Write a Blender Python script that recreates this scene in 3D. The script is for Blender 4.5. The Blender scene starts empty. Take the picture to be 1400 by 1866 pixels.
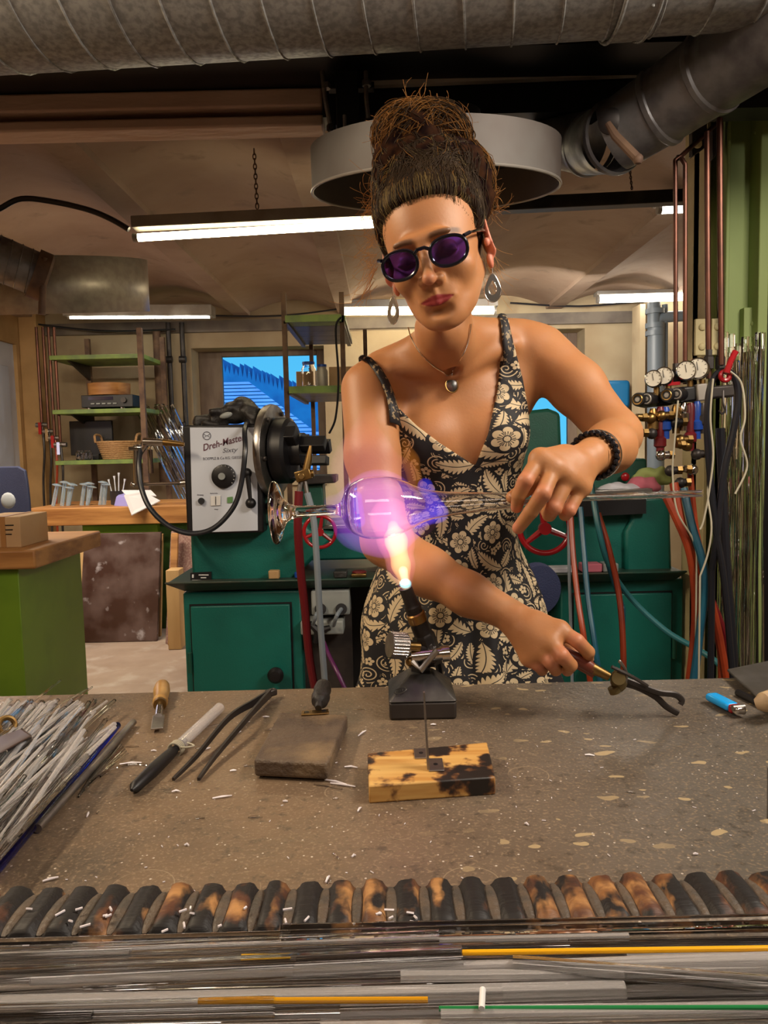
import bpy, math, random
import numpy as np
from mathutils import Vector, Matrix, Euler, noise
R = math.radians
S = bpy.context.scene
COL = S.collection
random.seed(7)

# ---------------------------------------------------------------- camera
F_PX, CAMZ = 1400.0, 1.24
PITCH, ROLL = R(4.8), R(-1.3)
CM = Euler((math.pi/2 - PITCH, 0, 0)).to_matrix() @ Matrix.Rotation(ROLL, 3, 'Z')
cam = bpy.data.objects.new('camera', bpy.data.cameras.new('camera'))
COL.objects.link(cam); S.camera = cam
cam.matrix_world = Matrix.Translation((0, 0, CAMZ)) @ CM.to_4x4()
cam.data.sensor_fit = 'VERTICAL'; cam.data.sensor_height = 36
cam.data.lens = 36*F_PX/1866; cam.data.clip_start = .02

# ---------------------------------------------------------------- world, exposure
wd = bpy.data.worlds.new('dusk_sky'); S.world = wd; wd.use_nodes = True
_nt = wd.node_tree; _bg = _nt.nodes['Background']
_tc = _nt.nodes.new('ShaderNodeTexCoord'); _sp = _nt.nodes.new('ShaderNodeSeparateXYZ')
_cr = _nt.nodes.new('ShaderNodeValToRGB')
_nt.links.new(_tc.outputs['Generated'], _sp.inputs[0]); _nt.links.new(_sp.outputs['Z'], _cr.inputs[0])
_cr.color_ramp.elements[0].color = (.10, .55, .85, 1); _cr.color_ramp.elements[0].position = .0
_cr.color_ramp.elements[1].color = (.02, .22, .75, 1); _cr.color_ramp.elements[1].position = .6
_nt.links.new(_cr.outputs[0], _bg.inputs[0]); _bg.inputs[1].default_value = 1.15
S.view_settings.view_transform = 'Standard'; S.view_settings.look = 'None'
S.view_settings.gamma = 1; S.view_settings.use_curve_mapping = False
S.view_settings.exposure = 0.0

def area(name, loc, target, size, sy, power, color):
    l = bpy.data.lights.new(name, 'AREA'); l.shape = 'RECTANGLE'; l.size = size; l.size_y = sy
    l.energy = power; l.color = color
    o = bpy.data.objects.new(name, l); COL.objects.link(o); o.location = loc
    o.rotation_euler = (Vector(target)-Vector(loc)).to_track_quat('-Z', 'Y').to_euler()
    return o
# strip lights of the shop outside the frame (ceiling fittings left and right), then added fill lights
area('ceiling_light_left', (-1.5, 1.25, 2.3), (-.1, 1.25, .8), 1.2, .14, 46, (1, .80, .56))
area('ceiling_light_right', (1.25, .75, 2.2), (.3, 1.35, 1.1), 1.0, .18, 36, (1, .88, .74))
area('fill_light_behind', (-.2, -.9, 2.35), (0, 2.2, .9), 1.6, .4, 11, (1, .84, .70))  # unseen fill added behind the camera to lift the front
area('fill_light_far_left', (-2.2, 4.3, 2.3), (-2.2, 4.6, .3), 1.2, .3, 70, (1, .84, .62))  # added fill: the tubes alone brighten the back left too little
area('fill_light_far_right', (1.0, 5.4, 2.2), (1.2, 6.4, .9), 1.2, .3, 60, (1, .92, .80))  # added fill for the back right, no fitting belongs to it
area('bluish_light_left', (-2.95, 5.2, 1.5), (0, 4.6, .6), 1.0, 1.0, 4, (.45, .62, 1))  # bluish area light in front of the closed left wall

# ---------------------------------------------------------------- pixel -> world (photo is 1400 x 1866)
def ray(px, py): return CM @ Vector(((px-700)/F_PX, -(py-933)/F_PX, -1))
def W(px, py, Y):
    d = ray(px, py); t = Y/d.y; return Vector((d.x*t, Y, CAMZ+d.z*t))
BZ = .82
def T(px, py, z=BZ):
    d = ray(px, py); t = (z-CAMZ)/d.z; return Vector((d.x*t, d.y*t, z))

# ---------------------------------------------------------------- mesh building
def frame(d, up=None):
    d = Vector(d).normalized()
    u = Vector(up) if up is not None else (Vector((0, 0, 1)) if abs(d.z) < .9 else Vector((0, 1, 0)))
    x = u.cross(d).normalized(); y = d.cross(x).normalized()
    return x, y, d
class MB:
    def __init__(s): s.v = []; s.f = []
    def add(s, vs, fs):
        n = len(s.v); s.v += [Vector(p) for p in vs]; s.f += [tuple(i+n for i in f) for f in fs]; return s
    def hexa(s, p): # 4 bottom, 4 top
        return s.add(p, [(3,2,1,0),(4,5,6,7),(0,1,5,4),(1,2,6,5),(2,3,7,6),(3,0,4,7)])
    def box(s, x0, x1, y0, y1, z0, z1):
        return s.hexa([(x0,y0,z0),(x1,y0,z0),(x1,y1,z0),(x0,y1,z0),(x0,y0,z1),(x1,y0,z1),(x1,y1,z1),(x0,y1,z1)])
    def obox(s, c, size, M=None):
        M = M or Matrix.Identity(3); c = Vector(c); a, b, d = [k/2 for k in size]
        return s.hexa([c + M @ Vector(q) for q in [(-a,-b,-d),(a,-b,-d),(a,b,-d),(-a,b,-d),(-a,-b,d),(a,-b,d),(a,b,d),(-a,b,d)]])
    def pbox(s, x0, x1, y0, y1, Y, dep):
        a = W(x0, y1, Y); b = W(x1, y0, Y); return s.box(a.x, b.x, Y, Y+dep, a.z, b.z)
    def lathe(s, prof, o=(0,0,0), ax=(0,0,1), n=24, up=None, closed=False):
        x, y, d = frame(ax, up); o = Vector(o); vs = []; fs = []; m = len(prof)
        for i in range(n):
            a = 2*math.pi*i/n; c, sn = math.cos(a), math.sin(a)
            vs += [o + (x*c+y*sn)*max(r, 1e-5) + d*h for r, h in prof]
        for i in range(n):
            j = (i+1) % n
            for k in range(m-1 + (1 if closed else 0)):
                k2 = (k+1) % m; fs.append((i*m+k, j*m+k, j*m+k2, i*m+k2))
        return s.add(vs, fs)
    def cyl(s, p0, p1, r0, r1=None, n=16, caps=True):
        p0 = Vector(p0); p1 = Vector(p1); r1 = r0 if r1 is None else r1; L = (p1-p0).length
        pr = [(r0, 0), (r1, L)]
        if caps: pr = [(0, 0)] + pr + [(0, L)]
        return s.lathe(pr, p0, p1-p0, n)
    def tube(s, path, r, n=10, closed=False, caps=True, flat=1.0):
        P = [Vector(p) for p in path]; m = len(P); rs = r if isinstance(r, (list, tuple)) else [r]*m
        ts = []
        for i in range(m):
            if closed: t = P[(i+1) % m]-P[i-1]
            else: t = P[min(i+1, m-1)]-P[max(i-1, 0)]
            ts.append(t.normalized() if t.length > 1e-9 else Vector((0,0,1)))
        x, y, _ = frame(ts[0]); vs = []; fs = []
        for i in range(m):
            x = (x - ts[i]*x.dot(ts[i])).normalized(); y = ts[i].cross(x)
            for k in range(n):
                a = 2*math.pi*k/n; vs.append(P[i] + (x*math.cos(a)*flat + y*math.sin(a))*rs[i])
        for i in range(m if closed else m-1):
            i2 = (i+1) % m
            for k in range(n):
                k2 = (k+1) % n; fs.append((i*n+k, i*n+k2, i2*n+k2, i2*n+k))
        if caps and not closed:
            fs.append(tuple(reversed(range(n)))); fs.append(tuple(range((m-1)*n, m*n)))
        return s.add(vs, fs)
    def prism(s, poly, ext):
        P = [Vector(p) for p in poly]; e = Vector(ext); n = len(P)
        return s.add(P+[p+e for p in P], [tuple(reversed(range(n))), tuple(range(n, 2*n))] + [(i, (i+1) % n, n+(i+1) % n, n+i) for i in range(n)])
    def ell(s, c, r, n=16, M=None):
        M = M or Matrix.Identity(3); c = Vector(c); m = n//2; vs = []; fs = []
        for j in range(m+1):
            t = math.pi*j/m
            for i in range(n):
                a = 2*math.pi*i/n
                vs.append(c + M @ Vector((r[0]*math.sin(t)*math.cos(a), r[1]*math.sin(t)*math.sin(a), r[2]*math.cos(t))))
        for j in range(m):
            for i in range(n):
                i2 = (i+1) % n; fs.append((j*n+i, j*n+i2, (j+1)*n+i2, (j+1)*n+i)[::-1])
        return s.add(vs, fs)
    def ring(s, c, ax, R_, r, n=32, k=8):
        x, y, d = frame(ax); c = Vector(c)
        return s.tube([c+(x*math.cos(2*math.pi*i/n)+y*math.sin(2*math.pi*i/n))*R_ for i in range(n)], r, k, closed=True)

def smooth_path(pts, sub=6):
    P = [Vector(p) for p in pts]; out = []
    for i in range(len(P)-1):
        a = P[max(i-1, 0)]; b = P[i]; c = P[i+1]; d = P[min(i+2, len(P)-1)]
        for k in range(sub):
            t = k/sub
            out.append(.5*((2*b)+(c-a)*t+(2*a-5*b+4*c-d)*t*t+(3*b-a-3*c+d)*t**3))
    out.append(P[-1]); return out

def tag(o, label=None, cat=None, group=None, kind=None):
    if label: o['label'] = label
    if cat: o['category'] = cat
    if group: o['group'] = group
    if kind: o['kind'] = kind
    return o
def wloc(o):
    v = Vector(o.location)
    while o.parent: o = o.parent; v += o.location
    return v
def thing(name, label, cat, loc, group=None):
    o = bpy.data.objects.new(name, None); COL.objects.link(o); o.location = loc; o.empty_display_size = .05
    return tag(o, label, cat, group)
def obj(name, mb, m, parent=None, bev=0, label=None, sharp=35, base=None, seg=2):
    me = bpy.data.meshes.new(name); V = mb.v
    if parent is not None: off = wloc(parent)
    elif base is not None: off = Vector(base)
    else:
        xs = [p.x for p in V]; ys = [p.y for p in V]; zs = [p.z for p in V]
        off = Vector(((min(xs)+max(xs))/2, (min(ys)+max(ys))/2, min(zs)))
    me.from_pydata([p-off for p in V], [], mb.f); me.validate()
    me.polygons.foreach_set('use_smooth', [True]*len(me.polygons)); me.set_sharp_from_angle(angle=R(sharp))
    me.materials.append(m)
    o = bpy.data.objects.new(name, me); COL.objects.link(o)
    if parent is not None: o.parent = parent
    else: o.location = off
    if bev:
        b = o.modifiers.new('bevel', 'BEVEL'); b.width = bev; b.segments = seg; b.limit_method = 'ANGLE'; b.angle_limit = R(40)
    if label: o['label'] = label
    return o
def struct(name, mb, m, parent=None, bev=0):
    o = obj(name, mb, m, parent, bev)
    if parent is None: o['kind'] = 'structure'
    return o
def dup(root, loc, rot=None, label=None, group=None):
    r = root.copy(); COL.objects.link(r); r.location = loc
    if rot is not None: r.rotation_euler = rot
    if label: r['label'] = label
    if group: r['group'] = group
    for ch in list(root.children):
        c = ch.copy(); COL.objects.link(c); c.parent = r
        for g in ch.children:
            d = g.copy(); COL.objects.link(d); d.parent = c
    return r

# ---------------------------------------------------------------- materials
class E:
    """tiny expression wrapper round math nodes"""
    def __init__(s, nt, k): s.nt = nt; s.k = k
    def op(s, o, *a):
        n = s.nt.nodes.new('ShaderNodeMath'); n.operation = o
        for i, v in enumerate((s,)+a):
            if isinstance(v, E): s.nt.links.new(v.k, n.inputs[i])
            else: n.inputs[i].default_value = v
        return E(s.nt, n.outputs[0])
    def __add__(s, b): return s.op('ADD', b)
    def __sub__(s, b): return s.op('SUBTRACT', b)
    def __mul__(s, b): return s.op('MULTIPLY', b)
    def __truediv__(s, b): return s.op('DIVIDE', b)
    def __lt__(s, b): return s.op('LESS_THAN', b)
    def __gt__(s, b): return s.op('GREATER_THAN', b)
    def mx(s, b): return s.op('MAXIMUM', b)
    def mn(s, b): return s.op('MINIMUM', b)
    def fn(s, o): return s.op(o)
def newmat(name):
    m = bpy.data.materials.new(name); m.use_nodes = True; return m, m.node_tree, m.node_tree.nodes['Principled BSDF']
def nd(nt, typ, **kw):
    n = nt.nodes.new('ShaderNode'+typ)
    for k, v in kw.items():
        if k in n.inputs: n.inputs[k].default_value = v
        else: setattr(n, k, v)
    return n
def c4(c): return (c[0], c[1], c[2], 1)
def mat(name, col, rough=.5, metal=0, col2=None, nscale=8, nlo=.4, nhi=.65, stretch=None, bump=0, bscale=60, spec=.5, coat=0, detail=4, col3=None, n3=(.55,.7,30), sss=0, rvar=0):
    m, nt, b = newmat(name); L = nt.links
    b.inputs['Base Color'].default_value = c4(col); b.inputs['Roughness'].default_value = rough
    b.inputs['Metallic'].default_value = metal; b.inputs['Specular IOR Level'].default_value = spec
    b.inputs['Coat Weight'].default_value = coat
    tc = nd(nt, 'TexCoord'); mp = nd(nt, 'Mapping'); L.new(tc.outputs['Object'], mp.inputs[0])
    if stretch: mp.inputs['Scale'].default_value = stretch
    last = None
    def layer(prev, c, sc, lo, hi, dt):
        n = nd(nt, 'TexNoise', Scale=sc, Detail=dt); L.new(mp.outputs[0], n.inputs['Vector'])
        r = nd(nt, 'MapRange'); r.inputs[1].default_value = lo; r.inputs[2].default_value = hi; L.new(n.outputs[0], r.inputs[0])
        x = nd(nt, 'Mix', data_type='RGBA'); L.new(r.outputs[0], x.inputs[0])
        if prev is None: x.inputs[6].default_value = c4(col)
        else: L.new(prev, x.inputs[6])
        x.inputs[7].default_value = c4(c); L.new(x.outputs[2], b.inputs['Base Color'])
        if rvar and prev is None:
            q = nd(nt, 'MapRange'); q.inputs[3].default_value = rough; q.inputs[4].default_value = rough+rvar
            L.new(r.outputs[0], q.inputs[0]); L.new(q.outputs[0], b.inputs['Roughness'])
        return x.outputs[2]
    if col2: last = layer(None, col2, nscale, nlo, nhi, detail)
    if col3: last = layer(last, col3, n3[2], n3[0], n3[1], 6)
    if bump:
        n = nd(nt, 'TexNoise', Scale=bscale, Detail=4); L.new(mp.outputs[0], n.inputs['Vector'])
        q = nd(nt, 'Bump', Strength=bump, Distance=.01); L.new(n.outputs[0], q.inputs['Height']); L.new(q.outputs[0], b.inputs['Normal'])
    if sss:
        b.inputs['Subsurface Weight'].default_value = sss; b.inputs['Subsurface Radius'].default_value = (1, .35, .18); b.inputs['Subsurface Scale'].default_value = .008
    return m
def emis(name, col, st):
    m, nt, b = newmat(name); b.inputs['Emission Color'].default_value = c4(col); b.inputs['Emission Strength'].default_value = st
    b.inputs['Base Color'].default_value = c4(col); return m
def glass(name, col=(1,1,1), rough=.0, ior=1.47):
    m, nt, b = newmat(name); b.inputs['Base Color'].default_value = c4(col); b.inputs['Roughness'].default_value = rough
    b.inputs['Transmission Weight'].default_value = 1; b.inputs['IOR'].default_value = ior; return m
def rodglass(name, col, tr):
    m = glass(name, col, .10); m.node_tree.nodes['Principled BSDF'].inputs['Transmission Weight'].default_value = tr; return m
M = dict(
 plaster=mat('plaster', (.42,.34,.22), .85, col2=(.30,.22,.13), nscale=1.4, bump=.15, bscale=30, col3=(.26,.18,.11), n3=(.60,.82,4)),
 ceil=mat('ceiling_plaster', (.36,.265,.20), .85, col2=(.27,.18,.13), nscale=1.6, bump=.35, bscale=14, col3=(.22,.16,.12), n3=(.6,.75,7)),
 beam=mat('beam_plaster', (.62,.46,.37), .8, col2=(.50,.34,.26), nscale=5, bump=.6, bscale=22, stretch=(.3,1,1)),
 orange=mat('lit_plaster', (.46,.28,.12), .8, col2=(.34,.20,.08), nscale=3),  # orange: warm light on the plaster put into its colour
 floor=mat('concrete_floor', (.36,.28,.23), .55, col2=(.25,.18,.14), nscale=1.8, bump=.1, col3=(.42,.36,.32), n3=(.55,.7,5), rvar=.2),
 black=mat('black_paint', (.005,.0045,.006), .45),
 darksteel=mat('dark_steel', (.03,.026,.026), .45, .5, col2=(.06,.05,.045), nscale=10),
 galv=mat('galvanised_steel', (.34,.34,.33), .5, .5, col2=(.22,.22,.215), nscale=75, nlo=.40, nhi=.62, detail=6, bump=.06, bscale=80, rvar=.12),
 galvdark=mat('old_galvanised_steel', (.24,.24,.25), .42, .6, col2=(.12,.115,.125), nscale=14, rvar=.2),
 sheet=mat('dull_sheet_steel', (.34,.32,.29), .45, .45, col2=(.25,.22,.19), nscale=6, rvar=.15),
 teal=mat('teal_machine_paint', (.004,.125,.10), .42, col2=(.003,.095,.078), nscale=5, bump=.12, bscale=220),
 teald=mat('dark_green_machine_paint', (.006,.085,.055), .5, col2=(.006,.062,.042), nscale=8, bump=.1, bscale=200),
 green=mat('grass_green_paint', (.13,.24,.012), .5, col2=(.09,.18,.01), nscale=3),
 shelfgreen=mat('shelf_green_paint', (.20,.30,.06), .55, col2=(.12,.18,.06), nscale=9),
 colgreen=mat('column_green_paint', (.27,.35,.12), .6, col2=(.20,.27,.08), nscale=3, stretch=(1,1,.3), bump=.1, bscale=30),
 colbeige=mat('column_beige_paint', (.62,.54,.30), .65, col2=(.48,.40,.21), nscale=5, bump=.2, bscale=40),
 wood=mat('pine_wood', (.42,.20,.06), .55, col2=(.22,.085,.02), nscale=7, stretch=(.25,1,3), bump=.1),
 woodlight=mat('light_wood', (.52,.34,.16), .6, col2=(.40,.24,.10), nscale=6, stretch=(1,1,.2)),
 cardboard=mat('cardboard', (.52,.34,.18), .8, col2=(.46,.29,.15), nscale=4),
 tape=mat('packing_tape', (.35,.17,.06), .35),
 white=mat('white_panel_paint', (.56,.60,.68), .4, col2=(.52,.56,.64), nscale=4),
 paper=mat('paper', (.62,.62,.68), .8), lilac=mat('lilac_plastic', (.28,.26,.62), .5),
 red=mat('red_enamel', (.36,.006,.012), .28, col2=(.25,.004,.01), nscale=12, coat=.3),
 redhose=mat('red_rubber', (.13,.006,.010), .4), orangehose=mat('orange_rubber', (.32,.042,.010), .42, col2=(.22,.026,.008), nscale=12),
 bluehose=mat('blue_rubber', (.008,.07,.12), .42, col2=(.01,.10,.16), nscale=15), tealhose=mat('teal_rubber', (.02,.14,.16), .4),
 blackhose=mat('black_rubber', (.012,.013,.018), .32), greyhose=mat('grey_rubber', (.22,.26,.30), .4),
 cable=mat('white_cable', (.40,.37,.28), .5),
 chrome=mat('chrome', (.62,.60,.58), .15, 1), steel=mat('worn_steel', (.40,.38,.36), .32, 1, col2=(.2,.18,.17), nscale=15, rvar=.2),
 brass=mat('brass', (.30,.19,.07), .36, 1, col2=(.28,.16,.05), nscale=30), copper=mat('copper_pipe', (.12,.045,.028), .42, .7, col2=(.07,.03,.022), nscale=12),
 rust=mat('rusty_bar', (.17,.10,.06), .7, .2, col2=(.09,.05,.035), nscale=14),
 navy=mat('navy_fabric', (.012,.018,.06), .8, bump=.3, bscale=300), bin=mat('blue_plastic', (.05,.13,.24), .45),
 bluebox=mat('blue_dispenser', (.012,.13,.30), .35), wicker=mat('wicker', (.45,.27,.12), .7, col2=(.26,.13,.05), nscale=60, stretch=(1,1,3)),
 slab=mat('brown_slab', (.045,.018,.014), .35, col2=(.09,.05,.045), nscale=6, col3=(.30,.27,.30), n3=(.62,.70,9), rvar=.3),
 pinkboard=mat('pink_hardboard', (.20,.10,.09), .7, col2=(.28,.18,.15), nscale=90, nlo=.5, nhi=.56),
 glove=mat('black_leather', (.012,.010,.010), .5, col2=(.03,.028,.026), nscale=20, bump=.4, bscale=60),
 grey=mat('grey_plastic', (.30,.32,.31), .5, col2=(.22,.24,.23), nscale=6), pipegrey=mat('grey_drain_pipe', (.10,.12,.14), .45),
 blueaccent=mat('blue_enamel', (.01,.06,.35), .35), pink=mat('pink_rag', (.60,.16,.22), .9), lime=mat('pale_green_rag', (.45,.55,.20), .9),
 glass=glass('clear_glass'), bluerod=rodglass('blue_lit_glass', (.70,.86,1), .8), rod=rodglass('bright_rod_glass', (1,.97,.96), .76), glassblue=glass('cobalt_glass', (.02,.05,.75)), glassamber=glass('amber_glass', (.95,.50,.05)), glassgreen=glass('green_glass', (.1,.5,.2)),  # rod, bluerod: pale diffuse share stands in for lamp reflections and blue light
 lamp=emis('tube_light_warm', (1,.84,.52), 22), lampc=emis('tube_light_neutral', (1,.94,.82), 20),
)
# ================================================================ SETTING
CZ = 2.50; XL, XR, YB, YF = -3.15, 2.75, 7.0, -2.6
struct('floor', MB().box(XL-.4, XR+.4, YF, YB+.1, -.08, 0), M['floor'])
# vaulted ceiling: shallow barrel vaults running away from the photographer, flat ribs between them
def vault():
    mb = MB(); sp = .93; x0 = -.30-4*sp; xs = []
    for k in range(8):
        a = x0+k*sp
        xs += [(a-.07, CZ-.06), (a+.07, CZ-.06)]
        for i in range(0, 11):
            t = i/10; xs.append((a+.075+(sp-.15)*t, CZ-.03+.10*math.sin(math.pi*t)))
    n = len(xs); ys = [YF, 2.5, 4.5, YB+.05]
    vs = [(x, y, z) for y in ys for x, z in xs] + [(x, y, CZ+.3) for y in (YF, YB+.05) for x in (xs[0][0], xs[-1][0])]
    fs = [(j*n+i, (j+1)*n+i, (j+1)*n+i+1, j*n+i+1) for j in range(len(ys)-1) for i in range(n-1)]
    b = len(ys)*n; fs += [(b, b+1, b+3, b+2)]
    return mb.add(vs, fs)
struct('ceiling', vault(), M['ceil'])
struct('wall_front', MB().box(XL-.1, XR+.1, YF-.1, YF, 0, CZ+.1), M['plaster'])
struct('wall_right', MB().box(XR, XR+.1, YF, YB, 0, CZ+.1), M['plaster'])
dl0, dl1 = 6.05, 6.75
mb = MB().box(XL-.1, XL, YF, dl0, 0, CZ+.1); mb.box(XL-.1, XL, dl1, YB, 0, CZ+.1); mb.box(XL-.1, XL, dl0, dl1, 2.2, CZ+.1)
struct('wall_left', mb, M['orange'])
d = struct('door_1', MB().box(XL-.08, XL-.03, dl0, dl1, 0.01, 2.2), mat('pale_door_paint', (.50,.52,.60), .5, col2=(.42,.42,.50), nscale=2))
obj('door_panel', MB().box(XL-.03, XL-.02, dl0+.12, dl1-.12, .25, 2.0), mat('pale_door_panel', (.46,.50,.62), .5), d, .004)
# back wall with two window openings
def winpx(x0, x1, y0, z0):
    a = W(x0, y0, YB); b = W(x1, y0, YB); return a.x, b.x, z0, (a.z+b.z)/2
w1 = winpx(348, 590, 632, .95); w2 = winpx(905, 1066, 600, .95)
mb = MB(); xs = [XL-.1, w1[0], w1[1], w2[0], w2[1], XR+.1]; TH = .42
mb.box(xs[0], xs[1], YB, YB+TH, 0, CZ+.1); mb.box(xs[2], xs[3], YB, YB+TH, 0, CZ+.1); mb.box(xs[4], xs[5], YB, YB+TH, 0, CZ+.1)
for w in (w1, w2):
    mb.box(w[0], w[1], YB, YB+TH, 0, w[2]); mb.box(w[0], w[1], YB, YB+TH, w[3], CZ+.1)
struct('wall_back', mb, M['plaster'])
wf = mat('window_frame_wood', (.17,.12,.085), .6, col2=(.11,.07,.05), nscale=10, stretch=(1,1,.3))
for i, (w, gl) in enumerate(((w1, .04), (w2, .05))):
    mb = MB(); Y0 = YB+.27; t = .09
    mb.box(w[0], w[0]+t*2.4, Y0, Y0+.06, w[2], w[3]); mb.box(w[1]-t, w[1], Y0, Y0+.06, w[2], w[3])
    mb.box(w[0]+t*2.4, w[1]-t, Y0, Y0+.06, w[3]-.05, w[3]); mb.box(w[0]+t*2.4, w[1]-t, Y0, Y0+.06, w[2], w[2]+t)
    fr = struct('window_%d' % (i+1), mb, wf, bev=.004)
    obj('pane', MB().box(w[0]+t*2.4, w[1]-t, Y0+.025, Y0+.03, w[2]+t, w[3]-.05), glass('window_glass', (.9,.96,1), 0, 1.01), fr)
    obj('window_sill', MB().box(w[0], w[1], YB-.03, Y0, w[2]-.03, w[2]+.01), M['plaster'], fr)
struct('trim_1', MB().box(XL, XR, YB-.05, YB, 2.30, 2.40), mat('grey_conduit_trunking', (.16,.13,.10), .6, col2=(.09,.07,.06), nscale=5))
# pillar in the left corner
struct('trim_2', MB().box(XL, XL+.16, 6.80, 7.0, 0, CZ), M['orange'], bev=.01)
# near plastered cross beam with two steps, and black slabs for the dark void around it
mb = MB(); a = W(0, 250, 2.45)
zz = [W(300, y_, 2.22).z for y_ in (234, 214, 200, 166, 100)]; bx_r = W(588, 200, 2.22).x
mb.box(XL, bx_r, 2.22, 2.31, zz[0], zz[1])
mb.box(XL, bx_r, 2.28, 2.31, zz[1], zz[2])
mb.box(XL, bx_r, 2.215, 2.31, zz[2], zz[3])
struct('trim_3', mb, M['beam'], bev=.006)
mb = MB().box(bx_r, 2.2, 2.22, 2.31, zz[0]+.02, zz[3]); mb.box(bx_r, 2.2, 2.40, 2.60, 2.26, 2.5)
struct('trim_4', mb, M['black'])
mb = MB().box(XL, 2.6, 2.02, 2.31, zz[3]+.001, zz[3]+.16)
struct('trim_5', mb, M['black'])  # black slab stands in for the dark void between duct and beam
# outside: tiled roof and wooded hill
rt = mat('roof_tile', (.20,.40,.75), .7, col2=(.14,.30,.62), nscale=1.5)  # blue of the dusk light put into the tile colour
ro = thing('neighbour_roof', 'tiled roof of the neighbouring house seen through the left window', 'roof', (-3.9, 14.5, -1))
def rz(k): return W(480, 905-k*7.4, 14).z
for k in range(30):
    y = 905-k*7.4; Yk = 13+.07*k
    xr = W(575-max(0, (y-690))*0.0-(790-y)*1.35 if y < 790 else 590, y, 14).x
    z = rz(k); xl = -5.4
    if xr < xl+.1: continue
    obj('tile_course', MB().hexa([(xl,Yk,z),(xr,Yk,z),(xr,Yk+.16,z),(xl,Yk+.16,z),(xl,Yk+.05,z+.05),(xr-.06,Yk+.05,z+.05),(xr-.06,Yk+.2,z+.05),(xl,Yk+.2,z+.05)]), rt, ro)
mb = MB(); hp = []
n = 120
for i in range(n):
    x = -30+40*i/n; z = 8.6-.33*(x+16)+.55*noise.noise(Vector((x*.6, 0, 0)))
    tw = .5+.7*random.random()
    hp += [(x, 60, z), (x+.15, 60, z+tw)]
hp += [(12, 60, -12), (-30, 60, -12)]
mb.prism(hp, (0, 6, 0))
hl = obj('wooded_hill', mb, mat('distant_forest', (.015,.20,.46), .9, col2=(.01,.13,.36), nscale=.6)); tag(hl, 'wooded hill with a ragged treeline seen through the left window', 'hill', kind='structure')  # blue dusk haze mixed into the forest colour
tag(obj('outdoor_lawn', MB().box(-40, 40, 8.5, 70, -12.2, -12), M['green']), 'ground outside far below the window', 'ground', kind='structure')
su = bpy.data.lights.new('dusk_light', 'SUN'); su.energy = 3.2; su.color = (.6,.8,1); su.angle = R(40)
so = bpy.data.objects.new('dusk_light', su); COL.objects.link(so); so.rotation_euler = (R(35), 0, R(10)); so.location = (0, 20, 12)

# ================================================================ OVERHEAD
def lamp_tube(name, label, a, b, r, m, housing=None, hm=None, group=None):
    t = thing(name, label, 'light', (a+b)/2, group)
    obj('tube', MB().cyl(a, b, r, n=14), m, t)
    dr = (b-a).normalized()
    obj('end_cap', MB().cyl(a-dr*.02, a, r*1.15), M['sheet'], t); obj('end_cap', MB().cyl(b, b+dr*.02, r*1.15), M['sheet'], t)
    if housing:
        h0, h1, w = housing
        x, y, dd = frame(dr); c = (a+b)/2 + Vector((0, .0, (h0+h1)/2)); L = (b-a).length+.06
        Mx = Matrix((dr, dr.cross(Vector((0,0,1))).normalized()*-1, Vector((0,0,1)))).transposed()
        obj('housing', MB().obox(c, (L, w, h1-h0), Mx), hm or M['sheet'], t, .004)
    return t
# hanging rail with chains
Yr = 3.15
ra, rb = W(243, 408, Yr), W(1290, 357, Yr-.05)
rl = thing('lamp_rail', 'long dark rail hanging on chains below the vaulted ceiling', 'rail', (ra+rb)/2)
Mx = Matrix(((rb-ra).normalized(), Vector((0,1,0)), Vector((0,0,1)))).transposed()
rm = ra + (rb-ra)*.42
obj('rail_section', MB().obox((ra+rm)/2, ((rm-ra).length, .07, .045), Mx), M['sheet'], rl, .004, label='pale enamelled section above the tube')
obj('rail_section', MB().obox((rm+rb)/2, ((rb-rm).length, .06, .05), Mx), M['darksteel'], rl, .004)
def chain(x, y0, y1, Y, parent):
    a, b = W(x, y0, Y), W(x+6, y1, Y); n = 12; L = (b-a).length/n
    for i in range(n):
        c = a+(b-a)*((i+.5)/n); pts = []
        for k in range(12):
            t = 2*math.pi*k/12; u = math.cos(t)*L*.32; v = math.sin(t)*L*.66
            pts.append(c+(Vector((u, 0, v)) if i % 2 else Vector((0, u, v))))
        obj('chain_link', MB().tube(pts, .0022, 6, closed=True), M['rust'], parent)
chain(463, 272, 380, Yr, rl); chain(1146, 288, 345, Yr-.05, rl)
lamp_tube('tube_light', 'long warm fluorescent tube on the rail left of the woman', W(252, 433, Yr), W(720, 406, Yr), .015, M['lamp'])
lamp_tube('tube_light', 'short fluorescent tube behind the two thin copper pipes', W(1205, 382, 3.9), W(1400, 374, 3.9), .020, M['lampc'], (.02, .05, .1))
lamp_tube('tube_light', 'fluorescent tube on the back wall behind the grey drain pipe', W(1092, 546, 6.4), W(1420, 537, 6.4), .028, M['lampc'], (.03, .06, .12))
lamp_tube('tube_light', 'fluorescent tube on the back wall beside the right earring', W(628, 568, 6.6), W(900, 566, 6.6), .03, M['lamp'], (.03, .09, .12))
lamp_tube('tube_light', 'fluorescent fitting over the window at the back left', W(128, 578, 6.3), W(383, 577, 6.3), .014, M['lampc'], (.0, .085, .16))
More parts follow.
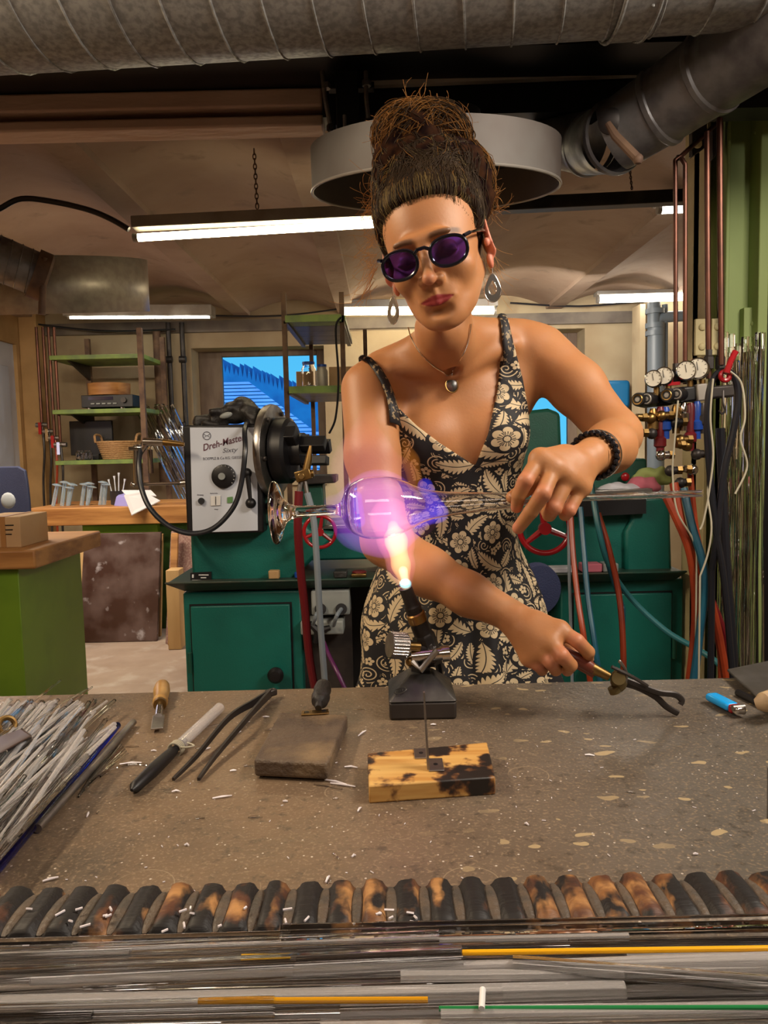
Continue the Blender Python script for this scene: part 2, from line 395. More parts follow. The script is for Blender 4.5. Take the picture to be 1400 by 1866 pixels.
#lamp_tube('tube_light', 'short bright tube end under the left round hood', W(122, 574, 5.6), W(160, 584, 6.1), .02, M['lamp'])
# conduits and cables along the top of the back wall
for i, (x0, y0, x1, y1) in enumerate(((60,590,320,600), (380,575,640,560), (930,552,1180,548))):
    pts = smooth_path([W(x0, y0, 6.85), W((x0+x1)/2, (y0+y1)/2+8, 6.85), W(x1, y1, 6.85)])
    tag(obj('cable', MB().tube(pts, .008, 6), M['blackhose']), ['black cable sagging in the corner left of the shelves', 'black cable over the left window', 'black cable high on the wall right of the woman'][i], 'cable')
pts = smooth_path([W(x, y, 3.1) for x, y in ((-40,400),(0,380),(40,362),(100,368),(160,382),(200,398),(235,418))])
tag(obj('cable', MB().tube(pts, .011, 8), M['blackhose']), 'thick black cable running along the ceiling to the hanging tube light', 'cable')

# main spiral duct
def spiral_duct(name, label, a, b, r, m, pitch, seam=.005, cat='duct'):
    t = thing(name, label, cat, (a+b)/2)
    obj('duct_wall', MB().cyl(a, b, r, n=64, caps=False), m, t)
    d = b-a; L = d.length; x, y, dd = frame(d); pts = []; n = int(L/pitch*28)
    for i in range(n+1):
        an = 2*math.pi*i/28; pts.append(a + dd*(L*i/n) + (x*math.cos(an)+y*math.sin(an))*(r+.001))
    obj('seam', MB().tube(pts, seam*.6, 5), m, t)
    return t
da, db = Vector((-1.55, 1.76, 2.285)), Vector((1.3, 1.60, 2.305))
dt = spiral_duct('ventilation_duct', 'large galvanised spiral duct across the top of the room', da, db, .215, M['galv'], .098)
dd = (db-da).normalized()
for px in (0.045, ):
    for xx in (-.98, .53):
        c = da + dd*((xx-da.x)/dd.x)
        k = MB(); k.lathe([(.216,-.035),(.222,-.035),(.222,.035),(.216,.035)], c, dd, 64, closed=True); k.ring(c-dd*.035, dd, .222, .004, 64); k.ring(c+dd*.035, dd, .222, .004, 64)
        for j in range(10):
            x, y, _ = frame(dd); an = j*.63
            k.ell(c+dd*.02+(x*math.cos(an)+y*math.sin(an))*.222, (.004,.004,.004), 8)
        obj('coupling', k, M['galv'], dt)
# branch duct with damper
P = [W(1460, 20, 1.65), W(1300, 130, 1.86), W(1205, 195, 1.98), W(1120, 250, 2.06), W(1075, 262, 2.25), W(1000, 250, 2.35)]
bt = thing('branch_duct', 'dark galvanised branch duct with elbow running down to the round hood', 'duct', P[2])
rr = [.098, .094, .092, .088, .082, .08]
for i in range(5):
    obj('duct_section', MB().cyl(P[i], P[i+1], rr[i], rr[i+1], 40, False), M['galvdark'], bt)
for i in range(1, 5):
    dcur = (P[i+1]-P[i-1]).normalized(); obj('duct_collar', MB().lathe([(rr[i]+.001,-.012),(rr[i]+.006,-.006),(rr[i]+.006,.006),(rr[i]+.001,.012)], P[i], dcur, 40), M['galvdark'], bt)
h = MB().tube([W(1108, 225, 1.93), W(1122, 248, 1.92), W(1166, 293, 1.90)], [.008,.011,.012], 10); h.ell(W(1163, 290, 1.9), (.013,.013,.013), 10)
obj('handle', h, M['rust'], bt, label='brown wooden lever')
obj('damper_disc', MB().lathe([(0,0),(.03,0),(.03,.012),(.018,.018),(0,.018)], W(1113, 222, 1.98), (-.3,-1,-.2), 20), M['darksteel'], bt)
# round hood above the woman
_n, _f = W(793, 299, 1.80), W(793, 384, 2.44); hc = (_n+_f)/2; HA = Vector((0, -(_f.z-_n.z)/.64, 1)).normalized()
ho = thing('extraction_hood', 'round grey sheet metal hood open at the bottom above the woman', 'hood', hc)
rh = .328
obj('hood_ring', MB().lathe([(rh, 0), (rh, .105), (rh-.004, .105), (rh-.004, 0)], hc, HA, 72, closed=True), mat('dull_hood_sheet', (.15,.14,.13), .6, .2, col2=(.11,.09,.08), nscale=4), ho)
obj('rim_bead', MB().ring(hc, HA, rh, .004, 72, 8), M['sheet'], ho)
obj('hood_lid', MB().lathe([(rh-.003, 0), (.12, .05), (.12, .09)], hc+HA*.100, HA, 48), mat('near_black_sheet', (.02,.018,.018), .7), ho)  # lid in a near-black colour
# left round hood
hc2 = W(105, 540, 3.75)
ho2 = thing('extraction_hood', 'round galvanised hood at the left edge beside the spiral pipe', 'hood', hc2)
mb = MB(); n = 64; vs = []; rh2 = .42
for i in range(n):
    a = 2*math.pi*i/n; x = hc2.x+rh2*math.cos(a); y = hc2.y+rh2*math.sin(a)
    zb = CAMZ + y*(826-574)/1400; vs += [(x, y, zb-.0), (x, y, zb+.245)]
mb.add(vs, [(2*i, 2*((i+1) % n), 2*((i+1) % n)+1, 2*i+1) for i in range(n)])
o = obj('hood_ring', mb, mat('brushed_galvanised', (.42,.39,.34), .42, .5, col2=(.34,.31,.27), nscale=30), ho2); sm = o.modifiers.new('thick', 'SOLIDIFY'); sm.thickness = .004
vs2 = [v for k, v in enumerate(vs) if k % 2]
obj('hood_lid', MB().add(vs2+[Vector((hc2.x, hc2.y, sum(v[2] for v in vs2)/len(vs2)+.01))], [(i, (i+1) % n, n) for i in range(n)]), M['galvdark'], ho2)
sa, sb = W(-160, 405, 3.0), W(60, 497, 3.2)
sd = spiral_duct('spiral_pipe', 'thin spiral duct entering the picture at the left edge', sa, sb, .088, M['galvdark'], .04, .004)
k = MB(); k.lathe([(.1,0),(.1,.05),(.085,.06)], W(60,497,3.2), (sb-sa).normalized(), 32); k.cyl(W(80,470,3.15), W(76,573,3.15), .014); obj('pipe_coupling', k, M['rust'], sd, label='brown collar with hanging rod')
# black clamp bracket under the beam
cb = thing('beam_clamp', 'black steel beam clamp with two bright eye bolts above the bun', 'clamp', W(628, 160, 2.1))
mb = MB(); Y = 2.1
mb.pbox(614, 652, 130, 235, Y, .03); mb.pbox(598, 682, 148, 162, Y+.03, .03); mb.pbox(600, 684, 205, 228, Y+.02, .03); mb.pbox(630, 646, 228, 298, Y-.01, .02)
obj('bracket', mb, M['black'], cb, .002)
for a, b, c, d2 in ((587,130,604,238), (667,130,672,228), (628,210,634,285)):
    r = .006 if a != 628 else .005
    obj('eye_bolt', MB().tube([W(a, b, Y-.03), W((a+c)/2-2, (b+d2)/2, Y-.03), W(c, d2, Y-.03)], r, 8), M['steel'], cb)
    if a != 628:
        obj('nut', MB().lathe([(0,0),(.012,0),(.012,.014),(0,.014)], W((a+c)/2-1, (b+d2)/2-22, Y-.03), (0,0,1), 6), M['steel'], cb)
        obj('nut', MB().lathe([(0,0),(.012,0),(.012,.014),(0,.014)], W(c, d2, Y-.03), (0,0,1), 6), M['darksteel'], cb)
# bar to the right of the bracket
tag(obj('steel_bar', MB().tube([W(672, 152, 2.2), W(1168, 132, 2.2)], .014, 8), M['sheet']), 'round steel bar under the dark beam right of the clamp', 'bar')
# ================================================================ BACK LEFT: shelves, bench, chair
def zpx(px, py, Y): return W(px, py, Y).z
def xpx(px, py, Y): return W(px, py, Y).x
Y = 6.25
xl, xr = xpx(92, 700, Y), xpx(262, 700, Y)
su = thing('shelf_unit', 'wall shelves with three green boards at the back left', 'shelf', ((xl+xr)/2, Y, 0))
shz = [zpx(175, 646, Y), zpx(180, 745, Y), zpx(185, 838, Y)]
for z in shz: obj('shelf_board', MB().box(xl, xr, Y, Y+.55, z-.035, z), M['shelfgreen'], su, .003)
for x, y in ((xr-.03, Y-.03), (xr-.0, Y+.5), (xl+.1, Y+.5)):
    obj('upright', MB().box(x, x+.04, y, y+.04, 0, zpx(260, 598, Y)), M['rust'], su)
for z in shz[:2]: obj('bracket', MB().prism([(xl+.12, Y+.05, z-.035), (xl+.12, Y+.5, z-.035), (xl+.12, Y+.5, z-.16)], (.02,0,0)), M['darksteel'], su)
# on the shelves
z = shz[1]
r0, r1 = xpx(143, 735, Y), xpx(238, 735, Y)
ra_ = thing('stereo_receiver', 'black stereo receiver on the middle green shelf', 'stereo', ((r0+r1)/2, Y+.2, z))
obj('case', MB().box(r0, r1, Y+.06, Y+.36, z+.015, z+.115), M['black'], ra_, .004)
obj('display', MB().box(r0+.06, r1-.16, Y+.055, Y+.062, z+.075, z+.10), mat('smoked_display', (.02,.02,.05), .1), ra_)
obj('volume_knob', MB().cyl((r1-.07, Y+.06, z+.07), (r1-.07, Y+.035, z+.07), .022), M['darksteel'], ra_)
for k in range(5): obj('button', MB().box(r0+.08+k*.045, r0+.11+k*.045, Y+.05, Y+.06, z+.04, z+.05), M['grey'], ra_)
for x in (r0+.05, r1-.1): obj('foot', MB().cyl((x, Y+.1, z), (x, Y+.1, z+.015), .02), M['chrome'], ra_)
bx = xpx(183, 700, Y); bo = thing('wooden_bowl', 'wide round wooden box standing on the stereo receiver', 'bowl', (bx, Y+.2, z+.115))
obj('bowl_wall', MB().lathe([(0,.003),(.165,.003),(.17,.10),(.16,.10),(.155,.012),(0,.012)], (bx, Y+.2, z+.115), n=40), M['wood'], bo)
z = shz[2]
m0, m1 = xpx(100, 800, Y), xpx(181, 800, Y)
mo = thing('flat_monitor', 'black flat screen at the back of the lowest green shelf', 'screen', ((m0+m1)/2, Y+.3, z))
obj('screen_panel', MB().box(m0, m1, Y+.3, Y+.34, z+.04, z+.33), M['black'], mo, .006); obj('stand', MB().box(m0+.1, m1-.1, Y+.24, Y+.4, z, z+.05), M['black'], mo, .004)
bx = xpx(202, 820, Y); ba = thing('wicker_basket', 'round wicker basket on the lowest green shelf', 'basket', (bx, Y+.2, z))
for k in range(9):
    t = k/8; obj('coil', MB().ring((bx, Y+.2, z+.01+k*.0165), (0,0,1), .125+.045*t, .011, 40, 8), M['wicker'], ba)
obj('basket_base', MB().cyl((bx, Y+.2, z), (bx, Y+.2, z+.012), .125, n=32), M['wicker'], ba)
for sx in (-1, 1):
    obj('handle', MB().tube(smooth_path([(bx+sx*.165, Y+.12, z+.14), (bx+sx*.175, Y+.14, z+.20), (bx+sx*.175, Y+.26, z+.20), (bx+sx*.165, Y+.28, z+.14)]), .01, 8), M['wicker'], ba)
for k in range(7):
    obj('rag_bundle', MB().ell((bx-.09+.03*k, Y+.2+.03*(k % 2), z+.15), (.035,.04,.025), 10), M['glove'], ba) if k < 1 else None
for i, px in enumerate((136, 150)):
    x = xpx(px, 830, Y)
    o = obj('glass_jar', MB().lathe([(0,.0),(.035,0),(.038,.02),(.036,.06),(.025,.07),(.026,.08),(.022,.08),(.022,.07),(.033,.06),(.034,.01),(0,.008)], (x, Y+.12, z), n=20), M['glass']); tag(o, ['small glass jar left on the lowest shelf', 'small glass jar nearest the wicker basket'][i], 'jar')
# pipes on the back wall
for i, (px, y0, y1) in enumerate(((285, 600, 880), (306, 588, 880), (331, 588, 880))):
    a, b = W(px, y0, 6.9), W(px+5, y1, 6.9); b.x = a.x
    t = thing('wall_pipe', ['thick dark pipe on the back wall by the shelf post', 'middle black pipe left of the window', 'black pipe nearest the left window'][i], 'pipe', b)
    obj('pipe', MB().tube([a, b], (.035, .022, .022)[i], 12), M['darksteel'] if i else M['rust'], t)
    if i:
        for yy in (655, 775): obj('pipe_clamp', MB().cyl(W(px-4, yy, 6.88), W(px+8, yy, 6.88), .03), M['darksteel'], t)
# copper pipes and taps in the left corner
for i, px in enumerate((66, 78, 88, 98)):
    a, b = W(px, 596, 6.6-.1*i), W(px+12, 770+i*12, 6.6-.1*i); b.x = a.x
    t = thing('gas_pipe', ['first thin gas pipe beside the left doorway', 'second thin gas pipe from the left doorway', 'third thin gas pipe from the left doorway', 'thin gas pipe nearest the left shelves'][i], 'pipe', b)
    obj('pipe', MB().tube([a, b], .013, 8), M['copper'], t)
    obj('valve_body', MB().cyl(b+Vector((-.05,0,-.02)), b+Vector((.05,0,-.02)), .02), M['steel'], t)
    obj('valve_lever', MB().box(b.x-.012, b.x+.012, b.y-.05, b.y-.03, b.z-.10, b.z-.0), M['red'] if i % 2 == 0 else M['chrome'], t)
    obj('drop_hose', MB().tube(smooth_path([b, b+Vector((.02,-.03,-.25)), b+Vector((-.02,0,-.6)), Vector((b.x-.02, b.y, .01))]), .01, 8), M['orangehose'] if i == 2 else M['darksteel'], t)
# workbench at the back left
Y = 5.25; bx0, bx1 = xpx(46, 940, Y), xpx(300, 940, Y); bt_, bb_ = zpx(170, 925, Y), zpx(170, 957, Y)
wb = thing('workbench', 'long workbench with thick burnt wooden edge and green frame at the back left', 'workbench', ((bx0+bx1)/2, Y+.3, 0))
nb = 4
for k in range(nb):
    obj('plank', MB().box(bx0, xpx(345, 940, Y), Y+k*.19, Y+k*.19+.185, bb_, bt_), M['wood'], wb, .004)
g0, g1 = xpx(146, 960, Y), xpx(284, 960, Y)
obj('leg_frame', MB().box(g0, g1, Y+.04, Y+.5, bb_-.09, bb_), M['green'], wb); obj('side_panel', MB().box(g1-.06, g1+.25, Y+.1, Y+.5, 0, bb_), mat('deep_green_paint', (.05,.13,.02), .5, col2=(.03,.09,.015)), wb)
obj('leg', MB().box(g0-.0, g0+.06, Y+.3, Y+.36, 0, bb_), M['green'], wb)
# slab and boards leaning against it
def lean(name, label, cat, x0, x1, y0, y1, Yb, m, tilt=.16, th=.03):
    a = W(x0, y1, Yb); b = W(x1, y0, Yb); a.z = max(a.z, .0)
    o = obj(name, MB().hexa([(a.x,Yb,.002),(b.x,Yb,.002),(b.x,Yb+th,.002),(a.x,Yb+th,.002),(a.x,Yb+tilt,b.z),(b.x,Yb+tilt,b.z),(b.x,Yb+tilt+th,b.z),(a.x,Yb+tilt+th,b.z)]), m, None, .003); return tag(o, label, cat)
lean('wood_board', 'narrow light wooden board behind the left edge of the brown slab', 'board', 127, 150, 980, 1136, 5.08, M['woodlight'])
lean('stone_slab', 'dark stained brown slab leaning against the back workbench', 'slab', 141, 277, 976, 1140, 4.98, M['slab'], .2, .035)
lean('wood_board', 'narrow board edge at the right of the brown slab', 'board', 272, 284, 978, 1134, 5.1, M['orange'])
lean('wood_block', 'pale upright timber offcut beside the green machine cabinet', 'board', 304, 324, 1040, 1122, 4.75, M['woodlight'], .02, .12)
lean('perforated_board', 'reddish perforated board with wooden edge left of the green machine', 'board', 296, 344, 975, 1060, 4.9, M['pinkboard'], .25)
lean('wood_batten', 'brown batten leaning on the perforated board', 'board', 300, 309, 978, 1060, 4.86, M['wood'], .2)
# glass stems in a rack, tubs and papers on that bench
st = []
for i, (px, py) in enumerate(((104,885),(118,880),(127,890),(132,884),(154,884),(163,882),(167,888),(188,880),(193,884))):
    b_ = W(px-7+2*(i % 3), 926, 5.5); t_ = W(px, py, 5.5); b_.z = bt_
    t = thing('goblet_blank', ['leftmost', 'second', 'third', 'fourth', 'fifth', 'sixth', 'seventh', 'eighth', 'last'][i]+' goblet blank standing upside down on the back workbench, counted from the left', 'glassware', b_, 'glass stems on the back workbench')
    obj('stem', MB().tube([b_, t_], .014, 8), M['bluerod'], t); obj('foot', MB().lathe([(0,0),(.034,0),(.036,.005),(.012,.014),(0,.014)], t_, (t_-b_).normalized()*1, 18), M['bluerod'], t)
bk = W(215, 926, 5.5); bk.z = bt_
tb = thing('brush_tub', 'dark tub of brushes on the back workbench', 'tub', bk)
obj('tub_wall', MB().lathe([(0,0),(.045,0),(.05,.10),(.046,.10),(.04,.006),(0,.006)], bk, n=20), M['darksteel'], tb)
for k in range(4):
    d = Vector((.02*(k-1.5), .01*(k % 2), .15+.02*(k % 3))); p = bk+Vector((.015*(k-1.5), 0, .01))
    tag(obj('brush', MB().tube([p, p+d, p+d*1.15], [.004,.004,.009], 8), M['white']), ['leftmost pale brush in the dark tub','second pale brush in the dark tub','third pale brush in the dark tub','rightmost pale brush in the dark tub'][k], 'brush')
pa = W(225, 930, 5.25); 
o = obj('lilac_tray', MB().hexa([W(207,925,5.4),W(232,930,5.3),W(262,915,5.5),W(222,905,5.6),W(212,905,5.4),W(234,903,5.3),W(265,896,5.5),W(224,894,5.6)]), M['lilac'], None, .004); tag(o, 'lilac plastic tray on the back workbench', 'tray')
o = obj('note_sheet', MB().prism([W(226,902,5.2),W(262,896,5.35),W(292,912,5.35),W(240,938,5.12)], (0,0,-.006)), M['paper']); tag(o, 'white sheet of paper hanging over the workbench edge', 'paper')
o = obj('note_sheet', MB().prism([W(222,893,5.4),W(275,893,5.45),W(285,903,5.4),W(230,902,5.3)], (0,0,-.006)), M['paper']); tag(o, 'white sheet lying flat behind the hanging sheet', 'paper')
# bundle of glass tubes leaning in the corner
for i in range(16):
    k = i/15; a = W(250+60*k+random.uniform(-6,6), 742+random.uniform(-6,10), 6.7); b = W(345+70*k, 945+20*k, 6.1)
    b = a+(b-a)*1.15
    tag(obj('glass_tube', MB().tube([a, b], .014, 8), M['glass']), 'long glass tube leaning against the back wall by the shelves', 'tube', 'glass tubes leaning by the shelves')
# bin
bc = W(66, 1080, 5.6); bc.z = 0
bi = thing('waste_bin', 'round blue waste bin under the back workbench', 'bin', bc)
obj('bin_wall', MB().lathe([(0,0),(.10,0),(.115,.01),(.135,.43),(.143,.44),(.128,.44),(.11,.02),(0,.02)], bc, n=32), M['bin'], bi)
# office chair
Y = 4.7; cx = xpx(14, 900, Y)
ch = thing('office_chair', 'dark blue mesh office chair at the left edge', 'chair', (cx-.1, Y, 0))
bz0, bz1 = zpx(14, 1000, Y), zpx(14, 850, Y)
mb = MB(); nx, nz = 8, 8; vs = []; 
for s_ in (0, 1):
    for j in range(nz+1):
        for i in range(nx+1):
            u = i/nx*2-1; v = j/nz; w_ = .235*(1-.10*v**4) if v > .1 else .2
            vs.append((cx-.09+u*w_, Y+.0-.05*u*u+.03*v+s_*.03, bz0+(bz1-bz0)*(v if abs(u) < .9 else v*.93+.02)))
fs = []; q = (nx+1)*(nz+1)
for j in range(nz):
    for i in range(nx):
        a = j*(nx+1)+i; fs.append((a, a+1, a+nx+2, a+nx+1)); fs.append((q+a+1, q+a, q+a+nx+1, q+a+nx+2))
for i in range(nx): fs.append((i+1, i, q+i, q+i+1)); a = nz*(nx+1)+i; fs.append((a, a+1, q+a+1, q+a))
for j in range(nz): a = j*(nx+1); fs.append((a, a+nx+1, q+a+nx+1, q+a)); a += nx; fs.append((a+nx+1, a, q+a, q+a+nx+1))
obj('backrest', mb.add(vs, fs), M['navy'], ch, .008)
obj('worn_patch', MB().ell((cx+.03, Y-.06, bz0+.30), (.045,.012,.05), 14), mat('pale_mesh_patch', (.30,.33,.38), .9), ch)
obj('seat', MB().box(cx-.32, cx+.12, Y-.45, Y-.02, .44, .50), M['navy'], ch, .03)
obj('back_bracket', MB().tube(smooth_path([(cx-.05, Y+.03, bz0+.1), (cx-.02, Y+.06, .5), (cx-.08, Y-.15, .43)]), .025, 8), M['black'], ch)
obj('gas_column', MB().cyl((cx-.1, Y-.22, .1), (cx-.1, Y-.22, .44), .028), M['black'], ch)
for k in range(5):
    a = k*2*math.pi/5+.05; d = Vector((math.cos(a), math.sin(a), 0)); c = Vector((cx-.1, Y-.22, .11))
    obj('base_arm', MB().tube([c, c+d*.3-Vector((0,0,.035))], [.03,.018], 8), M['black'], ch)
    e = c+d*.3; e.z = .028; n_ = d.cross(Vector((0,0,1)))
    obj('castor', MB().cyl(e-n_*.022, e+n_*.022, .028), M['black'], ch)
# front left green bench with box
Y = 2.95; a = W(66, 1040, Y)
ftop = zpx(20, 985, 3.3)
fb = thing('side_workbench', 'green panelled workbench with wooden top cut off by the left edge', 'workbench', (a.x-.5, Y+.3, 0))
z1 = zpx(30, 1003, Y); z0 = zpx(30, 1038, Y); x1 = xpx(64, 1020, Y)
obj('worktop', MB().box(x1-1.1, x1, Y, Y+.7, z0, z1), M['wood'], fb, .008)
obj('end_panel', MB().box(x1-1.06, xpx(37, 1100, Y+.04), Y+.04, Y+.66, 0, z0), M['green'], fb, .003)
cb_ = thing('cardboard_box', 'small cardboard box with brown tape on the left workbench', 'box', (xpx(5, 980, 3.05), 3.15, z1))
x0 = xpx(-45, 980, 3.05); x1 = xpx(38, 980, 3.05); zt = zpx(20, 942, 3.05)
obj('carton', MB().box(x0, x1, 3.05, 3.3, z1, zt), M['cardboard'], cb_, .002); obj('tape_strip', MB().box(xpx(2,980,3.05), xpx(11,980,3.05), 3.047, 3.305, z1+.001, zt+.002), M['tape'], cb_)
for k in range(3): obj('print_mark', MB().box(x1-.06, x1-.025-.005*k, 3.0475, 3.051, zt-.035-.018*k, zt-.031-.018*k), M['black'], cb_)

# ================================================================ SHELF TOWER right of the window (welded bars)
Y = 3.9
tw = thing('bar_shelf_tower', 'rusty bar shelf tower with two green shelves right of the left window', 'shelf', (xpx(590,700,Y), Y+.3, 0))
for px, y0, yy in ((516, 533, Y), (622, 532, Y), (566, 600, Y+.9), (665, 600, Y+.9)):
    a = W(px, y0, yy); obj('upright', MB().box(a.x-.012, a.x+.012, yy, yy+.024, 0, a.z), M['rust'], tw)
for (y0, pxs) in ((577, (520, 622)), (706, (527, 622))):
    a = W(pxs[0], y0, Y); b = W(pxs[1], y0, Y); z = a.z
    n = 5
    for k in range(n):
        q = Y+k*.18; obj('shelf_strip', MB().box(a.x, b.x+.02, q, q+.175, z-.022, z), M['darksteel'] if k else M['shelfgreen'], tw)
    obj('front_lip', MB().box(a.x, b.x, Y-.012, Y, z-.03, z+.004), M['shelfgreen'], tw)
    for x in (a.x, b.x): obj('side_rail', MB().box(x-.01, x+.012, Y, Y+.9, z-.035, z-.02), M['darksteel'], tw)
z = zpx(570, 702, Y)
for i, (px, w_, h_) in enumerate(((563, .038, .115), (587, .03, .10))):
    c = Vector((xpx(px, 690, Y+.1), Y+.1, z))
    j = thing('storage_jar', ['larger glass jar with blue lid on the tower shelf', 'smaller jar with blue lid on the tower shelf'][i], 'jar', c)
    obj('jar_body', MB().lathe([(0,0),(w_,0),(w_,h_*.8),(w_*.8,h_*.9),(w_*.8,h_),(w_*.7,h_),(w_*.7,h_*.88),(w_*.9,h_*.78),(w_*.9,.006),(0,.006)], c, n=20), M['glass'] if i == 0 else M['sheet'], j)
    obj('lid', MB().cyl(c+Vector((0,0,h_)), c+Vector((0,0,h_+.012)), w_*.85), M['blueaccent'], j)
c0 = xpx(540, 690, Y+.2)
tag(obj('carton', MB().box(c0, c0+.1, Y+.2, Y+.32, z, z+.09), M['cardboard'], None, .002), 'small brown carton left on the tower shelf', 'box')
c0 = xpx(600, 690, Y+.2)
tag(obj('carton', MB().box(c0, c0+.13, Y+.2, Y+.4, z, z+.11), M['cardboard'], None, .002), 'brown carton behind the smaller jar on the tower shelf', 'box')
tag(obj('cable', MB().tube(smooth_path([W(622,578,3.85),W(612,600,3.85),(W(617,690,3.85)),W(612,760,3.85),W(600,790,3.85)]), .006, 6), M['blackhose']), 'thin cable hanging from the tower shelf', 'cable')

# ================================================================ THE GLASS LATHE
YL = 2.62
la = thing('glass_lathe', 'teal glass blowing lathe with white control panel and two cabinets behind the woman', 'machine', (0, YL+.3, 0))
def cab(x0, x1, y0, Yf, dep, dx0, dx1, hinge_left):
    c = obj('cabinet', MB().box(xpx(x0, y0, Yf), xpx(x1, y0, Yf), Yf, Yf+dep, .02, zpx((x0+x1)/2, y0, Yf)), M['teal'], la, .006)
    a, b = xpx(dx0, y0+30, Yf), xpx(dx1, y0+30, Yf); zt = zpx((x0+x1)/2, y0+24, Yf)
    obj('recess', MB().box(a-.006, b+.006, Yf-.002, Yf, .07, zt+.006), M['black'], c)
    obj('door', MB().box(a, b, Yf-.016, Yf-.002, .076, zt), M['teal'], c, .003)
    hx = a-.008 if hinge_left else b+.008; kx = b-.05 if hinge_left else a+.05
    zz = zt-.16
    obj('hinge', MB().cyl((hx, Yf-.02, zz-.07), (hx, Yf-.02, zz+.0), .008), M['teald'], c)
    kz = zpx(500, 1222, Yf)
    obj('knob', MB().lathe([(0,0),(.012,0),(.012,.02),(.026,.03),(.028,.045),(.018,.058),(0,.06)], (kx, Yf-.016, kz), (0,-1,0), 20), M['black'], c)
    return c
cab(333, 548, 1078, YL, .5, 349, 529, True)
cab(1022, 1246, 1057, YL+.02, .5, 1045, 1222, False)
obj('dark_backing', MB().box(xpx(548,1100,YL), xpx(1022,1100,YL), YL+.44, YL+.46, .02, zpx(780,1080,YL)), M['black'], la)  # black plate added to darken the space under the lathe
# chip tray: sloping rim along both cabinets
def tray(x0, x1, yt, yb, Yf):
    a, b = W(x0, yt, Yf-.06), W(x1, yt, Yf-.06); z1_, z0_ = a.z*.5+b.z*.5, zpx((x0+x1)/2, yb, Yf-.02)
    mb = MB().hexa([(a.x+.05,Yf-.01,z0_),(b.x-.02,Yf-.01,z0_),(b.x-.02,Yf+.6,z0_),(a.x+.05,Yf+.6,z0_),(a.x,Yf-.06,z1_),(b.x,Yf-.06,z1_),(b.x,Yf+.65,z1_),(a.x,Yf+.65,z1_)])
    mb.box(a.x, b.x, Yf-.064, Yf-.054, z1_, z1_+.006); return obj('chip_tray', mb, M['teald'], la, .002), z1_
tr, tz = tray(300, 1252, 1054, 1068, YL)
tr.data.materials[0] = mat('worn_dark_green_tray', (.010,.055,.04), .45, col2=(.05,.05,.035), nscale=5)
# headstock casting
def pp(pts, Yf, dep): 
    mb = MB(); mb.prism([W(x, y, Yf) for x, y in pts], (0, dep, 0)); return mb
obj('headstock_casting', pp([(350,1060),(346,965),(352,950),(520,945),(560,950),(562,965),(612,972),(600,990),(560,1030),(530,1062)], YL+.02, .38), M['teal'], la, .012)
obj('bed', pp([(540,972),(960,960),(960,1012),(560,1022)], YL+.10, .22), M['teal'], la, .008)
obj('bed', pp([(955,912),(1185,902),(1185,1046),(955,1052)], YL+.06, .34), M['teal'], la, .01)
obj('bed_rail', pp([(560,958),(1000,944),(1000,952),(560,966)], YL+.07, .28), M['steel'], la, .003)
obj('bed_rail', pp([(960,898),(1190,890),(1190,902),(960,910)], YL+.02, .4), M['steel'], la, .003)
obj('end_casting', pp([(1150,908),(1222,903),(1226,1044),(1140,1050),(1140,968),(1150,950)], YL+.03, .4), M['teal'], la, .012)
obj('shadow_strip', pp([(1050,915),(1178,908),(1178,936),(1050,942)], YL+.0, .03), M['black'], la)  # black strip stands in for the shade in the bed gap
# name plate (white print on black)
npl = obj('name_plate', pp([(347,1044),(385,1042),(385,1061),(347,1063)], YL+.012, .01), M['black'], la)
wp = mat('white_print', (.7,.7,.7), .6)
for k, (y, x0, x1) in enumerate(((1047,362,380),(1052,366,376),(1057,350,382),(1047,350,353))):
    obj('print_line', pp([(x0,y),(x1,y),(x1,y+1.6 if k < 3 else y+6),(x0,y+1.6 if k < 3 else y+6)], YL+.010, .002), wp, npl)
# small brown cork block and tools on tray
ck = W(502, 1050, YL+.0)
tag(obj('cork_block', MB().box(ck.x-.018, ck.x+.018, YL-.04, YL-.008, tz+.006, tz+.034), M['woodlight'], None, .003), 'small cork block on the edge of the lathe tray', 'block')
# control panel box
pb = obj('control_box', MB().pbox(341, 474, 772, 974, YL-.06, .24), M['black'], la, .006)
YP = YL-.064
obj('panel_plate', pp([(346,779),(468,779),(470,967),(351,971)], YP, .004), M['white'], pb, .001)
obj('speed_dial', MB().lathe([(0,0),(.04,0),(.039,.010),(.030,.014),(.0,.014)], W(408, 868, YP), (0,-1,0), 40), M['black'], pb)
obj('dial_cap', MB().cyl(W(404,868,YP-.013), W(404,868,YP-.022), .0115, n=24), M['grey'], pb)
for k in range(14):
    a = R(-130+k*20); c = W(408, 868, YP-.0115)+Vector((math.sin(a)*.034, 0, math.cos(a)*.034))
    obj('dial_mark', MB().obox(c, (.0012,.001,.005), Matrix.Rotation(a, 3, 'Y')), wp, pb)
obj('push_button', MB().cyl(W(367,913,YP), W(367,913,YP-.01), .011, n=20), M['black'], pb)
obj('rocker_switch', pp([(384,904),(402,903),(402,921),(384,922)], YP-.004, .006), wp, pb, .001)
obj('switch_gap', pp([(392.5,905),(393.5,905),(393.5,920),(392.5,920)], YP-.006, .003), M['black'], pb)
obj('indicator', pp([(414,906),(424,905),(424,916),(414,917)], YP-.004, .006), mat('green_indicator', (.12,.25,.10), .3), pb, .001)
o = obj('crank_lever', MB().tube([W(451,862,YP-.025), W(457,918,YP-.025)], [.009,.006], 10).ell(W(450,862,YP-.02), (.017,.017,.017)).ell(W(457,917,YP-.02), (.018,.018,.018)), M['black'], pb)
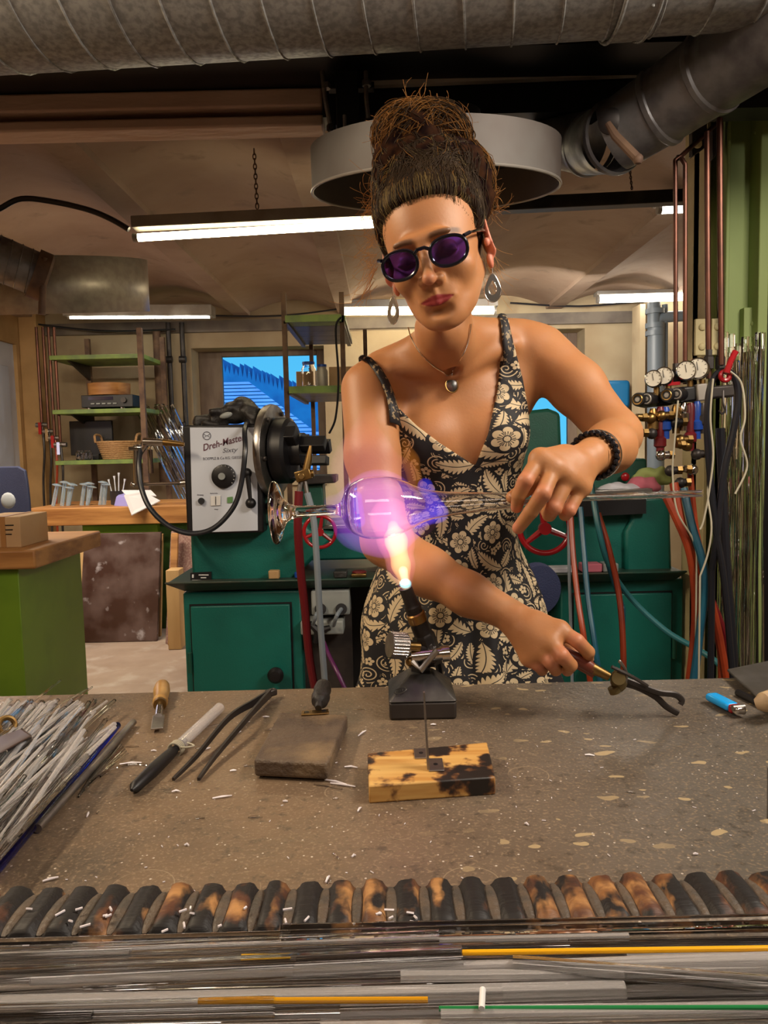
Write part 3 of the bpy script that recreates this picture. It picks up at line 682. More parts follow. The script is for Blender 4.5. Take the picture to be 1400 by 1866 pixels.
# lettering
def text(body, px, py, size, Yp, m, parent, shear=0, rot=0, ext=.0004, fat=0, sx=1):
    cu = bpy.data.curves.new('lettering', 'FONT'); cu.body = body; cu.size = size; cu.extrude = ext; cu.shear = shear; cu.offset = fat; cu.align_x = 'LEFT'
    t = bpy.data.objects.new('tmp', cu); COL.objects.link(t); bpy.context.view_layer.update()
    me = bpy.data.meshes.new_from_object(t.evaluated_get(bpy.context.evaluated_depsgraph_get())); bpy.data.objects.remove(t)
    me.materials.clear(); me.materials.append(m); o = bpy.data.objects.new('lettering', me); COL.objects.link(o)
    Mx = Matrix.Translation(W(px, py, Yp)-wloc(parent)) @ Matrix.Rotation(-rot, 4, 'Y') @ Matrix.Rotation(R(90), 4, 'X') @ Matrix.Diagonal((sx, 1, 1, 1))
    me.transform(Mx); o.parent = parent; return o
ink = mat('dark_red_ink', (.10,.03,.05), .5); inkg = mat('grey_ink', (.10,.10,.13), .5)
text('Dreh-Master', 370, 822, .031, YP-.0006, ink, pb, .35, R(13.5), fat=.0004, sx=.88)
text('Sixty', 405, 825, .021, YP-.0006, inkg, pb, .35, R(3), sx=1.2)
text('BOEPPLE & Co KG. GIESSEN', 370, 838.5, .0125, YP-.0006, inkg, pb, 0, R(1), sx=.90)
text('Zündung', 359, 903, .006, YP-.0006, inkg, pb); text('Rechts Links', 383, 900, .005, YP-.0006, inkg, pb); text('Motor', 391, 929, .005, YP-.0006, inkg, pb)
lg = W(377, 794, YP-.001); k = MB().ring(lg, (0,1,0), .013, .0012, 32, 6)
k.tube([lg+Vector((-.009,0,.005)), lg+Vector((-.002,0,0)), lg+Vector((-.009,0,-.005))], .001, 5).tube([lg+Vector((.009,0,.005)), lg+Vector((.002,0,0)), lg+Vector((.009,0,-.005))], .001, 5)
k.tube([lg+Vector((-.004,0,0)), lg+Vector((.004,0,0))], .001, 5); obj('round_emblem', k, inkg, pb)
# chuck
cc = W(498, 822, YL+.02); ax = Vector((1, -.22, 0)).normalized()
fl = obj('chuck_flange', MB().lathe([(0,-.02),(.125,-.02),(.157,-.012),(.160,0),(.157,.012),(.125,.016),(.11,.012),(0,.012)], cc, ax, 64), M['steel'], la, .001)
obj('chuck_body', MB().lathe([(0,0),(.10,0),(.112,.008),(.112,.05),(.10,.06),(.06,.062),(.06,.10),(0,.10)], cc+ax*.012, ax, 48), M['black'], la)
x_, y_, _ = frame(ax)
for k in range(3):
    a = R(20+120*k); u = x_*math.cos(a)+y_*math.sin(a); w_ = ax.cross(u)
    Mx = Matrix((ax, w_, u)).transposed()
    j = MB().obox(cc+ax*.12+u*.035, (.15,.045,.03), Mx); j.obox(cc+ax*.075+u*.07, (.06,.05,.06), Mx); obj('chuck_jaw', j, M['black'], la, .003)
for k in range(6):
    a = R(60*k+10); u = x_*math.cos(a)+y_*math.sin(a); obj('flange_bolt', MB().cyl(cc+ax*.012+u*.135, cc+ax*.024+u*.135, .008, n=8), M['darksteel'], la)
obj('flange_lever', MB().cyl(cc+Vector((.0,-.02,-.15)), cc+Vector((0,-.03,-.175)), .008).ell(cc+Vector((-.01,-.035,-.185)), (.018,.018,.018)), M['black'], la)
obj('spindle_housing', MB().box(cc.x-.12, cc.x+.0, YL+.0, YL+.28, zpx(500, 955, YL), zpx(500, 790, YL)), M['teald'], la, .01)
# carriage bits behind the foot of the glass
obj('carriage', pp([(545,885),(588,882),(592,960),(548,965)], YL+.05, .12), M['teald'], la, .004)
obj('carriage_top', pp([(548,868),(612,866),(612,880),(550,884)], YL+.02, .16), M['darksteel'], la, .004)
# right headstock
obj('tailstock_casting', pp([(900,755),(1000,744),(1022,752),(1028,910),(900,915)], YL+.12, .34), M['teald'], la, .014)
obj('tailstock_box', pp([(1020,845),(1180,835),(1182,890),(1020,898)], YL+.18, .2), M['teald'], la, .01)
obj('emergency_button', MB().cyl(W(1140,869,YL+.18), W(1140,869,YL+.15), .012).ell(W(1140,869,YL+.15), (.016,.008,.016)), M['red'], la)
tl = text('NM®', 1112, 868, .035, YL+.178, wp, la, fat=.001) if False else None
# hand wheels
def handwheel(px, py, r, ax, Yw, spin):
    c = W(px, py, Yw); t = obj('hand_wheel', MB().ring(c, ax, r, r*.12, 48, 12), M['red'], la)
    x, y, d = frame(ax)
    obj('hub', MB().cyl(c+d*.02, c-d*.022, r*.25, n=24), M['red'], t); obj('hub_cap', MB().cyl(c-d*.020, c-d*.028, r*.11, n=16), M['brass'], t)
    for k in range(3):
        a = spin+k*2*math.pi/3; u = x*math.cos(a)+y*math.sin(a); obj('spoke', MB().tube([c+u*r*.15, c+u*r], [r*.14, r*.1], 8), M['red'], t)
    a = spin+.25; u = x*math.cos(a)+y*math.sin(a); obj('rim_knob', MB().cyl(c+u*r-d*.005, c+u*r-d*.03, .008), M['chrome'], t)
handwheel(583, 969, .052, (.1,-1,0), 2.52, R(200)); handwheel(993, 963, .081, (-.1,-1,.05), 2.50, R(-22))
# torch support arm at the left of the panel: rod and gas torch
to = thing('gas_torch', 'brass gas torch on a bracket left of the white panel', 'torch', W(290, 880, 2.56))
obj('support_rod', MB().tube([W(245,883,2.56), W(341,880,2.6)], .006, 10).ell(W(243,883,2.56), (.009,.009,.009)).cyl(W(330,881,2.6), W(342,880,2.6), .014), M['chrome'], to)
obj('upright_rod', MB().tube([W(246,812,2.55), W(248,882,2.56)], .008, 10), M['chrome'], to); obj('upright_rod', MB().tube([W(273,815,2.55), W(275,862,2.56)], .009, 10), M['chrome'], to)
obj('clamp_plate', MB().obox(W(257,817,2.55), (.075,.03,.012)).cyl(W(252,822,2.55), W(252,810,2.55), .008), M['chrome'], to, .002)
obj('torch_body', MB().tube([W(262,805,2.5), W(298,806,2.5)], [.013,.012], 12).tube([W(262,805,2.5), W(266,812,2.5), W(256,826,2.5)], .008, 8), M['chrome'], to)
obj('torch_nozzle', MB().tube([W(298,806,2.5), W(318,808,2.5), W(336,810,2.5)], [.011,.010,.006], 12), M['brass'], to)
hz = lambda L: smooth_path([W(x, y, d) for x, y, d in L], 8)
tag(obj('gas_hose', MB().tube(hz([(256,818,2.5),(253,850,2.47),(258,890,2.45),(275,928,2.43),(310,960,2.42),(350,972,2.42),(390,962,2.42),(425,925,2.43),(440,880,2.44),(447,820,2.45),(446,785,2.5),(452,765,2.6)]), .0085, 10), M['blackhose']), 'black hose looping in front of the white panel', 'hose')
# black gloves on the box
# ================================================================ SCULPTING (distance fields turned into one continuous surface)
def V3(p): return np.array([p[0], p[1], p[2]], dtype=np.float64)
class Sdf:
    def __init__(s): s.ops = []
    def cap(s, a, b, ra, rb=None, k=.012, sub=False):
        s.ops.append(('c', V3(a), V3(b), ra, ra if rb is None else rb, k, sub)); return s
    def ell(s, c, r, Rm=None, k=.012, sub=False):
        r = (r, r, r) if isinstance(r, (int, float)) else r
        s.ops.append(('e', V3(c), np.array(r, float), np.array(Rm if Rm is not None else Matrix.Identity(3), float), None, k, sub)); return s
    def chain(s, pts, rs, k=.004):
        for i in range(len(pts)-1): s.cap(pts[i], pts[i+1], rs[i], rs[i+1], k=k)
        return s
    def copy(s, off=0):
        o = Sdf(); o.ops = list(s.ops); return o
    def grid(s, lo, hi, h):
        n = [int(math.ceil((hi[i]-lo[i])/h))+1 for i in range(3)]
        ax = [lo[i]+h*np.arange(n[i]) for i in range(3)]
        F = np.full(n, .5, dtype=np.float32)
        for op in s.ops:
            kd, k = op[0], op[5]; mg = k+3*h+.006
            if kd == 'c':
                r = max(op[3], op[4]); b0 = np.minimum(op[1], op[2])-r-mg; b1 = np.maximum(op[1], op[2])+r+mg
            else: r = op[2].max(); b0 = op[1]-r-mg; b1 = op[1]+r+mg
            i0 = [max(0, int((b0[i]-lo[i])/h)) for i in range(3)]; i1 = [min(n[i], int((b1[i]-lo[i])/h)+2) for i in range(3)]
            if any(i1[i] <= i0[i] for i in range(3)): continue
            X = ax[0][i0[0]:i1[0], None, None]; Y_ = ax[1][None, i0[1]:i1[1], None]; Z = ax[2][None, None, i0[2]:i1[2]]
            if kd == 'c':
                a, b = op[1], op[2]; ab = b-a; L = max(ab.dot(ab), 1e-12)
                t = np.clip(((X-a[0])*ab[0]+(Y_-a[1])*ab[1]+(Z-a[2])*ab[2])/L, 0, 1)
                d = np.sqrt((X-a[0]-t*ab[0])**2+(Y_-a[1]-t*ab[1])**2+(Z-a[2]-t*ab[2])**2)-(op[3]+(op[4]-op[3])*t)
            else:
                c, r, Rm = op[1], op[2], op[3]; dx, dy, dz = X-c[0], Y_-c[1], Z-c[2]
                q = [(Rm[0][j]*dx+Rm[1][j]*dy+Rm[2][j]*dz) for j in range(3)]
                k0 = np.sqrt(sum((q[j]/r[j])**2 for j in range(3))); k1 = np.sqrt(sum((q[j]/r[j]**2)**2 for j in range(3)))+1e-9
                d = k0*(k0-1)/k1
            sl = (slice(i0[0], i1[0]), slice(i0[1], i1[1]), slice(i0[2], i1[2])); f = F[sl]
            if op[6]:
                d = -d; hh = np.maximum(k-np.abs(f-d), 0)/k; F[sl] = np.maximum(f, d)+hh*hh*k/4
            else:
                hh = np.maximum(k-np.abs(f-d), 0)/k; F[sl] = np.minimum(f, d)-hh*hh*k/4
        return F, ax
def nets(F, lo, h):
    s = F < 0; n = F.shape
    al = np.ones([m-1 for m in n], bool); an = np.zeros([m-1 for m in n], bool)
    cor = [(i, j, k) for i in (0, 1) for j in (0, 1) for k in (0, 1)]
    for i, j, k in cor:
        q = s[i:n[0]-1+i, j:n[1]-1+j, k:n[2]-1+k]; al &= q; an |= q
    act = an & ~al; idx = np.argwhere(act); ids = np.full(act.shape, -1, np.int64); ids[act] = np.arange(len(idx))
    acc = np.zeros((len(idx), 3)); cnt = np.zeros(len(idx))
    vals = {c: F[idx[:, 0]+c[0], idx[:, 1]+c[1], idx[:, 2]+c[2]].astype(float) for c in cor}
    for a in cor:
        for d in range(3):
            if a[d] == 0:
                b = list(a); b[d] = 1; b = tuple(b); va, vb = vals[a], vals[b]; m = (va < 0) != (vb < 0)
                t = np.where(m, va/np.where(m, va-vb, 1), 0)
                for e in range(3): acc[:, e] += np.where(m, a[e]+t*(b[e]-a[e]), 0)
                cnt += m
    P = np.array(lo)+h*(idx+acc/np.maximum(cnt, 1)[:, None])
    fs = []
    for d in range(3):
        e1, e2 = (d+1) % 3, (d+2) % 3
        sl0 = [slice(1, m-1) for m in n]; sl1 = [slice(1, m-1) for m in n]; sl0[d] = slice(0, n[d]-1); sl1[d] = slice(1, n[d])
        A = s[tuple(sl0)]; B = s[tuple(sl1)]; m = np.argwhere(A != B)
        if len(m) == 0: continue
        ins = A[m[:, 0], m[:, 1], m[:, 2]]; base = m.copy()
        for e in range(3):
            if e != d: base[:, e] += 1
        def cid(o1, o2):
            q = base.copy(); q[:, e1] += o1; q[:, e2] += o2; return ids[q[:, 0], q[:, 1], q[:, 2]]
        f = np.stack([cid(-1, -1), cid(0, -1), cid(0, 0), cid(-1, 0)], 1); f[~ins] = f[~ins][:, ::-1]; fs.append(f)
    f = np.concatenate(fs); f = f[(f >= 0).all(1)]
    return P, f
def mesh_np(name, P, f, m, parent=None, base=None, smooth=0):
    off = V3(wloc(parent)) if parent is not None else V3(base if base is not None else P.mean(0))
    if smooth:
        for _ in range(smooth):
            e = np.concatenate([f[:, [0, 1]], f[:, [1, 2]], f[:, [2, 3]], f[:, [3, 0]]]); A = np.zeros_like(P); c = np.zeros(len(P))
            for x in range(3): A[:, x] = np.bincount(e[:, 0], P[e[:, 1], x], len(P))+np.bincount(e[:, 1], P[e[:, 0], x], len(P))
            c = np.bincount(e[:, 0], minlength=len(P))+np.bincount(e[:, 1], minlength=len(P)); P = P*.5+.5*A/np.maximum(c, 1)[:, None]
    me = bpy.data.meshes.new(name); me.vertices.add(len(P)); me.vertices.foreach_set('co', (P-off).astype(np.float32).ravel())
    me.loops.add(f.size); me.loops.foreach_set('vertex_index', f.ravel().astype(np.int32))
    me.polygons.add(len(f)); me.polygons.foreach_set('loop_start', np.arange(0, f.size, 4, dtype=np.int32)); me.update(calc_edges=True)
    me.polygons.foreach_set('use_smooth', [True]*len(me.polygons)); me.materials.append(m)
    o = bpy.data.objects.new(name, me); COL.objects.link(o)
    if parent is not None: o.parent = parent
    else: o.location = off
    return o, P
def sdf_obj(name, sd, m, h, parent=None, noise_amp=0, noise_f=40, smooth=0):
    lo = np.full(3, 1e9); hi = np.full(3, -1e9)
    for op in sd.ops:
        if op[6]: continue
        if op[0] == 'c': r = max(op[3], op[4])+.01; lo = np.minimum(lo, np.minimum(op[1], op[2])-r); hi = np.maximum(hi, np.maximum(op[1], op[2])+r)
        else: r = op[2].max()+.01; lo = np.minimum(lo, op[1]-r); hi = np.maximum(hi, op[1]+r)
    lo -= 2*h; hi += 2*h; F, ax = sd.grid(lo, hi, h)
    if noise_amp:
        X, Y_, Z = np.meshgrid(*ax, indexing='ij'); q = noise_f
        F += noise_amp*(np.sin(X*q+2*np.sin(Z*q*.7))*np.sin(Y_*q*1.1+1.5*np.sin(X*q*.8))+.5*np.sin(Z*q*2.1+X*q))
    P, f = nets(F, lo, h); return mesh_np(name, P, f, m, parent, smooth=smooth)

# ================================================================ THE WOMAN
hip0 = W(826, 1180, 1.54)
wo = thing('person', 'woman with a bun, violet glasses and black floral strap dress holding glass over the flame', 'person', (hip0.x, 1.54, 0))
# head frame: x to her left (picture right), -y forward, z up
HR = Matrix.Rotation(R(-17), 3, 'Z') @ Matrix.Rotation(R(-11.5), 3, 'Y') @ Matrix.Rotation(R(15), 3, 'X')
HS = 1.0
HO = W(773, 463, 1.125) - HR @ (Vector((0, -.098, .002))*HS)
def H(x, y, z): return HO + HR @ (Vector((x, y, z))*HS)
def he(sd, c, r, k=.01, sub=False, rot=None):
    sd.ell(H(*c), tuple(q*HS for q in r), HR if rot is None else HR @ rot, k, sub)
def hcp(sd, a, b, ra, rb=None, k=.006, sub=False): sd.cap(H(*a), H(*b), ra, rb, k, sub)
BODY = Sdf(); TORSO = Sdf()
def both(fn): fn(BODY); fn(TORSO)
neckb = W(822, 662, 1.455)
def torso(s):
    s.ell(W(826, 725, 1.485), (.142, .082, .105), k=.03)
    s.ell(W(831, 800, 1.49), (.128, .092, .15), k=.03)
    s.ell(W(826, 925, 1.51), (.112, .085, .13), k=.04)
    s.ell(W(826, 1110, 1.54), (.165, .115, .16), k=.05)
    s.ell(W(782, 800, 1.425), (.056, .050, .056), k=.03)
    s.ell(W(902, 790, 1.430), (.056, .050, .056), k=.03)
    s.cap(W(815, 655, 1.47), W(700, 690, 1.455), .050, .045, k=.03)
    s.cap(W(830, 650, 1.47), W(958, 636, 1.475), .050, .046, k=.03)
both(torso)
b = BODY
sR, sL = W(673, 710, 1.43), W(985, 644, 1.475)
b.cap(W(808, 600, 1.335), neckb, .049, .056, k=.03)
b.cap(W(830, 615, 1.40), W(945, 614, 1.485), .040, .030, k=.03)
b.cap(W(800, 625, 1.40), W(700, 672, 1.455), .036, .030, k=.03)
b.cap(W(812, 676, 1.395), W(715, 672, 1.405), .006, .008, k=.022)      # collar bones
b.cap(W(838, 672, 1.395), W(935, 628, 1.425), .006, .008, k=.022)
b.cap(W(800, 590, 1.28), W(815, 668, 1.395), .010, .006, k=.02)
b.cap(W(850, 560, 1.30), W(828, 668, 1.395), .009, .006, k=.02)
b.ell(W(824, 672, 1.375), (.010, .010, .010), k=.012, sub=True)
# her right arm (picture left): shoulder, elbow behind the flame, forearm crossing to the pliers
eR = W(703, 985, 1.315); wR = W(926, 1119, 1.20)
b.chain([sR, W(679, 830, 1.37), eR], [.052, .047, .040], k=.02)
b.chain([eR, W(780, 1042, 1.265), W(855, 1083, 1.23), wR], [.040, .039, .033, .0265], k=.02)
# her left arm (picture right)
eL = W(1124, 792, 1.35); wL = W(1076, 832, 1.15)
b.chain([sL, W(1052, 706, 1.43), eL], [.053, .049, .040], k=.02)
b.chain([eL, W(1112, 815, 1.27), W(1090, 828, 1.19), wL], [.040, .040, .031, .0265], k=.02)
b.ell(W(935, 700, 1.48), (.05, .05, .06), k=.03); b.ell(W(715, 745, 1.46), (.04, .05, .05), k=.03)
# legs and feet
for sx in (-1, 1):
    hx = hip0.x+sx*.085; kn = Vector((hx+sx*.015, 1.53, .48)); an = Vector((hx+sx*.02, 1.58, .09))
    b.chain([Vector((hx, 1.54, .86)), kn], [.088, .055], k=.03); b.chain([kn, kn*.6+an*.4+Vector((0,.012,0)), an], [.052, .055, .034], k=.02)
    b.cap(an-Vector((0,0,.03)), Vector((hx+sx*.04, 1.40, .03)), .036, .028, k=.02)
def hand(wr, mc, fingers, thumb, rs, pr):
    for i, m_ in enumerate(mc):
        b.cap(Vector(wr)*.75+Vector(m_)*.25, m_, pr*1.0, pr*.86, k=.014)
    for i in range(len(mc)-1): b.cap(Vector(wr)*.45+Vector(mc[i])*.55, (Vector(mc[i])+Vector(mc[i+1]))/2, pr, pr*.8, k=.014)
    for i, (m_, f_) in enumerate(zip(mc, fingers)):
        r0 = rs*(1, 1.02, .97, .86)[i]; b.cap(m_, f_[0], r0*1.04, r0*.98, k=.006); b.cap(f_[0], f_[1], r0*1.0, r0*.9, k=.002); b.cap(f_[1], f_[2], r0*.9, r0*.78, k=.002)
        b.ell(m_, (r0*1.12,)*3, k=.01)
    b.cap(thumb[0], thumb[1], pr*1.1, rs*1.2, k=.014); b.cap(thumb[1], thumb[2], rs*1.15, rs*1.05, k=.004); b.cap(thumb[2], thumb[3], rs*1.06, rs*.85, k=.002)
mcL = [W(984, 836, 1.085), W(1009, 853, 1.078), W(1036, 870, 1.085), W(1060, 887, 1.10)]
fL = [(W(958, 876, 1.062), W(946, 902, 1.07), W(942, 924, 1.088)),
      (W(990, 899, 1.052), W(968, 932, 1.064), W(945, 962, 1.085)),
      (W(1010, 925, 1.068), W(1001, 938, 1.095), W(992, 925, 1.122)),
      (W(1038, 930, 1.084), W(1030, 938, 1.108), W(1024, 922, 1.132))]
tL = [W(1050, 850, 1.135), W(990, 872, 1.135), W(955, 893, 1.13), W(934, 906, 1.118)]
hand(wL, mcL, fL, tL, .0112, .0165)
mcR = [W(1020, 1148, 1.155), W(1003, 1170, 1.142), W(985, 1187, 1.148), W(965, 1198, 1.16)]
fR = [(W(1052, 1168, 1.135), W(1072, 1188, 1.142), W(1071, 1203, 1.162)),
      (W(1024, 1194, 1.120), W(1040, 1212, 1.130), W(1034, 1222, 1.152)),
      (W(1003, 1206, 1.130), W(1013, 1220, 1.145), W(1012, 1216, 1.170)),
      (W(979, 1211, 1.150), W(988, 1221, 1.165), W(992, 1212, 1.188))]
tR = [W(950, 1130, 1.19), W(1000, 1150, 1.205), W(1035, 1175, 1.20), W(1052, 1195, 1.188)]
hand(wR, mcR, fR, tR, .0112, .0165)
# head
he(b, (0,.015,.036), (.074,.092,.084), .02); he(b, (0,-.022,-.018), (.061,.066,.086), .02)
he(b, (0,-.036,-.074), (.040,.046,.032), .022); he(b, (0,-.074,-.097), (.017,.014,.013), .020)
for s_ in (-1, 1):
    hcp(b, (s_*.050,.012,-.042), (s_*.018,-.060,-.088), .015, .013, .026)
    he(b, (s_*.038,-.060,-.026), (.021,.021,.018), .026)
    he(b, (s_*.024,-.086,.024), (.020,.009,.008), .014)
    he(b, (s_*.031,-.093,.002), (.017,.013,.012), .014, True)
    he(b, (s_*.031,-.0745,.000), (.0145,.0125,.0125), .002)
    hcp(b, (s_*.031-.013,-.083,-.004), (s_*.031+.013,-.083,-.004), .0022, k=.004)
    # ear
    rr_ = Matrix.Rotation(R(s_*30), 3, 'Z') @ Matrix.Rotation(R(-10), 3, 'X')
    he(b, (s_*.080,.020,.0), (.0075,.020,.031), .006, False, rr_); he(b, (s_*.077,.010,-.034), (.005,.009,.012), .006)
    he(b, (s_*.090,.012,.004), (.007,.012,.022), .004, True, rr_); he(b, (s_*.079,.002,-.006), (.004,.004,.007), .004)
hcp(b, (0,-.086,.018), (0,-.102,-.022), .0065, .0078, .012); he(b, (0,-.1085,-.032), (.0100,.0105,.0096), .007)
for s_ in (-1, 1):
    he(b, (s_*.0130,-.0955,-.0350), (.0075,.0095,.0075), .006); he(b, (s_*.0062,-.1005,-.0415), (.0032,.0042,.0028), .003, True)
he(b, (0,-.076,-.058), (.028,.017,.022), .016)
hcp(b, (0,-.0955,-.044), (0,-.0955,-.052), .0028, .0028, .008)
for s_ in (-1, 1):
    hcp(b, (0,-.0925,-.0600), (s_*.025,-.0815,-.0640), .0036, .0020, .006)
    hcp(b, (0,-.0920,-.0685), (s_*.021,-.0815,-.0655), .0045, .0022, .006)
    hcp(b, (0,-.1000,-.0642), (s_*.023,-.0880,-.0642), .0010, .0008, .003, True)
he(b, (0,-.088,-.081), (.016,.008,.006), .010, True)
# ---- polygonise in blocks
def block(sd, lo, hi, h): F, ax = sd.grid(lo, hi, h); return nets(F, lo, h)
parts = []; boxes = []
hb0, hb1 = np.minimum(V3(HO)-.135, 9), V3(HO)+.135; hb0[2] -= .02; hb1[2] += .01
boxes.append((hb0, hb1, .0018))
for mc, fs_, wr in ((mcL, fL, wL), (mcR, fR, wR)):
    pts = np.array([V3(p) for p in mc]+[V3(q) for f_ in fs_ for q in f_]+[V3(wr)]+[V3(q) for q in (tL if wr is wL else tR)])
    boxes.append((pts.min(0)-.024, pts.max(0)+.024, .0016))
def snap(v, h): return np.round(v/h)*h
for lo, hi, h in boxes: parts.append((block(b, snap(lo, h), hi, h), None))
for lo, hi, h in (((-.20, 1.14, .74), (.62, 1.66, 1.72), .004), ((-.20, 1.30, .0), (.55, 1.70, .748), .007)):
    P, f = block(b, np.array(lo), np.array(hi), h)
    inside = np.zeros(len(P), bool)
    for l2, h2, hh in boxes: inside |= ((P > l2+.003+h) & (P < h2-.003-h)).all(1)
    parts.append(((P, f[~inside[f].any(1)]), None))
Ps = []; Fs = []; n0 = 0
for (P, f), _ in parts: Ps.append(P); Fs.append(f+n0); n0 += len(P)
P = np.concatenate(Ps); f = np.concatenate(Fs)
# skin with painted lips, brows and nails (colours that belong to the skin itself)
m, nt, bs = newmat('skin'); L = nt.links
at = nd(nt, 'Attribute', attribute_name='paint'); sp = nd(nt, 'SeparateColor'); L.new(at.outputs['Color'], sp.inputs[0])
tc = nd(nt, 'TexCoord'); n1 = nd(nt, 'TexNoise', Scale=14, Detail=3); L.new(tc.outputs['Object'], n1.inputs['Vector'])
def mixc(a, bcol, fac):
    x = nd(nt, 'Mix', data_type='RGBA'); L.new(fac, x.inputs[0])
    if isinstance(a, tuple): x.inputs[6].default_value = c4(a)
    else: L.new(a, x.inputs[6])
    x.inputs[7].default_value = c4(bcol); return x.outputs[2]
c_ = mixc((.49,.225,.088), (.40,.16,.060), n1.outputs[0])
c_ = mixc(c_, (.62,.20,.13), sp.outputs[2]); c_ = mixc(c_, (.26,.022,.022), sp.outputs[0]); c_ = mixc(c_, (.09,.04,.018), sp.outputs[1])
L.new(c_, bs.inputs['Base Color']); bs.inputs['Roughness'].default_value = .52
bs.inputs['Subsurface Weight'].default_value = .12; bs.inputs['Subsurface Radius'].default_value = (1,.3,.15); bs.inputs['Subsurface Scale'].default_value = .01
n2 = nd(nt, 'TexNoise', Scale=220, Detail=3); L.new(tc.outputs['Object'], n2.inputs['Vector'])
bp = nd(nt, 'Bump', Strength=.12, Distance=.002); L.new(n2.outputs[0], bp.inputs['Height']); L.new(bp.outputs[0], bs.inputs['Normal'])
M['skin'] = m
body, P = mesh_np('body', P, f, m, wo)
q = (P-V3(HO)) @ np.array(HR)   # head-local
x, y, z = q[:, 0]/HS, q[:, 1]/HS, q[:, 2]/HS
def sst(e0, e1, v): t = np.clip((v-e0)/(e1-e0), 0, 1); return t*t*(3-2*t)
lipw = np.abs(x)/.0265; up = .0072*(1-lipw**1.6)+.0008; dn = .0095*(1-lipw**2)
lip = sst(0, .0012, up-(z+.0640))*sst(0, .0015, dn+(z+.0640))*(lipw < 1)*(y < -.075)
bx_ = np.abs(x)-.032; arch = .0245-.9*bx_**2*8-.08*bx_; brow = sst(.0052, .0025, np.abs(z-arch))*sst(.024, .016, np.abs(bx_))*(y < -.045)*.8
ear = sst(.070, .080, np.abs(x))*(np.abs(z) < .06)*(y > -.02)*(y < .06); nose = sst(.016, .004, np.sqrt(x**2+(z+.034)**2))*(y < -.09)*.35
colr = np.zeros((len(P), 4), np.float32); colr[:, 3] = 1; colr[:, 0] = lip; colr[:, 1] = brow; red = np.maximum(ear*.8, nose)
for mc, fs_ in ((mcL, fL), (mcR, fR)):
    for f_ in fs_:
        for pnt in (f_[0], f_[2]): red = np.maximum(red, .55*sst(.02, .006, np.sqrt(((P-V3(pnt))**2).sum(1))))
colr[:, 2] = red
ca = body.data.color_attributes.new('paint', 'FLOAT_COLOR', 'POINT'); ca.data.foreach_set('color', colr.ravel())
# eyes
ew = mat('eye_white', (.6,.58,.55), .2)
for s_ in (-1, 1):
    pass
# finger nails on the visible tips
nm = mat('nail', (.62,.34,.24), .25)
for (p1, p2, off) in ((fL[0][1], fL[0][2], Vector((-.006, .0, .004))), (tL[2], tL[3], Vector((-.003, -.008, .003))), (fR[0][1], fR[0][2], Vector((.008, -.002, .002)))):
    c = p2+(p1-p2)*.15+off*.95; x_, y_, d_ = frame((p2-p1), off); Mx = Matrix((x_, y_, d_)).transposed()
    obj('fingernail', MB().ell(c, (.0050, .0015, .0062), 12, Mx), nm, wo)
# ---- dress
DR = TORSO.copy(); DR.cap(Vector((hip0.x-.085,1.54,.86)), Vector((hip0.x-.09,1.535,.70)), .092, .08, k=.04); DR.cap(Vector((hip0.x+.085,1.54,.86)), Vector((hip0.x+.09,1.535,.70)), .092, .08, k=.04); DR.ell(W(930, 700, 1.48), (.045, .052, .06), k=.03); DR.ell(W(722, 750, 1.46), (.036, .052, .05), k=.03); DR.cap(W(935, 640, 1.455), W(920, 600, 1.475), .034, .03, k=.02)
lo = np.array((-.22, 1.28, .44)); hi = np.array((.46, 1.82, 1.56)); h = .004
F, ax = DR.grid(lo, hi, h); F -= .008
X, Y_, Z = np.meshgrid(*ax, indexing='ij')
sc0 = V3(W(826, 960, 1.53)); zt = sc0[2]; th = np.arctan2(Y_-1.535, X-sc0[0]); t = np.clip((zt-Z), 0, 2)
fold = 1+np.clip(t*1.1, 0, .16)*.45*(np.sin(th*9+1.3*np.sin(th*2+1)+t*2)+.5*np.sin(th*16+2))
rx = (.116+.30*t*np.clip(.55+t, 0, 1))*fold; ry = (.092+.22*t)*fold
cx_ = sc0[0]-.0*t
sk = (np.sqrt(((X-cx_)/rx)**2+((Y_-1.535)/ry)**2)-1)*np.minimum(rx, ry)*.9
sk = np.maximum(sk, Z-zt-.02); kk = .035; hh = np.maximum(kk-np.abs(F-sk), 0)/kk; F = np.minimum(F, sk)-hh*hh*kk/4
# fine gathers across the bodice
F += .0007*np.sin(X*160+18*np.sin(Z*9))*np.clip((Z-1.05)*6, 0, 1)
poly = [(672,655),(692,668),(719,736),(760,776),(800,806),(866,849),(890,790),(906,712),(914,640),(911,584),(927,580),(940,640),(953,690),(963,745),(968,800),(1020,900),(1400,1400),(1400,2400),(200,2400),(200,1100),(560,900),(640,860),(706,800),(703,752),(688,708),(660,664)]
inv = np.array(CM.transposed()); dx = X-0; dz = Z-CAMZ
cxp = inv[0][0]*X+inv[0][1]*Y_+inv[0][2]*dz; cyp = inv[1][0]*X+inv[1][1]*Y_+inv[1][2]*dz; czp = -(inv[2][0]*X+inv[2][1]*Y_+inv[2][2]*dz)
PX = 700+F_PX*cxp/czp; PY = 933-F_PX*cyp/czp
best = np.full(X.shape, 1e9); ins = np.zeros(X.shape, bool)
for i in range(len(poly)):
    (x0, y0), (x1, y1) = poly[i], poly[(i+1) % len(poly)]; ex, ey = x1-x0, y1-y0
    t_ = np.clip(((PX-x0)*ex+(PY-y0)*ey)/(ex*ex+ey*ey), 0, 1); best = np.minimum(best, (PX-x0-t_*ex)**2+(PY-y0-t_*ey)**2)
    c = ((y0 > PY) != (y1 > PY)) & (PX < (x1-x0)*(PY-y0)/((y1-y0) if y1 != y0 else 1e-9)+x0); ins ^= c
pd = np.sqrt(best)*np.where(ins, -1, 1)*1.4/F_PX
F = np.maximum(F, pd); F = np.maximum(F, .47-Z)
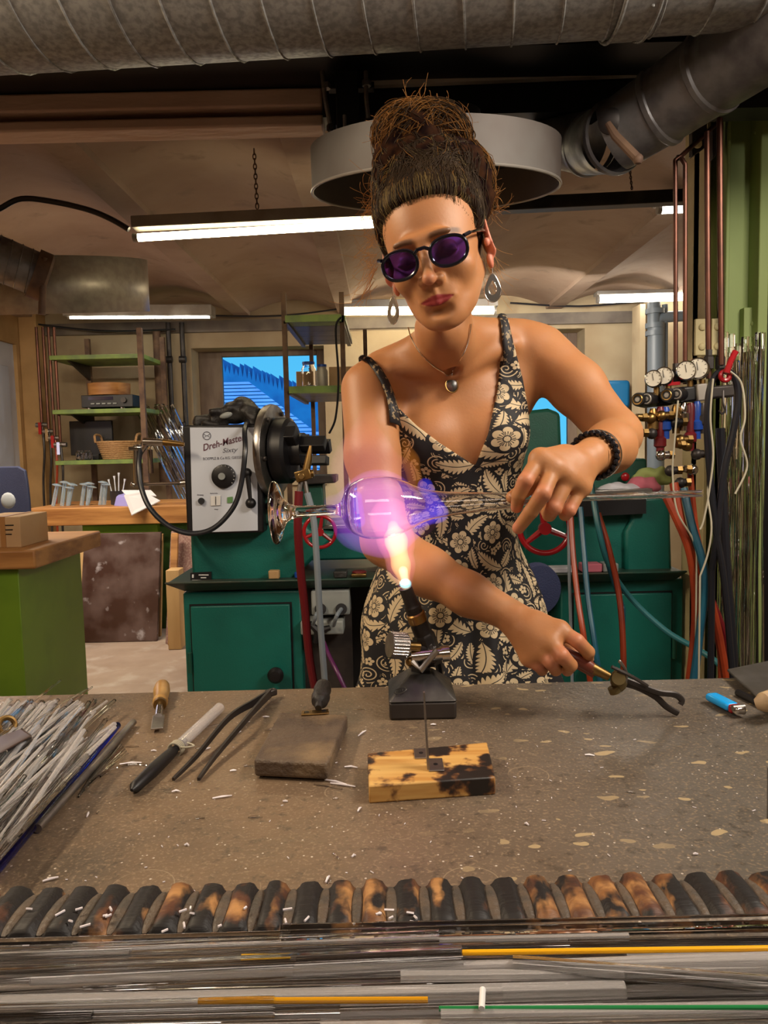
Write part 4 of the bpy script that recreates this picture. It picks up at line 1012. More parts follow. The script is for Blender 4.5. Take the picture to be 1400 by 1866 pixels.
P, f = nets(F, lo, h)
# woven print: cream flowers, leaves and scrolls on black, drawn by nodes in cloth coordinates
m, nt, bs = newmat('floral_print'); L = nt.links
uvn = nd(nt, 'UVMap', uv_map='cloth')
def layer(cell, off, ang):
    mp = nd(nt, 'Mapping'); mp.inputs['Location'].default_value = (off, off*.7, 0); mp.inputs['Rotation'].default_value = (0, 0, ang); L.new(uvn.outputs[0], mp.inputs[0])
    v = nd(nt, 'TexVoronoi', voronoi_dimensions='2D', feature='F1', Scale=1/cell, Randomness=.62); L.new(mp.outputs[0], v.inputs['Vector'])
    a = nd(nt, 'SeparateXYZ'); L.new(mp.outputs[0], a.inputs[0]); c = nd(nt, 'SeparateXYZ'); L.new(v.outputs['Position'], c.inputs[0]); rc = nd(nt, 'SeparateColor'); L.new(v.outputs['Color'], rc.inputs[0])
    dx = E(nt, a.outputs[0])-E(nt, c.outputs[0]); dy = E(nt, a.outputs[1])-E(nt, c.outputs[1]); rnd = E(nt, rc.outputs[0])
    ra = rnd*6.283; ca_, sa_ = ra.fn('COSINE'), ra.fn('SINE')
    u = dx*ca_+dy*sa_; w = dy*ca_-dx*sa_; r = (dx*dx+dy*dy).fn('SQRT'); t = w.op('ARCTAN2', u); return u, w, r, t, E(nt, rc.outputs[1])
def bw(x, lo, hi): return (x > lo)*(x < hi)
# large flowers
u, w, r, t, q = layer(.084, .013, .3); Rf = .0215
pet = (t*3).fn('COSINE').fn('ABSOLUTE'); out = (pet.op('POWER', .55)*.38+.62)*Rf
fl = (r < out)*(pet > .13)*(bw(r, Rf*.22, Rf*.30).op('MULTIPLY', -1)+1); fl = fl*((bw(r, Rf*.30, Rf*.62)*(((t*18).fn('COSINE')) > .45)).op('MULTIPLY', -1)+1)
fzone = r < Rf*1.22
# leaves
def leafl(cell, off, ang, Ll, Wl):
    u, w, r, t, q = layer(cell, off, ang); s = u/Ll; aw = w.fn('ABSOLUTE'); w2 = w+ (u*u)*7 - .002
    aw = w2.fn('ABSOLUTE'); env = (s*s*-1+1).mx(0).op('POWER', .8)
    lob = ((u*(6.283*4.2/Ll)*.5 - aw*260).fn('SINE').fn('ABSOLUTE'))*.52+.48
    lf = (aw < env*lob*Wl)*(aw > .0007); zone = (aw < env*Wl*1.25+.0015)*(s.fn('ABSOLUTE') < 1.06); return lf, zone
l1, z1_ = leafl(.066, .31, 1.1, .033, .0135); l2, z2_ = leafl(.050, .77, 2.2, .022, .0095)
# scrolls and small flowers
u, w, r, t, q = layer(.042, .53, .8); sp_ = (r*(1/.0062)-t*(1/6.283)).fn('FRACT'); scr = (sp_ < .30)*(r < .0165)*(r > .0012)
u, w, r, t, q = layer(.036, .19, 2.7); p5 = (t*2.5).fn('COSINE').fn('ABSOLUTE'); sm_ = (r < (p5*.4+.6)*.0082)*(r > .0018)*(p5 > .15); szone = r < .0105
u, w, r, t, q = layer(.03, .91, .2); arc = ((r*(1/.0026)).fn('FRACT') < .38)*(r < .010)*(r > .004)*(t > 1.5)
inv_ = lambda e: e.op('MULTIPLY', -1)+1
pat = (arc*inv_(szone)).mx(scr*inv_(szone)).mx(sm_); pat = (pat*inv_(z2_)).mx(l2); pat = (pat*inv_(z1_)).mx(l1); pat = (pat*inv_(fzone)).mx(fl)
mx_ = nd(nt, 'Mix', data_type='RGBA'); L.new(pat.k, mx_.inputs[0]); mx_.inputs[6].default_value = (.006,.005,.007,1); mx_.inputs[7].default_value = (.56,.44,.27,1)
L.new(mx_.outputs[2], bs.inputs['Base Color']); bs.inputs['Roughness'].default_value = .72
bs.inputs['Sheen Weight'].default_value = .0
dress, P = mesh_np('dress', P, f, m, wo, smooth=1)
U = np.arctan2(P[:, 0]-sc0[0], -(P[:, 1]-1.56))*.150; uv = dress.data.uv_layers.new(name='cloth')
li = np.zeros(len(dress.data.loops), np.int32); dress.data.loops.foreach_get('vertex_index', li)
uv.data.foreach_set('uv', np.stack([U[li], P[li, 2]], 1).astype(np.float32).ravel())
# thin strap over each shoulder (laid on after the body, see STRAPS)
st_m = mat('strap_cloth', (.012,.011,.014), .6, col2=(.30,.22,.12), nscale=120, nlo=.56, nhi=.58)
# ---- hair
HA_ = Sdf()
he(HA_, (0,.022,.046), (.0835,.098,.088), .02); he(HA_, (0,.07,-.01), (.055,.045,.06), .03)
bunc = W(762, 246, 1.24)
HA_.ell(bunc, (.056,.050,.043), k=.02); HA_.ell(W(714, 268, 1.235), (.024,.03,.032), k=.02); HA_.ell(W(802, 244, 1.25), (.028,.04,.034), k=.02)
HA_.ell(W(782, 300, 1.235), (.072,.06,.035), k=.03); HA_.ell(W(845, 318, 1.25), (.042,.05,.045), k=.025); HA_.ell(W(872, 355, 1.26), (.026,.045,.045), k=.02)
HA_.ell(W(700, 345, 1.24), (.018,.04,.05), k=.02)
lo = np.array(V3(HO))-.16; hi = np.array(V3(HO))+.16; hi[2] += .09; lo[2] += .05; h = .0028
F, ax = HA_.grid(lo, hi, h); X, Y_, Z = np.meshgrid(*ax, indexing='ij')
Rm = np.array(HR); dx, dy, dz = X-HO.x, Y_-HO.y, Z-HO.z
lx = Rm[0][0]*dx+Rm[1][0]*dy+Rm[2][0]*dz; ly = Rm[0][1]*dx+Rm[1][1]*dy+Rm[2][1]*dz; lz = Rm[0][2]*dx+Rm[1][2]*dy+Rm[2][2]*dz
keep = ((lz-.080)+1.25*(ly+.060)-.10*np.sqrt(np.maximum(0, .004-lx**2))*0)/1.6
keep = np.maximum(keep, np.minimum(lz-.105, .01)); keep = keep + .003 - 5.0*lx**2*(ly < -.01) + .0006*np.sin(lx*420)
F = np.maximum(F, -keep)
F += .0011*np.sin(lx*210+ly*90)*np.sin(ly*130-lz*160)+.0022*np.clip((lz-.12)*20, 0, 1)*np.sin(X*120+3*np.sin(Z*50))*np.sin(Z*130+Y_*60)
Pq, fq = nets(F, lo, h)
m, nt, bs = newmat('brown_hair'); L = nt.links
tc = nd(nt, 'TexCoord'); n1 = nd(nt, 'TexNoise', Scale=55, Detail=5); L.new(tc.outputs['Object'], n1.inputs['Vector'])
cr = nd(nt, 'ValToRGB'); L.new(n1.outputs[0], cr.inputs[0]); cr.color_ramp.elements[0].color = (.010,.005,.005,1); cr.color_ramp.elements[0].position = .38; cr.color_ramp.elements[1].color = (.040,.017,.008,1); cr.color_ramp.elements[1].position = .66
L.new(cr.outputs[0], bs.inputs['Base Color']); bs.inputs['Roughness'].default_value = .95; bs.inputs['Specular IOR Level'].default_value = .02
hairo, _ = mesh_np('hair', Pq, fq, m, wo, smooth=1); M['hair'] = m
from mathutils.bvhtree import BVHTree
bv = BVHTree.FromPolygons([Vector(p) for p in Pq], [tuple(int(i) for i in q) for q in fq])
def onhair(p, o=.0015):
    r_ = bv.find_nearest(p); return r_[0]+r_[1]*o
rnd = random.Random(5)
def strandmat(name, ca, cb, tr):
    m, nt, bs = newmat(name); L = nt.links; bs.inputs['Roughness'].default_value = .55; bs.inputs['Specular IOR Level'].default_value = .12
    tc = nd(nt, 'TexCoord'); n1 = nd(nt, 'TexNoise', Scale=30, Detail=2); L.new(tc.outputs['Object'], n1.inputs['Vector'])
    x = nd(nt, 'Mix', data_type='RGBA'); L.new(n1.outputs[0], x.inputs[0]); x.inputs[6].default_value = c4(ca); x.inputs[7].default_value = c4(cb); L.new(x.outputs[2], bs.inputs['Base Color'])
    t = nd(nt, 'BsdfTranslucent'); L.new(x.outputs[2], t.inputs[0]); mm = nd(nt, 'MixShader'); mm.inputs[0].default_value = tr
    L.new(bs.outputs[0], mm.inputs[1]); L.new(t.outputs[0], mm.inputs[2]); L.new(mm.outputs[0], nt.nodes['Material Output'].inputs[0]); return m
A = MB(); B_ = MB(); C_ = MB()
crown = W(785, 300, 1.19)
G_ = MB()
bt_v = BVHTree.FromPolygons([Vector(p) for p in np.concatenate(Ps)], [tuple(int(i) for i in q_) for q_ in np.concatenate(Fs)])
for i in range(330):   # fine hair growing out of the forehead edge
    ph = rnd.uniform(-1.5, 1.5); lyy = .015-math.cos(ph)*.090; lz0 = min(.082-1.25*(lyy+.060), .086)-6*(math.sin(ph)*.078)**2*0
    a = H(math.sin(ph)*.076, lyy-.002, lz0-rnd.uniform(-.004,.009)); c = H(math.sin(ph)*.070, lyy+.030, lz0+.040)
    r0 = bt_v.find_nearest(a); pts = [r0[0]+r0[1]*.0004]+[onhair(a.lerp(c, k/5)+Vector((rnd.uniform(-.001,.001),0,0)), .0012+.0015*math.sin(k*.6)) for k in range(1, 6)]
    (G_ if i % 3 == 0 else A).tube(pts, [.0002,.0004,.0005,.0005,.0004,.0002], 4, caps=False)
for i in range(900):   # hair drawn up over the sides and crown towards the bun
    an = rnd.uniform(0, 6.283); rr0 = rnd.uniform(.05,.10); a = H(math.cos(an)*rr0, .02-abs(math.sin(an))*rr0, rnd.uniform(.03,.14)); a = onhair(a); c = bunc+Vector((rnd.uniform(-.045,.045), rnd.uniform(-.02,.03), rnd.uniform(-.05,-.015)))
    L_ = min(1, .075/max((c-a).length, .01)); pts = [onhair(a.lerp(c, L_*k/7)+Vector((.002*math.sin(k*.9+i), 0, 0)), rnd.uniform(.0003,.0028)) for k in range(8)]
    (A if i % 4 else (G_ if i % 8 else B_)).tube(pts, [.0002]+[.0006]*6+[.0002], 4, caps=False)
for i in range(640):
    ph = rnd.uniform(-1.75, 1.75); ph_ = ph
    st0 = H(math.sin(ph)*.085, .015-math.cos(ph)*.098, .0)
    lyy = .015-math.cos(ph)*.092; lz0 = .082-1.25*(lyy+.060)+rnd.uniform(-.002,.012); lz0 = min(lz0, .088)
    s0 = H(math.sin(ph)*.08, lyy, lz0); e0 = crown+Vector((rnd.uniform(-.045,.06), rnd.uniform(-.01,.06), rnd.uniform(-.01,.02)))
    n_ = 9; off = rnd.uniform(.0004, .003); w1 = rnd.uniform(-.006, .006)
    pts = []
    for k in range(n_):
        t = k/(n_-1); p = s0.lerp(e0, t)+Vector((w1*math.sin(t*3.1), 0, .02*math.sin(t*3.14))); pts.append(onhair(p, off*(.2+math.sin(t*3.1))))
    A.tube(pts, [.0002]+[.0006]*(n_-2)+[.0003], 4, caps=False)
for i in range(2100):
    axv = (Vector((.3,.9,.5), ) if i % 4 < 2 else Vector((-.7,.5,.4)) if i % 4 == 2 else Vector((rnd.gauss(0,1), rnd.gauss(0,1), rnd.gauss(0,1))))+Vector((rnd.gauss(0,.22), rnd.gauss(0,.22), rnd.gauss(0,.22))); axv = axv.normalized(); x_, y_, _ = frame(axv); a0 = rnd.uniform(0, 6.28); sp = rnd.uniform(1.0, 3.0); sc = rnd.uniform(.96, 1.07); cc0 = bunc+Vector((rnd.uniform(-.018,.03), 0, rnd.uniform(-.016,.008)))
    pts = []
    for k in range(9):
        a = a0+sp*k/8; v = x_*math.cos(a)+y_*math.sin(a); pts.append(cc0+Vector((v.x*.056, v.y*.050, v.z*.042))*(sc+.03*math.sin(a*2+i)))
    (A if i % 5 < 2 else B_).tube(pts, [.0002]+[.0006]*7+[.0002], 4, caps=False)
for i in range(130):   # strands sweeping from the bun down the right side, and a loose cluster on the left
    a = W(800+rnd.uniform(-20,25), 222+rnd.uniform(-12,30), 1.23); c = W(890+rnd.uniform(-25,14), 345+rnd.uniform(-45,55), 1.24)
    pts = [a.lerp(c, k/8)+Vector((.016*math.sin(k/8*3.14), 0, .016*math.sin(k/8*3.14)+rnd.uniform(-.0015,.0015))) for k in range(9)]
    pts = [onhair(p, rnd.uniform(.0005,.004)) if k < 7 else p for k, p in enumerate(pts)]
    (B_ if i % 3 else A).tube(pts, [.0002]+[.0006]*7+[.0002], 4, caps=False)
def fly(p0, d, Ln, curl):
    pts = [Vector(p0)]; d = Vector(d).normalized(); ax_ = Vector((rnd.gauss(0,1), rnd.gauss(0,1), rnd.gauss(0,1))).normalized()
    for k in range(9):
        d = (Matrix.Rotation(curl*rnd.uniform(.6,1.4), 3, ax_) @ d).normalized(); pts.append(pts[-1]+d*Ln/9)
    return pts
for i in range(150):   # round the bun
    v = Vector((rnd.gauss(0,1), rnd.gauss(0,.5), rnd.gauss(.2,1))).normalized(); p = bunc+Vector((v.x*.058, v.y*.05, v.z*.045))
    C_.tube(fly(p, v+Vector((rnd.gauss(0,.7), rnd.gauss(0,.4), rnd.gauss(0,.7))), rnd.uniform(.015,.045), rnd.uniform(-.45,.45)), .00024, 3, caps=False)
for i in range(130):   # left side, lit from behind
    p = W(rnd.uniform(678, 692), rnd.uniform(325, 500), 1.235); p = p+Vector((0, rnd.uniform(-.01,.04), 0))
    C_.tube(fly(p, (-1, rnd.gauss(0,.4), rnd.uniform(-1.5,.5)), rnd.uniform(.015,.055), rnd.uniform(-.4,.4)), .00026, 3, caps=False)
for i in range(60):
    p = W(rnd.uniform(886, 905), rnd.uniform(330, 400), 1.25); C_.tube(fly(p, (.5, rnd.gauss(0,.4), rnd.uniform(-1.6,.8)), rnd.uniform(.012,.04), rnd.uniform(-.4,.4)), .00024, 3, caps=False)
for i in range(26):
    p = W(rnd.uniform(878, 892), rnd.uniform(430, 500), 1.26); C_.tube(fly(p, (.6, .2, -1.2), rnd.uniform(.03,.08), rnd.uniform(-.15,.15)), .00030, 3, caps=False)
for i in range(18):
    p = W(rnd.uniform(672, 690), rnd.uniform(470, 530), 1.25); C_.tube(fly(p, (-.7, .2, -1.2), rnd.uniform(.04,.09), rnd.uniform(-.3,.3)), .00032, 3, caps=False)
for nm_, mb_, mt_ in (('hair_strands', G_, strandmat('highlighted_strand', (.09,.06,.02), (.20,.14,.05), .1)), ('hair_strands', A, strandmat('dark_strand', (.010,.006,.006), (.06,.035,.015), .1)), ('hair_strands', B_, strandmat('rim_lit_strand', (.10,.038,.010), (.40,.19,.05), .4)), ('loose_hairs', C_, strandmat('backlit_strand', (.50,.24,.08), (.72,.42,.16), .55))):  # golden back light put into the colour of bun strands and loose hairs
    o = obj(nm_, mb_, mt_, wo, sharp=180); o['kind'] = 'stuff'
# ---- glasses
gl = obj('glasses', MB().tube([H(-.011,-.109,.006), H(-.005,-.111,.010), H(.005,-.111,.010), H(.011,-.109,.006)], .0028, 8), mat('black_acetate', (.008,.008,.014), .18), wo)
lensm, nt, bs = newmat('violet_lens')
tb_ = nd(nt, 'BsdfTransparent'); tb_.inputs[0].default_value = (.36,.24,.80,1); gb_ = nd(nt, 'BsdfGlossy', Roughness=.03); gb_.inputs[0].default_value = (.55,.6,1,1)
fr_ = nd(nt, 'Fresnel', IOR=1.9); ms_ = nd(nt, 'MixShader'); nt.links.new(fr_.outputs[0], ms_.inputs[0]); nt.links.new(tb_.outputs[0], ms_.inputs[1]); nt.links.new(gb_.outputs[0], ms_.inputs[2]); nt.links.new(ms_.outputs[0], nt.nodes['Material Output'].inputs[0])
for s_ in (-1, 1):
    out = []
    for k in range(40):
        a = 2*math.pi*k/40; cx_l = math.copysign(abs(math.cos(a))**.88, math.cos(a)); sz_ = math.copysign(abs(math.sin(a))**.88, math.sin(a))
        xx = s_*.0365+cx_l*.0265; zz = -.002+sz_*(.0180 if sz_ > 0 else .0215); out.append(H(xx, -.108+.55*abs(abs(xx)-.01)**1.0*.22+.0, zz))
    obj('rim', MB().tube(out, .0026, 8, closed=True), M.get('acetate') or gl.data.materials[0], gl)
    lens = MB(); nrm = (HR @ Vector((0,1,0)))*.0018; lens.prism(out, nrm); obj('lens', lens, lensm, gl)
    tp = [H(s_*.062,-.098,.010), H(s_*.070,-.085,.012), H(s_*.0785,-.03,.012), H(s_*.080,.008,.010)]
    obj('temple_arm', MB().tube(smooth_path(tp, 4), .0022, 8), M['chrome'], gl, label='clear metallic side arm')
    obj('hinge', MB().tube([H(s_*.0615,-.101,.010), H(s_*.069,-.090,.012)], .003, 6), gl.data.materials[0], gl)
# ---- earrings
silver = mat('silver', (.75,.74,.72), .2, 1)
for s_ in (1, -1):
    top = H(s_*.078,.010,-.044) if s_ > 0 else W(716, 528, 1.23)
    c = top-Vector((0,0,.034)); ax_ = Vector((.15,-1,0)) if s_ > 0 else Vector((-.75,-.6,0)); x_, y_, d_ = frame(ax_, (0,0,1))
    def tear(sc, n=28):
        pts = []
        for k in range(n):
            a = 2*math.pi*k/n; r_ = 1-.0*a; xx = math.sin(a)*.0135*(1-.45*max(0, math.cos(a)))**1.0; zz = math.cos(a)*.019*(1.25 if math.cos(a) > 0 else 1)
            pts.append(c+(x_*xx+Vector((0,0,1))*(zz-(1-sc)*(-.006)))*sc)
        return pts
    er = obj('earring', MB().tube([top+Vector((0,0,.006)), top-Vector((0,0,.004)), top-Vector((0,0,.012))], .0009, 6), silver, wo)
    outp = tear(1); inn = [p.copy() for p in tear(.52)]
    mb = MB(); n_ = len(outp); e_ = d_*.0008
    mb.add([p-e_ for p in outp]+[p-e_ for p in inn]+[p+e_ for p in outp]+[p+e_ for p in inn], sum([[(i, (i+1) % n_, n_+(i+1) % n_, n_+i), (2*n_+i, 3*n_+i, 3*n_+(i+1) % n_, 2*n_+(i+1) % n_)] for i in range(n_)], []))
    obj('filigree_drop', mb, silver, er)
    obj('drop_edge', MB().tube(outp, .0011, 6, closed=True), silver, er); obj('drop_edge', MB().tube(inn, .0009, 6, closed=True), silver, er)
    for k in range(7):
        a = math.pi+(k-3)*.32; p = c+x_*math.sin(a)*.0095*1+Vector((0,0,1))*(math.cos(a)*.0125-.001)-d_*.001; obj('bead', MB().ell(p, (.0011,.0011,.0011), 8), M['black'], er)
# ---- necklace: chain laid on the skin
bbv = BVHTree.FromObject(body, bpy.context.evaluated_depsgraph_get()) if False else None
def onskin(px, py, Y0, o=.002):
    # march a ray onto the field of the body
    d = ray(px, py).normalized(); o_ = Vector((0, 0, CAMZ)); best_ = None
    return body_hit(o_, d, o)

def body_hit(o_, d, off):
    loc, nrm_, i_, ds = bt_v.ray_cast(o_, d)
    return loc+nrm_*off if loc is not None else o_+d*1.4
cp = [body_hit(Vector((0,0,CAMZ)), ray(x_, y_).normalized(), .0018) for x_, y_ in ((744,596),(752,618),(768,643),(790,665),(806,676),(817,684),(828,673),(840,650),(850,628),(855,606),(857,590))]
nk = obj('necklace', MB().tube(smooth_path(cp, 5), .0011, 6), silver, wo)
pc = body_hit(Vector((0,0,CAMZ)), ray(823, 699).normalized(), .005)
x_, y_, d_ = frame((0.1,-1,.25), (0,0,1)); Mx = Matrix((x_, y_, d_)).transposed()
obj('pendant', MB().ell(pc, (.0105,.0135,.004), 20, Mx), mat('dark_opal', (.02,.025,.02), .3, col2=(.12,.05,.04), nscale=60), nk, label='dark oval stone pendant')
obj('pendant_rim', MB().tube([pc+x_*math.cos(a*.2244)*.0113+y_*math.sin(a*.2244)*.0143 for a in range(28)], .0013, 6, closed=True), M['brass'], nk, label='gold rim of the pendant')
obj('pendant_loop', MB().ring(pc+Vector((0,-.003,.0185)), (1,0,0), .004, .0011, 14, 6), silver, nk)
# ---- STRAPS
for L_, ws in ((((660,652),(672,660),(686,676),(698,697),(707,720),(713,745),(716,775)), (.005,.006,.0065,.0075,.009,.012,.014)), (((915,580),(918,596),(922,620),(926,645),(929,672),(931,705)), (.006,.008,.009,.012,.015,.018))):
    sp_ = [body_hit(Vector((0,0,CAMZ)), ray(x_, y_).normalized(), .003) for x_, y_ in L_]
    back = sp_[0]+Vector((0,.05,.004)); loc, nn, _, _ = bt_v.find_nearest(back); b2, n2_, _, _ = bt_v.find_nearest(back+Vector((0,.05,-.10)))
    sp_ = [b2+n2_*.003, loc+nn*.003]+sp_; ws2 = [.005,.005]+list(ws)
    mb = MB(); n_ = len(sp_); vs = []
    for i, p in enumerate(sp_):
        t_ = (sp_[min(i+1,n_-1)]-sp_[max(i-1,0)]).normalized(); nn = bt_v.find_nearest(p)[1]; sd_ = t_.cross(nn).normalized()
        for k in (-1, -.5, .0, .5, 1): vs.append(p+sd_*ws2[i]*k+nn*(.001 if abs(k) == 1 else .003))
    mb.add(vs, [(i*5+k, (i+1)*5+k, (i+1)*5+k+1, i*5+k+1) for i in range(n_-1) for k in range(4)])
    o = obj('shoulder_strap', mb, st_m, dress); sm = o.modifiers.new('thick', 'SOLIDIFY'); sm.thickness = .003; sm.offset = -1
# ---- bracelets on her left wrist
ba0, ba1 = W(1090, 828, 1.19), W(1076, 832, 1.15); axb = (ba0-ba1).normalized(); x_, y_, d_ = frame(axb)
bc_ = ba1.lerp(ba0, .42)
br = obj('bead_bracelet', MB().ring(bc_, axb, .0335, .0012, 30, 6), M['black'], wo)
blk = mat('black_bead', (.01,.009,.012), .15)
for row in (0, 1):
    for k in range(24):
        a = 2*math.pi*(k+.5*row)/24; p = bc_+(x_*math.cos(a)+y_*math.sin(a))*.0345+axb*(.0045*(row*2-1)); obj('bead', MB().ell(p, (.0046,.0046,.0046), 8), blk, br)
obj('bangle', MB().ring(bc_+axb*.016, axb, .0375, .0016, 48, 8), silver, wo, label='thin silver bangle')
# ================================================================ UNDER THE LATHE, STOOL, RIGHT WALL
o1 = thing('power_socket_box', 'grey socket box with two plugs under the lathe left of the woman', 'socket', W(602, 1100, 2.62))
obj('box_body', MB().pbox(568, 637, 1075, 1122, 2.60, .08), M['grey'], o1, .006)
for px in (584, 622):
    obj('socket_hole', MB().cyl(W(px, 1110, 2.61), W(px, 1110, 2.59), .020), M['black'], o1); obj('plug_cable', MB().tube(smooth_path([W(px, 1110, 2.58), W(px-8, 1122, 2.52), W(px-14, 1140, 2.56)]), .007, 8), M['greyhose'], o1)
o1 = thing('switch_box', 'lower grey switch box with black star knob below the socket box', 'switch', W(587, 1145, 2.60))
obj('box_body', MB().pbox(548, 626, 1131, 1158, 2.58, .10), M['grey'], o1, .006)
k = MB(); c = W(580, 1150, 2.555); k.cyl(c, c+Vector((0,.03,0)), .016)
for j in range(3):
    a = R(15+120*j); u = Vector((math.cos(a), 0, math.sin(a))); k.tube([c, c+u*.042], [.014,.009], 8)
obj('star_knob', k, M['black'], o1)
obj('mount_plate', MB().box(xpx(550,1100,2.66), xpx(640,1100,2.66), 2.68, 2.70, .3, zpx(600,1072,2.66)), M['darksteel'], o1)
tag(obj('tool_clutter_plate', pp([(600,1048),(700,1040),(700,1052),(600,1058)], YL+.1, .12), M['darksteel'], None, .004), 'dark metal plate lying in the tray behind the hoses', 'plate')
for i, (px, py, rx_, m_, lb) in enumerate(((655,1047,.025,M['redhose'],'round red tin lid in the lathe tray'),(543,1052,.012,M['blueaccent'],'small blue cap in the lathe tray'),(618,1050,.02,M['steel'],'round steel ring in the lathe tray'))):
    c = W(px, py, 2.62); c.z = tz+.004; tag(obj('tin_lid', MB().lathe([(0,0),(rx_,0),(rx_,.015),(rx_*.8,.018),(0,.014)], c, n=24), m_), lb, 'lid')
st_ = thing('work_stool', 'dark navy round backed stool behind the woman right of her hip', 'stool', (xpx(975,1080,1.95), 2.0, 0))
c = W(972, 1072, 1.92)
obj('backrest', MB().lathe([(0,0),(.062,.0),(.068,.01),(.062,.03),(0,.035)], c, (.35,-1,0), 32), M['navy'], st_)
obj('back_bar', MB().tube(smooth_path([c+Vector((0,.03,-.02)), c+Vector((0,.05,-.15)), Vector((c.x-.05, 2.02, .62))]), .012, 8), M['black'], st_)
obj('seat', MB().lathe([(0,0),(.15,0),(.16,.015),(.155,.04),(0,.05)], (c.x-.08, 2.05, .60), n=32), M['navy'], st_)
obj('column', MB().cyl((c.x-.08, 2.05, .04), (c.x-.08, 2.05, .60), .025), M['chrome'], st_)
for k in range(5):
    a = k*1.2566; obj('base_leg', MB().tube([(c.x-.08, 2.05, .07), (c.x-.08+.17*math.cos(a), 2.05+.17*math.sin(a), .015)], [.02,.014], 8), M['black'], st_)
# objects on/behind the right headstock
for i, (px, py, r_, m_, lb, Y) in enumerate(((1190,868,(.05,.04,.035),M['lime'],'pale green rag on the right end of the lathe',2.78),(1170,884,(.045,.04,.03),M['pink'],'pink rag in front of the pale green rag',2.72),(1130,889,(.06,.04,.015),M['paper'],'white crumpled cloth left of the pink rag',2.70))):
    s_ = Sdf(); c = W(px, py, Y); s_.ell(c, r_, k=.01); s_.ell(c+Vector((.03,0,-.005)), tuple(v*.8 for v in r_), k=.02); s_.ell(c+Vector((-.03,0.01,-.01)), tuple(v*.75 for v in r_), k=.02)
    o, _ = sdf_obj('rag', s_, m_, .005, None, .006, 60); tag(o, lb, 'rag')
for i, (x0q, x1q, y0q, y1q, m_, lb) in enumerate(((1062,1098,1018,1038,M['pink'],'small crimson box lying in the right part of the lathe tray'),(985,1050,1024,1038,M['paper'],'flat pale packet in the right part of the lathe tray'),(1100,1128,1016,1036,M['grey'],'grey fitting beside the crimson box in the lathe tray'),(640,668,1036,1046,M['brass'],'small brass fitting in the tray left of the woman'),(608,632,1030,1046,M['glove'],'dark tool head lying in the tray behind the hoses'))):
    a = W(x0q, y1q, YL-.03); b_ = W(x1q, y0q, YL-.03); tag(obj('tray_item', MB().box(a.x, b_.x, YL-.03, YL+.03, tz+.002, tz+.002+(b_.z-a.z)*.8), m_, None, .004), lb, 'box' if i < 2 else 'fitting')
# black gloves on the control box
s_ = Sdf(); g = lambda x, y, Y: W(x, y, Y)
s_.cap(g(362,768,2.62), g(400,762,2.62), .018, .024, k=.02); s_.cap(g(400,762,2.62), g(440,745,2.64), .028, .04, k=.02); s_.ell(g(437,750,2.64), (.05,.05,.035), k=.02)
s_.cap(g(455,752,2.60), g(468,800,2.585), .026, .020, k=.015); s_.cap(g(450,745,2.66), g(475,760,2.62), .03, .02, k=.02); s_.cap(g(462,760,2.585), g(452,790,2.575), .012, .010, k=.01)
s_.cap(g(385,752,2.60), g(415,748,2.60), .012, .014, k=.01); s_.cap(g(372,772,2.58), g(398,776,2.58), .012, .012, k=.006); s_.cap(g(468,800,2.585), g(466,815,2.58), .019, .013, k=.01)
o, _ = sdf_obj('leather_gloves', s_, M['glove'], .004, None, .0035, 75); tag(o, 'black leather gloves draped over the white control box', 'gloves')
tag(obj('glove_lining', MB().ell(g(412,757,2.565), (.022,.010,.010), 14, Matrix.Rotation(R(-15), 3, 'Y')), M['grey']), 'small grey glove cuff on top of the control box', 'cuff')
# torch behind the glass foot
to = thing('hand_torch', 'brass hand torch with twin hoses standing behind the glass foot', 'torch', W(560, 870, 2.2))
obj('nozzle', MB().tube([W(566,812,2.2), W(563,835,2.2), W(556,868,2.2)], [.004,.010,.012], 12), M['brass'], to)
obj('valve_block', MB().obox(W(553,866,2.2), (.045,.03,.03), Matrix.Rotation(R(-15),3,'Y')).cyl(W(558,864,2.2), W(572,862,2.2), .011).cyl(W(549,868,2.17), W(549,868,2.14), .01), M['brass'], to, .002)
obj('twin_stem', MB().tube([W(550,872,2.2), W(545,900,2.2)], .008, 8), M['steel'], to); obj('twin_stem', MB().tube([W(555,872,2.2), W(560,900,2.2)], .007, 8), M['steel'], to)
def hose(nm, lb, m_, r_, L):
    pts = hz(L)
    if pts[-1].z < .98: e_ = pts[-1]; pts += [Vector((e_.x, e_.y, e_.z*.5)), Vector((e_.x, e_.y, .012))]
    return tag(obj(nm, MB().tube(pts, r_, 10), m_), lb, 'hose')
hose('gas_hose', 'dark red hose running down behind the glass foot', M['redhose'], .0125, [(545,895,2.2),(543,960,2.2),(548,1040,2.22),(556,1110,2.24),(562,1180,2.26),(572,1245,2.28),(590,1330,2.3)])
hose('gas_hose', 'pale translucent hose right of the dark red hose', M['greyhose'], .0095, [(560,898,2.2),(572,950,2.2),(578,1030,2.2),(583,1120,2.22),(588,1190,2.24),(592,1245,2.26),(595,1330,2.28)])
hose('gas_hose', 'thin purple hose on the floor side beneath the socket boxes', mat('purple_rubber', (.10,.015,.09), .4), .007, [(590,1170,2.5),(600,1195,2.45),(615,1225,2.4),(632,1262,2.38)])
